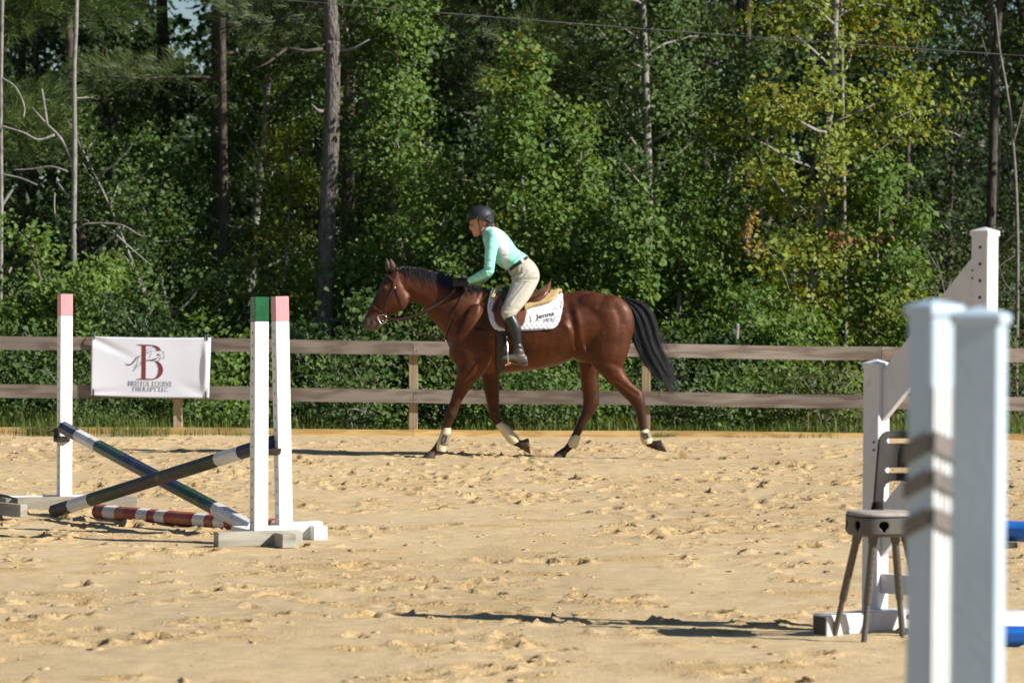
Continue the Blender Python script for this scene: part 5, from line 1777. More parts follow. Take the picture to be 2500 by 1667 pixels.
# ------------------------------------------------------------------ sand thrown up by the hooves
def spray(label, pts, n, r0):
    V = []; F = []
    for i in range(n):
        k = rng.integers(0, len(pts)); u, v, su, sv = pts[k]
        p = H2(rng.normal(u, su), min(1122, rng.normal(v, sv)), rng.normal(-0.02, 0.06))
        r = r0 * rng.uniform(0.4, 1.5)
        b = len(V)
        d = rng.normal(0, 1, (4, 3)); d /= np.linalg.norm(d, axis=1)[:, None]
        V += [tuple(np.array(p) + d[q] * r) for q in range(4)]
        F += [(b, b + 1, b + 2), (b, b + 2, b + 3), (b, b + 3, b + 1), (b + 1, b + 3, b + 2)]
    me = np_mesh('sand_spray', np.array(V), np.array(F))
    o = link_mesh('sand_spray', me, None, [mat('thrown_sand', (0.52, 0.33, 0.17), .95, spec=.1)])
    tag(o, label, 'sand spray', kind='stuff')
spray('loose sand kicked up behind the bent foreleg hoof', [(1306, 1100, 4, 5), (1312, 1108, 8, 5), (1322, 1112, 12, 4), (1335, 1116, 10, 3)], 900, .004)
spray('small puff of sand thrown up behind the horse', [(1664, 1108, 4, 6), (1672, 1117, 9, 4), (1668, 1112, 6, 5)], 800, .004)
# ------------------------------------------------------------------ rider
PERSON = empty('person', H2(1265, 890, -0.2), 'rider in black helmet, mint shirt and beige breeches leaning forward on the horse', 'person')
skin_m = mat('skin', (0.56, 0.30, 0.21), .5, var=(0.52, 0.26, 0.18), scale=14, spec=.35)

# one continuous body under the clothes: head, neck, trunk, arms, hands, legs
bm_ = MB()
def face_limb(mb):
    limb(mb, [(1150, 524, 1200, 530, .060, 0), (1146.5, 535, 1200, 540, .073, 0), (1147.5, 545, 1196, 549, .074, 0), (1149, 553, 1191, 557, .070, 0),
              (1151, 560, 1187, 563, .064, 0), (1152.8, 567, 1184, 568, .056, 0), (1155, 573, 1178, 572, .046, 0), (1158.5, 578.5, 1171, 576.5, .030, 0)], n=22, k=3)
face_limb(bm_)
bm_.ellipsoid(H2(1150.8, 557.6), (.024, .016, .013), 10, 7, rot=Matrix.Rotation(R(-6), 3, 'Y'))      # nose
bm_.ellipsoid(H2(1150.5, 553.0), (.018, .010, .026), 8, 6, rot=Matrix.Rotation(R(12), 3, 'Y'))
bm_.ellipsoid(H2(1148.8, 543.5), (.010, .05, .012), 8, 6)                                             # brow
bm_.ellipsoid(H2(1161.5, 574), (.018, .028, .014), 8, 6)                                              # chin
for sg in (-1, 1):
    bm_.ellipsoid(H2(1158, 557.5, sg * .040), (.024, .020, .018), 8, 6)                               # cheek
bm_.ellipsoid(H2(1154.6, 564.6), (.011, .024, .008), 8, 6)
bm_.ellipsoid(H2(1155.6, 568.6), (.011, .022, .008), 8, 6)
limb(bm_, [(1170, 560, 1196, 553, .05, 0), (1175, 570, 1203, 560, .052, 0), (1184, 584, 1215, 566, .06, 0)], n=16, k=3)   # neck
limb(bm_, [(1184, 580, 1222, 562, .12, 0), (1192, 602, 1240, 583, .14, 0), (1210, 632, 1258, 604, .115, 0), (1238, 656, 1282, 628, .12, 0), (1254, 676, 1300, 662, .12, 0), (1266, 688, 1300, 686, .09, 0)], n=20, k=3)
ARM = {}
for sg in (-1, 1):
    dv = 0 if sg < 0 else 7
    arm = [(1206, 582, .15, .058), (1202, 600, .19, .056), (1198, 625, .215, .048), (1196, 648, .23, .043), (1194, 662 + dv * .5, .225, .042), (1182, 669 + dv, .20, .041), (1166, 677 + dv, .165, .036), (1152, 683 + dv * .8, .13, .030), (1144, 686 + dv * .6, .115, .026)]
    if sg > 0: arm = [(u - 2, v, y, r) for u, v, y, r in arm]
    ARM[sg] = arm
    P = catmull(arm, 4)
    bm_.tube([H2(p[0], p[1], sg * p[2]) for p in P], [p[3] * 0.76 for p in P], 12)
    leg = [(1285, 672, .10, .085), (1274, 698, .17, .085), (1262, 728, .26, .074), (1248, 752, .32, .060), (1244, 768, .335, .052), (1250, 790, .345, .050), (1258, 818, .345, .044), (1264, 846, .345, .034), (1268, 868, .345, .036)]
    P = catmull(leg, 4)
    bm_.tube([H2(p[0], p[1], sg * p[2]) for p in P], [p[3] * 0.66 for p in P], 12)
def hand(mb, sg, grow=1.0, dv=0):
    """closed hand resting on the crest, four bent fingers and a thumb"""
    y0 = sg * .098
    pal = [(1144, 686 + dv, y0, .024), (1136, 688 + dv, y0 * .98, .027), (1126, 690 + dv, y0 * .95, .029), (1119, 692 + dv, y0 * .93, .024)]
    P = catmull(pal, 3)
    rings = []
    for p in P:
        c = H2(p[0], p[1], p[2]); r = p[3] * grow
        rings.append([c + Vector((0, math.cos(2 * math.pi * q / 12) * r * .72, math.sin(2 * math.pi * q / 12) * r * 1.1)) for q in range(12)])
    mb.rings(rings)
    for k, (dz, L) in enumerate(((-6.5, .95), (-2.2, 1.05), (2.2, 1.0), (6.2, .82))):
        f = [(1121, 691 + dv + dz, y0 * .95), (1112, 690.5 + dv + dz * 1.05, y0 * 1.0 ), (1106.5, 693.5 + dv + dz * 1.1, y0 * .8), (1109, 697 + dv + dz, y0 * .55)]
        mb.tube([H2(u if i < 1 else 1121 + (u - 1121) * L, v, y) for i, (u, v, y) in enumerate(catmull(f, 3))], [.0105 * grow] * 9 + [.0085 * grow], 8)
    th = [(1134, 683 + dv, y0 * .8), (1126, 680.5 + dv, y0 * .62), (1118, 682 + dv, y0 * .55), (1113, 685 + dv, y0 * .6)]
    mb.tube([H2(u, v, y) for u, v, y in catmull(th, 3)], [.0125 * grow] * 9 + [.009 * grow], 8)
for sg in (-1, 1):
    hand(bm_, sg, .92, 0 if sg < 0 else 4)
bme = remesh(bm_, .0068, 3, .5)
# sculpt the features of the face
muscle(bme, [([(1149.6, 550.4), (1155, 549.6)], -.004, 2.0), ([(1154, 566.6), (1158, 566.2), (1162.5, 564.0)], -.003, 1.0),
             ([(1163, 555), (1168, 562), (1167, 570)], -.003, 3), ([(1155, 562.3), (1157, 566)], .002, 1)])
co, no = mesh_arrays(bme)
u, v = to_px(co)
c = np.tile(np.array([.54, .285, .195]), (len(co), 1))
def tint(colr, a):
    global c
    a = np.clip(a, 0, 1)[:, None]; c = c * (1 - a) + np.asarray(colr)[None] * a
tint((.60, .24, .17), .6 * np.exp(-((u - 1159) / 6) ** 2 - ((v - 558) / 5) ** 2))
tint((.42, .14, .12), .5 * np.exp(-((u - 1156.5) / 3.8) ** 2 - ((v - 566.5) / 1.5) ** 2))
tint((.035, .022, .016), .9 * np.exp(-((u - 1152.6) / 2.4) ** 2 - ((v - 550.2) / 1.1) ** 2))
tint((.16, .085, .05), .7 * np.exp(-((u - 1153) / 4.2) ** 2 - ((v - 545.3) / 1.1) ** 2))
color_attr(bme, 'skin', np.concatenate([c, np.ones((len(c), 1))], 1))
link_mesh('body', bme, PERSON, [attr_mat('skin_tone', 'skin', rough=.5, spec=.35, bump=.0005)], True)
for sg in (-1, 1):
    e = MB(); e.ellipsoid(H2(1184, 546.5, sg * .077), (.018, .010, .029), 10, 7, rot=Matrix.Rotation(R(-15), 3, 'Y'))
    e.ellipsoid(H2(1183, 553, sg * .075), (.010, .008, .012), 8, 6)
    e.build('ear', skin_m, PERSON, smooth=True)
    e = MB(); e.ellipsoid(H2(1152.3, 550.2, sg * .041), (.010, .010, .0055), 8, 6); e.build('eye', mat('dark_eye', (.02, .013, .01), .2), PERSON, smooth=True)

hair_brown = mat('brown_hair', (0.075, 0.042, 0.024), .5, var=(.11, .065, .035), scale=40)
hb = MB()
hb.ellipsoid(H2(1190, 543), (.055, .072, .055), 14, 9)
hb.ellipsoid(H2(1200, 550), (.032, .045, .030), 12, 8)
hb.ellipsoid(H2(1176, 539), (.045, .0745, .024), 12, 8)
hb.build('hair', hair_brown, PERSON, smooth=True)

# shirt: trunk and sleeves grown together
sm_ = MB()
limb(sm_, [(1179, 571, 1203, 552.5, .066, 0), (1178, 578, 1215, 557, .11, 0), (1178.5, 586, 1228, 564.5, .165, 0), (1182, 598, 1241, 577, .185, 0), (1189, 613, 1251, 591, .172, 0),
           (1201, 630, 1260.5, 605, .152, 0), (1214, 645, 1272, 614, .143, 0), (1229, 656, 1284, 621.5, .146, 0), (1239, 661.5, 1289, 627, .15, 0)], n=26, k=3)
for sg in (-1, 1):
    P = catmull(ARM[sg], 5)
    n = len(P)
    rr = []
    for i, p in enumerate(P):
        wr = .0035 * math.sin(i * 2.4 + sg) * (1 if 0.38 < i / n < 0.7 else 0.35)
        rr.append(p[3] + .004 + wr)
    sm_.tube([H2(p[0], p[1], sg * p[2]) for p in P], rr, 16)
    sm_.ellipsoid(H2(1204, 581, sg * .145), (.062, .062, .062), 14, 10)
sme = remesh(sm_, .009, 4, .5)
muscle(sme, [([(1185, 655), (1195, 660), (1203, 659)], -0.0102, 1.6), ([(1182, 649), (1192, 652), (1204, 650)], 0.0085, 1.8), ([(1176, 663), (1180, 672)], -0.0102, 1.8),
             ([(1186, 660), (1190, 672)], 0.0085, 2), ([(1166, 668), (1169, 680)], -0.0085, 1.7), ([(1157, 673), (1160, 684)], 0.0068, 1.7),
             ([(1217, 628), (1235, 626), (1250, 622)], -0.0068, 2), ([(1222, 643), (1238, 634), (1254, 622)], 0.0068, 2.2), ([(1228, 650), (1246, 640), (1262, 626)], -0.0085, 2), ([(1236, 655), (1256, 641), (1272, 626)], 0.0068, 2.2),
             ([(1214, 596), (1215, 612), (1214, 630)], -0.0102, 2.4), ([(1187, 635), (1197, 640), (1207, 638)], -0.0059, 1.6), ([(1245, 612), (1258, 612)], -0.0068, 2)])
co, no = mesh_arrays(sme)
u, v = to_px(co)
mint = np.array([.30, .72, .58]); lilac = np.array([.72, .66, .72])
# white-grey side and back panel
pu = np.interp(v, [552, 565, 580, 600, 620, 640, 660], [1198, 1203, 1215, 1220, 1222, 1226, 1236])
pu2 = np.interp(v, [552, 565, 580, 600, 620, 640, 660], [1212, 1226, 1236, 1241, 1241, 1240, 1240])
side_y = co[:, 1] - HY
arm_mask = (np.abs(side_y) > .198) & (u < 1222)
a = ((u > pu) & (u < pu2) & ~arm_mask & (v > 551)).astype(float)
c = mint[None] * (1 - a[:, None]) + lilac[None] * a[:, None]
color_attr(sme, 'cloth', np.concatenate([c, np.ones((len(c), 1))], 1))
link_mesh('shirt', sme, PERSON, [attr_mat('shirt_cloth', 'cloth', rough=.6, spec=.3, bump=.007, bscale=20)], True)
# collar
cl = MB(); limb(cl, [(1174.5, 567.5, 1198.5, 550.5, .056, 0), (1177, 572, 1203.5, 553, .062, 0), (1178.5, 576, 1207, 556, .075, 0)], n=20, k=3)
cl.build('collar', mat('mint_cloth', (.30, .74, .58), .6), PERSON, smooth=True)

# breeches
br = MB()
limb(br, [(1238, 660, 1288, 628, .15, 0), (1242, 667, 1302, 639, .165, 0), (1247, 675, 1313, 655, .178, 0), (1254, 684, 1317.5, 672, .18, 0), (1262, 694, 1315, 688, .165, 0), (1272, 700, 1306, 698, .12, 0)], n=26, k=3)
for sg in (-1, 1):
    limb(br, [(1248, 676, 1316, 664, .09, sg * .10), (1249, 690, 1316.5, 682, .10, sg * .125), (1243, 707, 1307, 704, .098, sg * .175), (1236, 725, 1294, 726, .088, sg * .235), (1228.5, 743, 1279, 746, .078, sg * .290),
              (1223, 757, 1265.5, 761, .068, sg * .322), (1224.5, 768, 1260, 768, .060, sg * .335), (1231, 781, 1259, 774, .055, sg * .342), (1236, 790, 1262, 785, .05, sg * .345)], n=20, k=4)
brme = remesh(br, .009, 4, .5)
muscle(brme, [([(1262, 690), (1285, 682), (1310, 684)], -0.0075, 1.8), ([(1268, 676), (1290, 672), (1312, 676)], 0.0060, 2.2), ([(1240, 735), (1262, 712), (1280, 690)], -0.0037, 1.6),
              ([(1246, 742), (1264, 716), (1284, 692)], 0.0045, 1.8), ([(1228, 756), (1245, 757), (1262, 752)], -0.0060, 1.8), ([(1227, 765), (1243, 764), (1258, 760)], 0.0060, 1.8), ([(1252, 676), (1268, 668), (1272, 654)], -0.0060, 1.6),
              ([(1254, 690), (1270, 680), (1284, 662)], -0.0060, 1.8), ([(1230, 750), (1242, 748)], -0.0045, 1.5)])
link_mesh('breeches', brme, PERSON, [mat('beige_cloth', (.45, .42, .35), .75, var=(.42, .39, .325), scale=9, bump=.004, bscale=30, spec=.25)], True)
brb = BVHTree.FromPolygons([Vector(p) for p in (mesh_arrays(brme)[0] + np.array(LOC[PERSON.name]))], [tuple(p.vertices) for p in brme.polygons])
seam_m = mat('seam', (.20, .185, .15), .8)
for sl_ in ([(1236, 752), (1246, 730), (1262, 704), (1276, 690), (1292, 688)], [(1258, 686), (1275, 679), (1296, 680), (1313, 678)], [(1252, 672), (1262, 664), (1266, 652)]):
    sb = MB(); sb.tube([hit(p[0], p[1], -1, brb, .0005)[0] for p in catmull(sl_, 6)], .0022, 5)
    sb.build('seam', seam_m, PERSON, smooth=True)
# belt with loops
blt = MB(); limb(blt, [(1235.5, 658, 1287, 624, .1545, 0), (1239.5, 665.5, 1291.5, 632, .1575, 0)], n=28, k=2)
bo = blt.build('belt', mat('black_leather', (.012, .012, .014), .4), PERSON, auto=40)
for t in (.2, .62, .93):
    lp = MB()
    ca = math.cos(math.pi * t); sa = math.sin(math.pi * t)
    def bpnt(fu, fv, bu, bv, hw):
        A = H2(fu, fv); B = H2(bu, bv); cc = (A + B) / 2; e = (A - B) / 2
        return cc + e * ca + Vector((0, -hw * sa, 0))
    lp.tube([bpnt(1234.5, 657, 1286, 623, .158), bpnt(1240.5, 667, 1292.5, 633.5, .162)], .006, 6)
    lp.build('belt_loop', mat('beige_trim', (.45, .42, .35), .75), bo)

# riding boots, feet through the stirrups
bt_m = mat('boot_leather', (.018, .019, .021), .34, var=(.028, .028, .03), scale=10, spec=.5, bump=.001, bscale=40)
bt_d = mat('dusty_boot', (.06, .052, .045), .65, var=(.12, .10, .085), scale=12, bump=.002, bscale=40)
for sg in (-1, 1):
    y = sg * .345
    root_b = MB()
    limb(root_b, [(1230.5, 778, 1258, 766, .062, y), (1234, 789, 1267.5, 784, .064, y), (1239.5, 802, 1273, 801, .062, y), (1246, 819, 1273.5, 819, .054, y), (1251, 833, 1274.5, 835, .046, y), (1252.5, 846, 1277.5, 848, .042, y), (1251.5, 858, 1281, 863, .043, y), (1251, 868, 1284.5, 874, .044, y)], n=20, k=4)
    # foot
    limb(root_b, [(1286, 868, 1288, 886, .036, y), (1276, 858, 1279, 889, .043, y), (1262, 858, 1266, 887, .044, y), (1249, 861, 1252, 882, .044, y - sg * -.0), (1237, 865, 1239, 881, .046, y), (1228, 867, 1229, 880, .040, y), (1223, 871, 1224, 877, .022, y)], n=18, k=3)
    bme2 = remesh(root_b, .007, 3, .5)
    muscle(bme2, [([(1253, 838), (1264, 836), (1275, 839)], -.005, 1.3), ([(1253, 843), (1264, 842), (1277, 845)], .004, 1.4), ([(1254, 848), (1264, 848), (1278, 851)], -.005, 1.3), ([(1254, 853), (1264, 853), (1279, 857)], .004, 1.4), ([(1250, 862), (1262, 860), (1280, 866)], -.004, 1.5)])
    co, no = mesh_arrays(bme2); u, v = to_px(co)
    f = np.clip((v - 832) / 36, 0, 1) * .9 + .1 * (vnoise(co[:, 0] * 40, co[:, 2] * 40, 2) > .3) * (v > 835)
    c = np.array([.014, .015, .018])[None] * (1 - f[:, None]) + np.array([.105, .090, .076])[None] * f[:, None]
    color_attr(bme2, 'boot', np.concatenate([c, np.ones((len(c), 1))], 1))
    link_mesh('boot', bme2, PERSON, [attr_mat('riding_boot', 'boot', rough=.38, spec=.5, bump=.001, bscale=40)], True)
    so = MB(); limb(so, [(1288, 885, 1288, 891.5, .036, y), (1274, 887, 1274, 891, .042, y)], n=14, k=2)
    limb(so, [(1262, 885.5, 1262, 888, .043, y), (1240, 880.5, 1240, 883, .045, y), (1226, 878, 1226, 880.5, .034, y)], n=14, k=2)
    so.build('sole', bt_d, PERSON)
    # stirrup and leather belong to the saddle
    lt = MB()
    a0 = H2(1243, 730, sg * .265); a1 = H2(1236, 790, sg * .30); a2 = H2(1237.5, 826, sg * .335)
    lt.board(a1, a0, .026, .006, up=(1, 0, 0)); lt.board(a2, a1, .026, .006, up=(1, 0, 0))
    lt.build('stirrup_leather', leather_d, SD)
    st = MB()
    top = H2(1238, 822, sg * .345)
    for dy in (-.062, .062):
        q = [H2(1238, 822, y), H2(1238.3, 840, y + dy * .55), H2(1239.5, 862, y + dy), H2(1241.5, 884, y + dy)]
        qs = catmull([tuple(p) for p in q], 5)
        st.tube([Vector(p) for p in qs], .0065, 8)
    st.tube([H2(1238, 823, y), H2(1237.6, 818, y)], .009, 8)
    so_ = st.build('stirrup_iron', silver, SD, smooth=True)
    tr = MB(); tr.obox(H2(1240, 886.3, y), Vector((.026, 0, .011)), Vector((0, .066, 0)), Vector((-.003, 0, .008)), ch=.003)
    tr.build('stirrup_tread', mat('tread_rubber', (.45, .19, .05), .7), so_)

# gloves
gl_m = mat('black_glove', (.012, .012, .015), .6, bump=.001, bscale=60)
for sg in (-1, 1):
    g_ = MB(); hand(g_, sg, 1.08, 0 if sg < 0 else 4)
    P = catmull(ARM[sg], 4)[-4:]
    g_.tube([H2(p[0], p[1], sg * p[2]) for p in P] + [H2(1137, 688 + (0 if sg < 0 else 4), sg * .1)], .027, 12)
    gme = remesh(g_, .0055, 2, .5)
    link_mesh('glove', gme, PERSON, [gl_m], True)

# helmet
hel = MB()
rows_ = []
NA, NB = 40, 14
def dome(a, b):
    """a around (0 = front), b from rim 0 to top 1"""
    ca, sa = math.cos(a), math.sin(a)
    # rim height in pixels by direction: front 536, side 534, back 546
    rim = np.interp(abs(((a + math.pi) % (2 * math.pi)) - math.pi), [0, .6, 1.2, 1.75, 2.3, 2.8, math.pi], [537.5, 536, 533.5, 535, 543, 547, 547.5])
    cu, top = 1174.5, 502.5
    ru = 33.5 if ca > 0 else 32.0
    ph = b * math.pi / 2
    v0 = 531.0
    if b < .25:
        t = b / .25
        ra = 1 - .012 * (1 - t)
        u = cu - ca * ru * ra * math.cos(.05)
        v = rim * (1 - t) + (v0 - 1.5) * t
        y = -sa * .107 * ra
        return H2(u, v, y)
    t = (b - .25) / .75; ph = t * math.pi / 2
    e = math.cos(ph) ** .82
    return H2(cu - ca * ru * e + 1.5 * (1 - e), (v0 - 1.5) - (v0 - 1.5 - top) * math.sin(ph) ** 1.08, -sa * .107 * e)
for j in range(NB):
    rows_.append([dome(2 * math.pi * i / NA, j / NB * .985) for i in range(NA)])
hel.rings(rows_, cap=False)
hel.add([rows_[-1][i] for i in range(NA)], [tuple(range(NA))])
hm_ = mat('helmet_matte', (.016, .018, .024), .55, var=(.02, .022, .03), scale=20, spec=.4, bump=.0006, bscale=200)
ho = hel.build('helmet', hm_, PERSON, smooth=True)
md = ho.modifiers.new('s', 'SOLIDIFY'); md.thickness = .008; md.offset = -1
pk_ = MB(); vs = []; n = 15
for k in range(n):
    a = -1.05 + 2.1 * k / (n - 1)
    p0 = dome(a, .02); ca = math.cos(a)
    reach = 8.5 * max(0, ca) ** 2.2
    p1 = p0 + Vector((-reach * _s * math.cos(a * .5), math.sin(-a) * .01, -.010 - .004 * ca))
    vs += [p0 + Vector((.004, 0, .010)), p1, p0 + Vector((.01, 0, -.006))]
fs = []
for k in range(n - 1):
    fs += [(3 * k, 3 * k + 1, 3 * k + 4, 3 * k + 3), (3 * k + 1, 3 * k + 2, 3 * k + 5, 3 * k + 4)]
pk_.add(vs, fs); pk_.build('peak', hm_, ho, smooth=True)
for (uu, vv) in ((1166.5, 531.5), (1197.5, 540)):
    rv = MB(); rv.ellipsoid(H2(uu, vv, -.106 if uu < 1180 else -.085), (.004, .004, .004), 8, 5)
    rv.build('rivet', silver, ho, smooth=True)
sl = MB(); sl.tube([H2(p[0], p[1], p[2]) for p in catmull([(1189, 529, -.1085), (1196, 526, -.093), (1204, 521.5, -.05)], 4)], .003, 6); sl.build('vent_line', M['hole'], ho)
stp = MB()
for sg in (-1, 1):
    y = sg * .079
    stp.tube([H2(p[0], p[1], sg * p[2]) for p in catmull([(1168.5, 534, .098), (1170, 548, .082), (1172, 560, .072), (1173, 570, .055), (1169, 579, .03), (1168, 582, .0)], 4)], .0055, 6)
    stp.tube([H2(p[0], p[1], sg * p[2]) for p in catmull([(1190, 541, .094), (1186, 555, .08), (1179, 564, .07), (1173, 569, .056)], 4)], .005, 6)
stp.tube([H2(1170, 577, -.03), H2(1170, 588, -.035)], .005, 6)
stp.build('chin_strap', mat('strap_black', (.012, .012, .012), .6), ho, smooth=True)
# ------------------------------------------------------------------ woods
trng = np.random.default_rng(21)
leaf_m = attr_mat('leaf', 'leafcol', rough=.55, spec=.25, transl=.36)
needle_m = attr_mat('needle', 'leafcol', rough=.5, spec=.35, transl=.15)
bark_grey = mat('bark_grey', (.115, .10, .09), .9, var=(.20, .18, .165), scale=9, stretch=(3, 3, .9), bump=.06, bscale=12, spec=.15, var2=(.045, .038, .034), scale2=16)
bark_dark = mat('bark_dark', (.075, .06, .05), .9, var=(.13, .11, .095), scale=8, stretch=(3, 3, .7), bump=.02, bscale=18, spec=.15)
bark_pale = mat('bark_pale', (.20, .185, .165), .85, var=(.30, .285, .26), scale=9, stretch=(2, 2, 1), bump=.006, bscale=22, spec=.2, var2=(.12, .11, .10), scale2=10)
dead_wood = mat('dead_wood', (.22, .20, .18), .85, var=(.15, .135, .12), scale=12, bump=.004, bscale=30)

GREEN = dict(mid=((.055, .105, .028), (.12, .185, .050)), bright=((.080, .150, .028), (.165, .245, .050)), lime=((.125, .180, .026), (.275, .315, .048)), yellow=((.17, .22, .028), (.30, .32, .05)),
             dark=((.024, .050, .018), (.055, .095, .032)), olive=((.075, .10, .036), (.14, .165, .06)), grey=((.06, .09, .045), (.11, .145, .075)))
RED = np.array([.26, .12, .05]); ORANGE = np.array([.46, .25, .09]); GOLD = np.array([.46, .36, .07])

def leaves_mesh(name, C, N, S, colr, parent, fancy, mtl):
    n = len(C)
    T = trng.normal(0, 1, (n, 3))
    N = N / np.linalg.norm(N, axis=1)[:, None]
    T = T - N * np.sum(T * N, 1)[:, None]
    T /= np.linalg.norm(T, axis=1)[:, None]
    B = np.cross(N, T)
    if fancy:
        loc = np.array([[0, -.5], [.42, -.12], [.30, .28], [0, .55], [-.30, .28], [-.42, -.12]])
        bend = np.array([0, .16, .12, -.06, .12, .16])
        fidx = np.array([[0, 1, 2, 3], [0, 3, 4, 5]])
    else:
        loc = np.array([[0, -.5], [.40, 0], [0, .55], [-.40, 0]]); bend = np.array([0, .12, -.04, .12])
        fidx = np.array([[0, 1, 2, 3]])
    k = len(loc)
    V = (C[:, None, :] + (T[:, None, :] * loc[None, :, 0:1] + B[:, None, :] * loc[None, :, 1:2] + N[:, None, :] * bend[None, :, None]) * S[:, None, None]).reshape(-1, 3)
    F = (np.arange(n)[:, None, None] * k + fidx[None]).reshape(-1, 4)
    me = np_mesh(name, V, F)
    cc = np.repeat(np.concatenate([colr, np.ones((n, 1))], 1), k, axis=0)
    color_attr(me, 'leafcol', cc)
    o = link_mesh(name, me, parent, [mtl], False)
    o['kind'] = 'stuff'
    return o

def wander(p, d, L, n, jit, grav=0.0):
    pts = [np.array(p, float)]
    d = np.array(d, float); d /= np.linalg.norm(d)
    for i in range(n):
        d = d + trng.normal(0, jit, 3) + np.array([0, 0, grav])
        d /= np.linalg.norm(d)
        pts.append(pts[-1] + d * L / n)
    return pts

def trunk_tube(mb, pts, r0, r1, n=10):
    m = len(pts)
    mb.tube([Vector(p) for p in pts], [r0 + (r1 - r0) * (i / (m - 1)) ** .9 for i in range(m)], n)

def tree(name, label, u, D, height, spread, nleaf, palette, cat='tree', group=None, base_z=.3, leaf=.085, trunk_r=None, bark=None, fancy=True,
         lean=(0, 0), cone=.6, stems=1, accents=None, droop=0.0, up=.35, nb=None, clus=None, x=None, tight=.13):
    X = at(u, 900, D).x if x is None else x
    if fancy: nleaf = int(nleaf * 1.25); leaf = leaf * .84
    fancy = fancy and D < 41.3
    root = empty(name, (X, D, 0), label, cat, group)
    trunk_r = trunk_r or .012 * height + .012
    bark = bark or bark_pale
    wood = MB(); limbs = MB()
    C = []; Nn = []
    brs = []
    for s in range(stems):
        a = trng.uniform(0, 6.28)
        d0 = np.array([lean[0] + (0 if stems == 1 else .28 * math.cos(a)), lean[1] + (0 if stems == 1 else .28 * math.sin(a)), 1.0])
        H = height * (1 if s == 0 else trng.uniform(.6, .95))
        pts = wander((X + (0 if stems == 1 else .12 * math.cos(a)), D + (0 if stems == 1 else .12 * math.sin(a)), -.15), d0, H + .15, 12, .035)
        trunk_tube(wood, pts, trunk_r / (1 if stems == 1 else 1.7), trunk_r * .12, 9)
        nbr = nb or int(max(14, height * 6.5) / stems ** .5)
        for k in range(nbr):
            t = base_z / height + (1 - base_z / height) * (k + trng.uniform(0, 1)) / nbr
            t = min(t, .985)
            q = t * 12; i0 = int(q); P0 = pts[i0] * (1 - (q - i0)) + pts[min(i0 + 1, 12)] * (q - i0)
            az = k * 2.399 + trng.uniform(-.5, .5)
            prof = (1 - t) ** cone * (0.55 + .45 * min(1, (t + .12) * 4))
            L = spread * prof * trng.uniform(.65, 1.18) + .12
            el = up + trng.uniform(-.25, .3) + .5 * t
            bp = wander(P0, (math.cos(az), math.sin(az), el), L, 6, .14, -droop)
            brs.append((bp, L, t))
            if D < 60: limbs.tube([Vector(p) for p in bp], [max(.004, .020 * L ** .5 * (1 - .8 * i / 6)) * (trunk_r / .06) ** .4 for i in range(7)], 3)
    # leaf clusters strung along the branches
    tot = sum(L for _, L, _ in brs)
    lo, hi = np.array(GREEN[palette][0]), np.array(GREEN[palette][1])
    cols = []; sizes = []
    axis = np.array([X, D, 0])
    for bp, L, t in brs:
        m = max(6, int(nleaf * L / tot))
        ncl = max(2, int(L / .16))
        bcol = trng.uniform(0, 1)
        cp = []
        for q in range(ncl):
            s = trng.uniform(.22, 1.0) ** .8 * 6
            i0 = min(5, int(s)); f = s - i0
            cp.append(bp[i0] * (1 - f) + bp[i0 + 1] * f + trng.normal(0, .10 + .06 * L, 3) * np.array([1, 1, .7]))
        cp = np.array(cp)
        cc_ = trng.uniform(0, 1, ncl)
        idx = trng.integers(0, ncl, m)
        P = cp[idx] + trng.normal(0, tight, (m, 3)) * np.array([1, 1, .75])
        C.append(P)
        out = P - np.array([P[:, 0] * 0 + axis[0], P[:, 1] * 0 + axis[1], P[:, 2] * 1.0]).T
        out[:, 2] = 0
        out /= (np.linalg.norm(out, axis=1)[:, None] + 1e-6)
        Nn.append(out * .55 + np.array([0.15, -.15, .65]) + trng.normal(0, .55, (m, 3)))
        w = np.clip(.45 * bcol + .4 * cc_[idx] + trng.uniform(-.25, .35, m), 0, 1)[:, None]
        c = lo * (1 - w) + hi * w
        if accents:
            for (fn, colr, prob) in accents:
                sel = fn(P, t, bcol, cc_[idx]) & (trng.uniform(0, 1, m) < prob)
                c[sel] = colr * trng.uniform(.55, 1.15, (sel.sum(), 1))
        c *= trng.uniform(.75, 1.2, (m, 1))
        cols.append(c)
        sz = leaf * (.45 + .9 * trng.uniform(0, 1, m) ** 1.3)
        sizes.append(sz)
    C = np.concatenate(C); Nn = np.concatenate(Nn); cols = np.concatenate(cols); sizes = np.concatenate(sizes)
    # high above the view: fewer, larger sprays that still shade what is below
    high = C[:, 2] > 7.6
    keep = ~high | (trng.uniform(0, 1, len(C)) < .28)
    sizes = np.where(high, sizes * 1.9, sizes)
    keep &= C[:, 2] > .05
    C, Nn, cols, sizes = C[keep], Nn[keep], cols[keep], sizes[keep]
    wood.build('trunk', bark, root, smooth=True)
    if limbs.f: limbs.build('branches', bark, root, smooth=True)['kind'] = 'stuff'
    leaves_mesh('crown', C, Nn, sizes, cols, root, fancy, leaf_m)
    return root

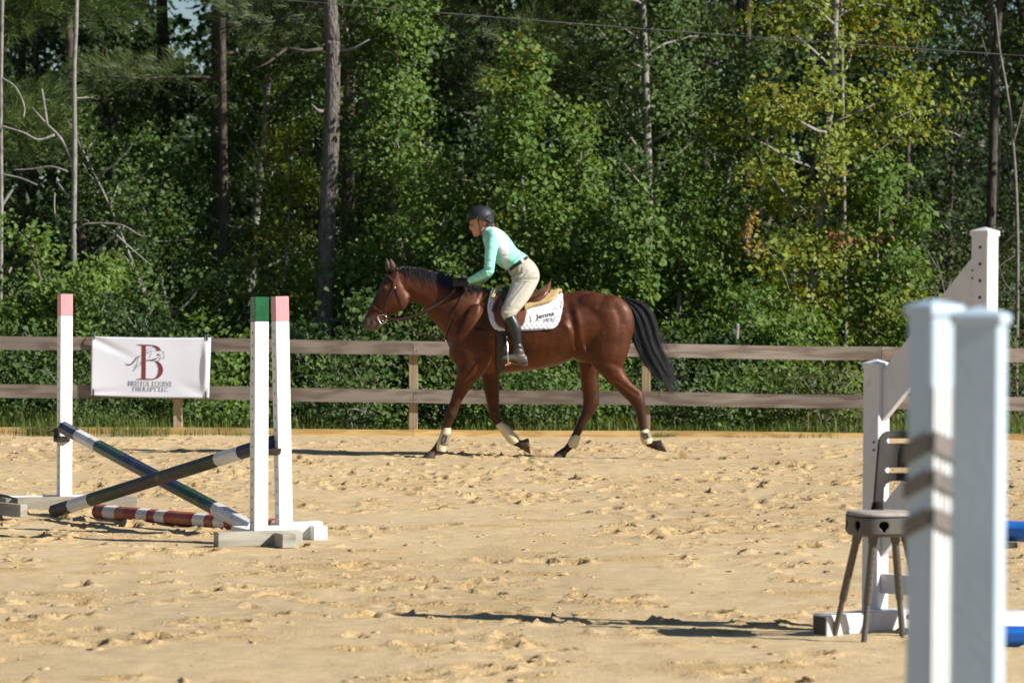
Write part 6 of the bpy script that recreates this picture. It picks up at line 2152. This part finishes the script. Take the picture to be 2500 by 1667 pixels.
def needle_tufts(name, C, D_, parent, colr, L=.17, n=16, w=.0045):
    """C tuft centres, D_ tuft directions"""
    m = len(C)
    d = D_[:, None, :] + trng.normal(0, .55, (m, n, 3))
    d /= np.linalg.norm(d, axis=2)[:, :, None]
    s = np.cross(d, np.array([.2, -1, .3])); s /= (np.linalg.norm(s, axis=2)[:, :, None] + 1e-6)
    base = C[:, None, :] + trng.normal(0, .03, (m, n, 3))
    ln = L * trng.uniform(.6, 1.15, (m, n, 1))
    V = np.stack([base - s * w, base + s * w, base + d * ln + np.array([0, 0, -.12]) * ln * .5], 2).reshape(-1, 3)
    F = np.arange(m * n * 3).reshape(-1, 3)
    me = np_mesh(name, V, F)
    cc = colr[:, None, :] * trng.uniform(.6, 1.3, (m, n, 1))
    cc = np.repeat(cc.reshape(-1, 3), 3, axis=0)
    color_attr(me, 'leafcol', np.concatenate([cc, np.ones((len(cc), 1))], 1))
    o = link_mesh(name, me, parent, [needle_m], False); o['kind'] = 'stuff'
    return o

def pine(label, upts, D, r0, r1, height, boughs, bark, stubs=(), ntuft=900, group='pine trees', tcol=((.034, .060, .017), (.085, .12, .028)), needle_L=.19, crown_h=None):
    """upts: (u,v) of the trunk in the picture from bottom to top; the trunk goes on above the view"""
    P = [np.array(at(u, v, D)) for u, v in upts]
    base = P[0].copy(); base[2] = -.2
    d = (P[-1] - P[-2]) / np.linalg.norm(P[-1] - P[-2])
    top = P[-1] + d * max(1, (height - P[-1][2])) / max(.3, d[2])
    pts = [base] + P + [P[-1] * .6 + top * .4, top]
    root = empty('pine_tree', (base[0], D, 0), label, 'pine tree', group)
    zz = np.array([p[2] for p in pts])
    m = MB()
    rr = np.interp(zz, [zz[0], 5.5, height], [r0, r1, .03])
    sm = catmull([tuple(p) + (r,) for p, r in zip(pts, rr)], 5)
    m.tube([Vector(p[:3]) for p in sm], [p[3] * (1 + .05 * math.sin(i * 2.1)) for i, p in enumerate(sm)], 14)
    m.build('trunk', bark, root, smooth=True)
    for stub in stubs:
        a, b_, r = stub[:3]
        s = MB(); A = np.array(at(a[0], a[1], D)); B = np.array(at(b_[0], b_[1], D - .15))
        mid = (A + B) / 2 + np.array([0, -.05, -.04])
        s.tube([Vector(A), Vector(mid), Vector(B)], [r, r * .85, r * .55], 7); s.build('broken_branch', dead_wood if len(stub) == 3 else bark_dark, root, smooth=True)
    # boughs with needle tufts
    lb = MB(); C = []; Dr = []; col_ = []
    lo, hi = np.array(tcol[0]), np.array(tcol[1])
    bl = list(boughs)
    ch = crown_h or height * .45
    nb = 26
    for k in range(nb):
        z = ch + (height - ch) * (k + .5) / nb
        az = k * 2.4; L = 2.6 * (1 - (z - ch) / (height - ch)) ** .6 + .5
        bl.append((z, az, L, .15))
    for (z, az, L, el) in bl:
        i = np.searchsorted([p[2] for p in pts], z); i = min(max(1, i), len(pts) - 1)
        a, b_ = pts[i - 1], pts[i]; f = (z - a[2]) / max(1e-6, b_[2] - a[2]); p0 = a * (1 - f) + b_ * f
        bp = wander(p0, (math.cos(az), math.sin(az), el), L, 8, .10, -.01)
        lb.tube([Vector(p) for p in bp], [.028 * (1 - .75 * q / 8) * min(1, L / 2) + .004 for q in range(9)], 5)
        high = z > 8
        nt_ = int(ntuft * L / 24 * (.35 if high else 1))
        bc = trng.uniform(0, 1)
        for q in range(nt_):
            s = trng.uniform(.30, 1.0) * 8; i0 = min(7, int(s)); f = s - i0
            c = bp[i0] * (1 - f) + bp[i0 + 1] * f
            tw = trng.normal(0, .20, 3) * np.array([1, 1, .6]); tw[2] += .05
            C.append(c + tw); dd = tw / (np.linalg.norm(tw) + 1e-6) + np.array([math.cos(az), math.sin(az), .6]) * .8
            Dr.append(dd); w = np.clip(.5 * bc + trng.uniform(0, .6), 0, 1); col_.append(lo * (1 - w) + hi * w)
    lb.build('branches', bark, root, smooth=True)['kind'] = 'stuff'
    needle_tufts('crown', np.array(C), np.array(Dr), root, np.array(col_), L=needle_L)
    return root

def bare(name, label, D, paths, mtl=None, cat='dead tree', group=None, twigs=0):
    """paths: list of (pixel polyline, r0, r1)"""
    first = at(*paths[0][0][0], D)
    root = empty(name, (first.x, D, 0), label, cat, group)
    mtl = mtl or dead_wood
    tr_ = MB()
    for k, (pl, r0, r1) in enumerate(paths):
        P = catmull([tuple(at(u, v, D)) for u, v in pl], 5)
        n = len(P)
        off = [.06 * k * math.sin(1.7 * k) * i / n for i in range(n)]
        m = MB()
        m.tube([Vector((p[0], p[1] + o_, p[2])) for p, o_ in zip(P, off)], [r0 + (r1 - r0) * i / (n - 1) for i in range(n)], 7)
        ob = m.build('trunk' if k == 0 else 'branch', mtl, root, smooth=True)
    return root

# --- tall pine in front of the wood and its neighbours
pine('tall grey-barked pine standing behind the fence, left of the horse', [(786, 1060), (792, 800), (797, 600), (806, 420), (812, 220), (812, 110), (806, 0)], 42.0, .118, .086, 17,
     [(5.0, math.pi * .9, 1.6, .1), (5.4, .3, 2.0, .15), (5.0, 2.4, 1.4, .2)], bark_grey,
     stubs=[((831, 126), (902, 97), .022), ((795, 273), (760, 255), .022), ((800, 118), (700, 118), .026, 1), ((702, 117), (610, 175), .018, 1)], ntuft=1500)
pine('dark pine trunk close behind the tall grey-barked pine', [(845, 1050), (850, 480), (852, 240), (853, 0)], 43.6, .09, .072, 16,
     [(5.2, .4, 1.8, .2), (5.6, 2.8, 1.8, .1)], bark_dark, stubs=[((866, 375), (935, 335), .02), ((838, 75), (925, 28), .03)], ntuft=900)
pine('slender pine with sunlit bark patches in the left of the wood', [(548, 1050), (546, 450), (543, 220), (540, 0)], 43.8, .062, .05, 16,
     [(4.2, 3.0, 1.8, .1), (4.9, .2, 2.2, .1), (5.3, 2.2, 1.8, .2), (4.5, 1.0, 1.6, .2), (5.8, 3.9, 2.2, .1)], bark_dark, ntuft=1500)
pine('dark pine trunk at the top left under the gap of sky', [(402, 1040), (400, 500), (398, 200), (395, 0)], 50, .10, .085, 17,
     [(4.4, 3.3, 1.6, .05), (4.0, .4, 1.4, .1)], bark_dark, ntuft=1300)
pine('young pine with a sunlit needle bough at the left edge', [(-60, 1050), (-62, 500), (-60, 0)], 43, .07, .06, 12,
     [(3.25, -.15, 1.15, .25), (3.45, -.4, 1.1, .25), (3.7, .3, 1.1, .25), (4.4, -.2, 1.8, .1), (4.9, .2, 2.0, .1), (5.3, -.4, 2.0, .0)], bark_dark, ntuft=2400,
     tcol=((.05, .095, .024), (.12, .17, .04)))
pine('leaning dark pine whose boughs fill the top left corner', [(285, 1050), (262, 500), (255, 0)], 53, .08, .07, 15,
     [(4.2, 3.3, 2.4, .05), (4.6, 3.0, 2.6, .05), (5.0, 3.5, 2.6, .02)], bark_dark, ntuft=1700)
pine('soft-needled pine behind the bare snag in the middle', [(1235, 1050), (1232, 500), (1228, 0)], 47, .075, .06, 14,
     [(3.8, .2, 1.5, .2), (4.2, 3.1, 1.5, .2), (4.5, -.5, 1.8, .15), (4.8, 3.6, 1.7, .15), (5.1, .3, 1.8, .1), (5.4, 2.8, 1.8, .1), (5.8, -.3, 1.8, .1), (4.0, 4.4, 1.3, .2), (4.7, 5.2, 1.5, .2)], bark_dark, ntuft=2600,
     tcol=((.055, .095, .024), (.12, .165, .045)))
pine('straight pine far back at the right', [(1725, 1040), (1722, 500), (1720, 0)], 62, .10, .085, 15, [(5.6, 1, 2, .1), (6, 3, 2, .1), (6.2, 5, 2, .1)], bark_dark, ntuft=1300)

# --- sweetgum, the big yellow-green tree at the right
def acc_top(P, t, b, c): return (P[:, 2] > 4.3) & (c > .35)
def acc_low(P, t, b, c): return (np.abs(P[:, 2] - (2.15 + .12 * (P[:, 0] - 3.7))) < .16) & (P[:, 0] > 3.75)
def acc_any(P, t, b, c): return c > .86
SG_X = at(1975, 900, 41.6).x
tree('sweetgum_tree', 'tall yellow-green sweetgum with reddish top and pale trunk at the right', 1975, 41.6, 10.5, 1.6, 15500, 'lime', trunk_r=.07, base_z=.25, leaf=.088, cone=.5, up=.22, nb=64,
     bark=bark_pale, accents=[(acc_top, RED * .8, .2), (acc_low, RED, .75), (acc_any, np.array([.30, .27, .03]), .5)], group='sweetgum trees')
bare('turning_branch', 'small branch of orange autumn leaves left of the yellow-green sweetgum', 40.6, [([(1850, 622), (1822, 600), (1812, 565), (1826, 540)], .012, .006), ([(1815, 560), (1840, 525)], .008, .004)], mtl=bark_dark, cat='branch')
C = np.concatenate([np.array(at(u, v, 40.55)) + trng.normal(0, s, (n, 3)) for (u, v, n, s) in ((1842, 535, 13, .045), (1832, 555, 15, .055), (1820, 566, 11, .045), (1850, 612, 13, .055), (1826, 597, 6, .03), (1838, 430, 7, .04), (1842, 450, 6, .035))])
lv = leaves_mesh('leaves', C, trng.normal(0, .5, (len(C), 3)) + np.array([.3, -.5, .5]), np.full(len(C), .062), np.where(trng.uniform(0, 1, (len(C), 1)) < .6, ORANGE, GOLD) * trng.uniform(.7, 1.2, (len(C), 1)), bpy.data.objects['turning_branch'], True, leaf_m)

# --- front row of saplings and bushes, left to right
F = 'saplings and bushes behind the fence'
tree('leafy_bush', 'bright green bush at the far left behind the fence', 150, 40.2, 2.25, .85, 6500, 'bright', cat='bush', group=F, base_z=.05, stems=3, cone=.4, leaf=.075)
tree('leafy_bush', 'dull green bush low beside the left standard', -20, 39.6, 1.7, .8, 4000, 'mid', cat='bush', group=F, base_z=.05, stems=3, cone=.4)
tree('small_tree', 'round mid-green small tree above the banner', 470, 42.6, 3.9, 1.45, 11500, 'mid', group=F, base_z=.15, cone=.45, leaf=.07, stems=2)
tree('small_tree', 'glossy green small tree with upswept sprays left of the tall pine', 600, 45.0, 6.2, 1.5, 10500, 'mid', group=F, base_z=.6, cone=.5, leaf=.075)
tree('sapling', 'slim yellow-green sapling just left of the tall pine trunk', 700, 43.2, 3.5, .5, 4600, 'lime', group=F, base_z=.1, cone=.35, leaf=.08, accents=[(acc_any, GOLD, .25)])
tree('leafy_bush', 'low bright bush at the foot of the tall pine', 900, 42.6, 2.0, .75, 5200, 'bright', cat='bush', group=F, base_z=.05, stems=3, cone=.4, leaf=.08)
tree('sapling', 'slender green sapling right of the tall pine', 925, 42.8, 5.2, .75, 7500, 'bright', group=F, base_z=.2, cone=.3, leaf=.08, up=.5)
tree('sapling', 'slender leafy sapling left of the rider helmet', 1035, 43.0, 5.6, .8, 7500, 'mid', group=F, base_z=.2, cone=.3, leaf=.08, up=.5)
tree('sapling', 'short bright sapling between the horse ears and the rider', 1085, 41.4, 2.9, .55, 4200, 'bright', group=F, base_z=.1, cone=.3, leaf=.075, up=.5)
tree('leafy_bush', 'dark green bush behind the horse head', 930, 39.4, 1.25, .75, 3800, 'mid', cat='bush', group=F, base_z=.02, stems=3, cone=.4)
tree('sapling', 'bright green upright sapling just behind the rider', 1300, 41.2, 4.4, .62, 7500, 'bright', group=F, base_z=.1, cone=.3, leaf=.085, up=.5, accents=[(acc_any, np.array([.28, .26, .05]), .3)])
tree('sapling', 'bright green narrow sapling a little right of the rider', 1385, 41.6, 3.6, .55, 5500, 'bright', group=F, base_z=.1, cone=.3, leaf=.08, up=.5)
tree('sapling', 'bright leafy sapling over the horse croup', 1500, 40.6, 2.5, .48, 4500, 'bright', group=F, base_z=.05, cone=.4, leaf=.085)
tree('leafy_bush', 'green bush under the horse belly line beyond the fence', 1240, 39.6, 1.5, .9, 5500, 'bright', cat='bush', group=F, base_z=.02, stems=3, cone=.4, leaf=.08)
tree('small_tree', 'tall dense dark green tree right of the rider', 1580, 46.5, 8.2, 1.75, 15000, 'mid', group=F, base_z=.5, cone=.4, leaf=.075)
tree('sapling', 'mid-green sapling right of the horse tail', 1640, 41.0, 2.9, .5, 4500, 'bright', group=F, base_z=.05, cone=.4, leaf=.08)
tree('sapling', 'narrow green sapling left of the sweetgum', 1770, 42.4, 4.6, .62, 6500, 'mid', group=F, base_z=.1, cone=.4, leaf=.08)
tree('leafy_bush', 'low green bush at the foot of the sweetgum', 1840, 39.8, 1.5, .8, 4500, 'bright', cat='bush', group=F, base_z=.02, stems=3, cone=.4, leaf=.08)
tree('sapling', 'sapling with flat layered sprays right of the sweetgum', 2130, 41.4, 2.9, 1.0, 6000, 'bright', group=F, base_z=.2, cone=.5, leaf=.09, up=.1)
tree('leafy_bush', 'grey-green bush at the right edge behind the wing', 2440, 41.0, 2.0, .8, 3800, 'olive', cat='bush', group=F, base_z=.02, stems=3, cone=.4, leaf=.06)
tree('small_tree', 'olive small tree with thin leaves at the right edge', 2400, 48.5, 7.0, 1.6, 8500, 'olive', group=F, base_z=1.4, cone=.4, leaf=.055, bark=bark_pale)


for (u_, D_, h_, pal_, lb_) in ((300, 38.6, 1.0, 'dark', 'low bush behind the banner'), (420, 39.2, 1.2, 'dark', 'low bush behind the right end of the banner'), (620, 38.4, 1.0, 'bright', 'low bush right behind the green-topped standard'), (760, 38.8, 1.0, 'dark', 'low dull bush under the tall pine'),
        (1075, 38.6, 1.25, 'olive', 'low olive bush between fence post and horse chest'), (1170, 38.3, .8, 'dark', 'low bush between the forelegs beyond the fence'), (1400, 38.6, 1.2, 'bright', 'low bush below the horse flank beyond the fence'), (1530, 39.0, .9, 'dark', 'low bush behind the hind legs beyond the fence'),
        (1700, 39.2, .9, 'dark', 'low bush beyond the fence right of the tail'), (1930, 39.4, 1.1, 'bright', 'low bush under the sweetgum crown'), (60, 38.6, .9, 'mid', 'low bush at the left edge behind the fence')):
    tree('leafy_bush', lb_, u_, D_, h_, .75, 2700, pal_, cat='bush', group=F, base_z=.02, stems=3, cone=.4, leaf=.075)

for (u_, D_, h_, pal_, lb_) in ((215, 36.9, .55, 'mid', 'weedy clump just behind the kickboard below the banner'), (520, 37.2, .7, 'bright', 'weedy clump behind the kickboard right of the banner'), (900, 36.8, .6, 'mid', 'weedy clump behind the kickboard under the horse head'), (1130, 37.3, .75, 'bright', 'weedy clump behind the near foreleg'), (1290, 36.9, .6, 'mid', 'weedy clump under the horse belly'),
        (1370, 37.4, .8, 'bright', 'weedy clump left of the far hind leg'), (1680, 37.0, .6, 'mid', 'weedy clump behind the kickboard below the tail'), (1880, 37.3, .55, 'bright', 'weedy clump behind the kickboard below the sweetgum'), (2040, 37.0, .5, 'olive', 'weedy clump behind the kickboard left of the wing')):
    tree('weed_clump', lb_, u_, D_, h_, .62, 1500, pal_, cat='weeds', group=F, base_z=.02, stems=3, cone=.35, leaf=.06)

# --- second row and the deep wood, one object per tree
mid_spots = [(-180, 47, 7, 'mid'), (60, 49, 6, 'dark'), (250, 47, 3.0, 'dark'), (370, 49.5, 2.6, 'dark'), (690, 50, 7.5, 'mid'), (760, 54, 7, 'dark'), (900, 49, 7.5, 'mid'), (1060, 50, 8, 'mid'), (1150, 46.5, 5.5, 'mid'), (1420, 50, 8, 'mid'),
             (1520, 53, 8.5, 'dark'), (1700, 50, 8.5, 'mid'), (1840, 47.5, 8, 'mid'), (2100, 56, 7.0, 'dark'), (2200, 60, 6.5, 'dark'), (2300, 58, 6.5, 'dark'), (2560, 49, 7, 'olive'), (2680, 46, 7, 'mid'), (-330, 46, 7, 'mid')]  # dark palette puts shade of the deep wood into the leaf colour
names_ = {'mid': 'green', 'dark': 'dark green', 'olive': 'olive green'}
order = sorted(mid_spots)
for i, (u_, D_, h_, pal) in enumerate(order):
    tree('forest_tree', '%s forest tree from the left in the second row of the wood, %s leaves' % (['first', 'second', 'third', 'fourth', 'fifth', 'sixth', 'seventh', 'eighth', 'ninth', 'tenth', 'eleventh', 'twelfth', 'thirteenth', 'fourteenth', 'fifteenth', 'sixteenth', 'seventeenth', 'eighteenth', 'nineteenth'][i], names_[pal]),
         u_, D_, h_ + 2.5, 1.45, 4600, pal, group='second row of forest trees', base_z=.6, cone=.35, leaf=.085, fancy=False, trunk_r=.07, bark=bark_dark)
k = 0
for u_ in range(-500, 3100, 118):
    D_ = 62 + 14 * trng.random()
    gap = any(a < u_ < b for a, b in ((255, 500), (2290, 2420)))
    h_ = trng.uniform(8, 11) if not gap else 5.6
    tree('forest_tree', 'tree of the dark back row deep in the wood', u_ + trng.uniform(-40, 40), D_, h_, 2.3, 2400, 'dark', group='back row of forest trees', base_z=.2, cone=.25, leaf=.20, fancy=False, trunk_r=.09, bark=bark_dark, tight=.22)
# --- bare and dead trees
for u_ in range(-450, 3000, 150):
    gap = 240 < u_ < 520 or 2270 < u_ < 2440
    tree('forest_tree', 'tree of the farthest row closing off the wood', u_ + trng.uniform(-30, 30), trng.uniform(80, 92), 6.0 if gap else trng.uniform(11.5, 13.5), 3.3, 1700, 'dark', group='farthest row of forest trees', base_z=.2, cone=.2, leaf=.36, fancy=False, trunk_r=.11, bark=bark_dark, tight=.35, nb=40)
# --- tall trees added so their unseen crowns above the picture shade the wood behind
i_ = 0
for X_, D_ in ((-9.5, 47), (-7.2, 49.5), (-5.6, 46.5), (-4.0, 48.8), (-2.2, 50.5), (-.6, 47.5), (1.2, 49.5), (2.9, 47.2), (4.6, 50), (6.3, 47.6), (8.1, 49.6), (9.9, 47.4), (11.8, 49), (13.7, 47.2), (15.8, 49.4), (18, 47.8), (20.2, 49)):
    tree('shade_canopy_tree', 'tall straight trunk in the second row, unseen crown added to shade the wood', 0, D_, 12.5 + 1.5 * trng.random(), 2.9, 6200, 'dark', group='tall trees added to shade the wood', base_z=6.4, cone=.25, leaf=.17, fancy=False, trunk_r=.085, bark=bark_dark, x=X_ + trng.uniform(-.4, .4), tight=.22, nb=34)
bare('dead_tree', 'pale dead tree with crooked bare limbs at the far left', 40.7, [([(186, 1040), (184, 800), (180, 600), (182, 420), (182, 300), (181, 180), (186, 60), (188, -40)], .038, .024),
     ([(180, 405), (165, 370), (145, 335), (110, 300), (75, 262)], .022, .012), ([(115, 305), (110, 265), (103, 218)], .018, .013), ([(133, 330), (95, 342), (60, 325), (5, 308)], .016, .010),
     ([(166, 420), (125, 407), (80, 412), (28, 415)], .014, .008), ([(168, 484), (150, 462), (136, 446)], .014, .008), ([(190, 560), (210, 548), (260, 546), (305, 552), (345, 575), (372, 578)], .015, .008),
     ([(200, 645), (240, 612), (280, 578), (308, 555)], .014, .009), ([(285, 575), (320, 610), (362, 648)], .012, .007), ([(160, 615), (145, 570), (130, 520), (128, 470)], .014, .008),
     ([(190, 540), (215, 520), (248, 500)], .011, .006), ([(45, 572), (85, 556), (125, 545)], .008, .005), ([(187, 240), (202, 232)], .010, .008)], bark_pale)
bare('bare_trunk', 'thin pale trunk running up the left edge', 40.2, [([(2, 1060), (1, 800), (3, 500), (2, 250), (6, -30)], .030, .022), ([(3, 505), (18, 480), (33, 458)], .022, .016), ([(2, 425), (50, 435), (92, 452)], .012, .008), ([(4, 190), (40, 215), (62, 260), (62, 290)], .012, .007)], bark_pale)
bare('dead_tree', 'bare grey snag standing above the rider', 43.2, [([(1301, 1000), (1300, 700), (1298, 400), (1298, 250), (1296, 130)], .034, .014), ([(1297, 290), (1265, 275), (1245, 235)], .012, .005), ([(1298, 265), (1320, 215), (1348, 195)], .010, .005), ([(1297, 300), (1240, 305), (1150, 280), (1130, 275)], .012, .005), ([(1299, 360), (1340, 345), (1380, 330)], .010, .005)], dead_wood)
bare('dead_tree', 'dead grey branching tree at the right edge', 45.0, [([(2478, 1050), (2484, 700), (2480, 450), (2462, 250), (2440, 120), (2430, 20)], .030, .010), ([(2481, 500), (2455, 380), (2440, 330)], .012, .005), ([(2484, 620), (2452, 640), (2432, 660)], .012, .006), ([(2474, 350), (2495, 260), (2510, 180)], .012, .006), ([(2460, 240), (2420, 160), (2400, 90)], .010, .004), ([(2484, 560), (2440, 548), (2424, 552)], .009, .004), ([(2482, 720), (2450, 690), (2430, 640)], .010, .004)], dead_wood)
bare('dead_stump', 'short pale snag standing behind the fence right of the horse tail', 39.0, [([(1792, 1050), (1796, 900), (1798, 830), (1800, 790)], .034, .022), ([(1797, 850), (1775, 840), (1760, 830)], .012, .006)], bark_pale)
bare('bare_trunk', 'slim pale trunk behind the fence right of the sweetgum', 43.4, [([(2064, 1060), (2066, 900), (2062, 600), (2056, 200), (2054, -60)], .034, .024)], bark_pale)
bare('bare_trunk', 'slim pale trunk among leaves right of the rider', 43.5, [([(1660, 1020), (1658, 800), (1662, 560), (1664, 500)], .024, .016)], dead_wood)

# ------------------------------------------------------------------ grass
def grass(name, label, spots, n, hmin, hmax, w, lo, hi):
    k = trng.integers(0, len(spots), n)
    S_ = np.array(spots)[k]
    x = trng.uniform(S_[:, 0], S_[:, 1]); y = trng.uniform(S_[:, 2], S_[:, 3])
    patch = .5 + .5 * vnoise(x * .9, y * .9, 5)
    h = (hmin + (hmax - hmin) * trng.uniform(0, 1, n) ** 1.6 * (0.12 + .88 * patch ** 2.2)) * S_[:, 4]
    a = trng.uniform(0, 6.28, n); lean = h * trng.uniform(.1, .75, n)
    dx, dy = np.cos(a), np.sin(a)
    px_, py_ = -dy * w, dx * w
    z0 = -.06
    b0 = np.stack([x - px_, y - py_, np.full(n, z0)], 1); b1 = np.stack([x + px_, y + py_, np.full(n, z0)], 1)
    m0 = np.stack([x - px_ * .7 + dx * lean * .35, y - py_ * .7 + dy * lean * .35, h * .62], 1); m1 = np.stack([x + px_ * .7 + dx * lean * .35, y + py_ * .7 + dy * lean * .35, h * .62], 1)
    t = np.stack([x + dx * lean, y + dy * lean, h * .98], 1)
    V = np.stack([b0, b1, m1, m0, t, t + np.array([.001, 0, 0])], 1).reshape(-1, 3)
    F = (np.arange(n)[:, None, None] * 6 + np.array([[0, 1, 2, 3], [3, 2, 5, 4]])[None]).reshape(-1, 4)
    me = np_mesh(name, V, F)
    ww = np.clip(.6 * patch + trng.uniform(-.2, .5, n), 0, 1)[:, None]
    c = np.array(lo) * (1 - ww) + np.array(hi) * ww
    dry = trng.uniform(0, 1, n) < .06
    c[dry] = (.32, .26, .12)
    color_attr(me, 'leafcol', np.repeat(np.concatenate([c, np.ones((n, 1))], 1), 6, axis=0))
    o = link_mesh(name, me, None, [leaf_m]); tag(o, label, 'grass', kind='stuff')
grass('grass', 'tall green grass growing behind the kickboard', [(-7.5, 7.5, 35.5, 36.6, 1.0), (-7.5, 7.5, 36.5, 39.5, 1.1)], 13000, .05, .50, .004, (.075, .125, .025), (.20, .26, .06))
grass('grass', 'tufts of grass growing through the sand at the left kickboard', [(-5.4, -3.9, 34.95, 35.26, .9), (-5.0, -4.5, 34.9, 35.25, 1.2), (-4.1, -3.5, 34.9, 35.26, 1.0), (-3.4, -2.3, 35.1, 35.27, .5), (1.4, 1.7, 35.15, 35.27, .35), (2.2, 3.4, 35.15, 35.27, .3)], 1500, .08, .42, .0035, (.07, .12, .03), (.17, .23, .07))
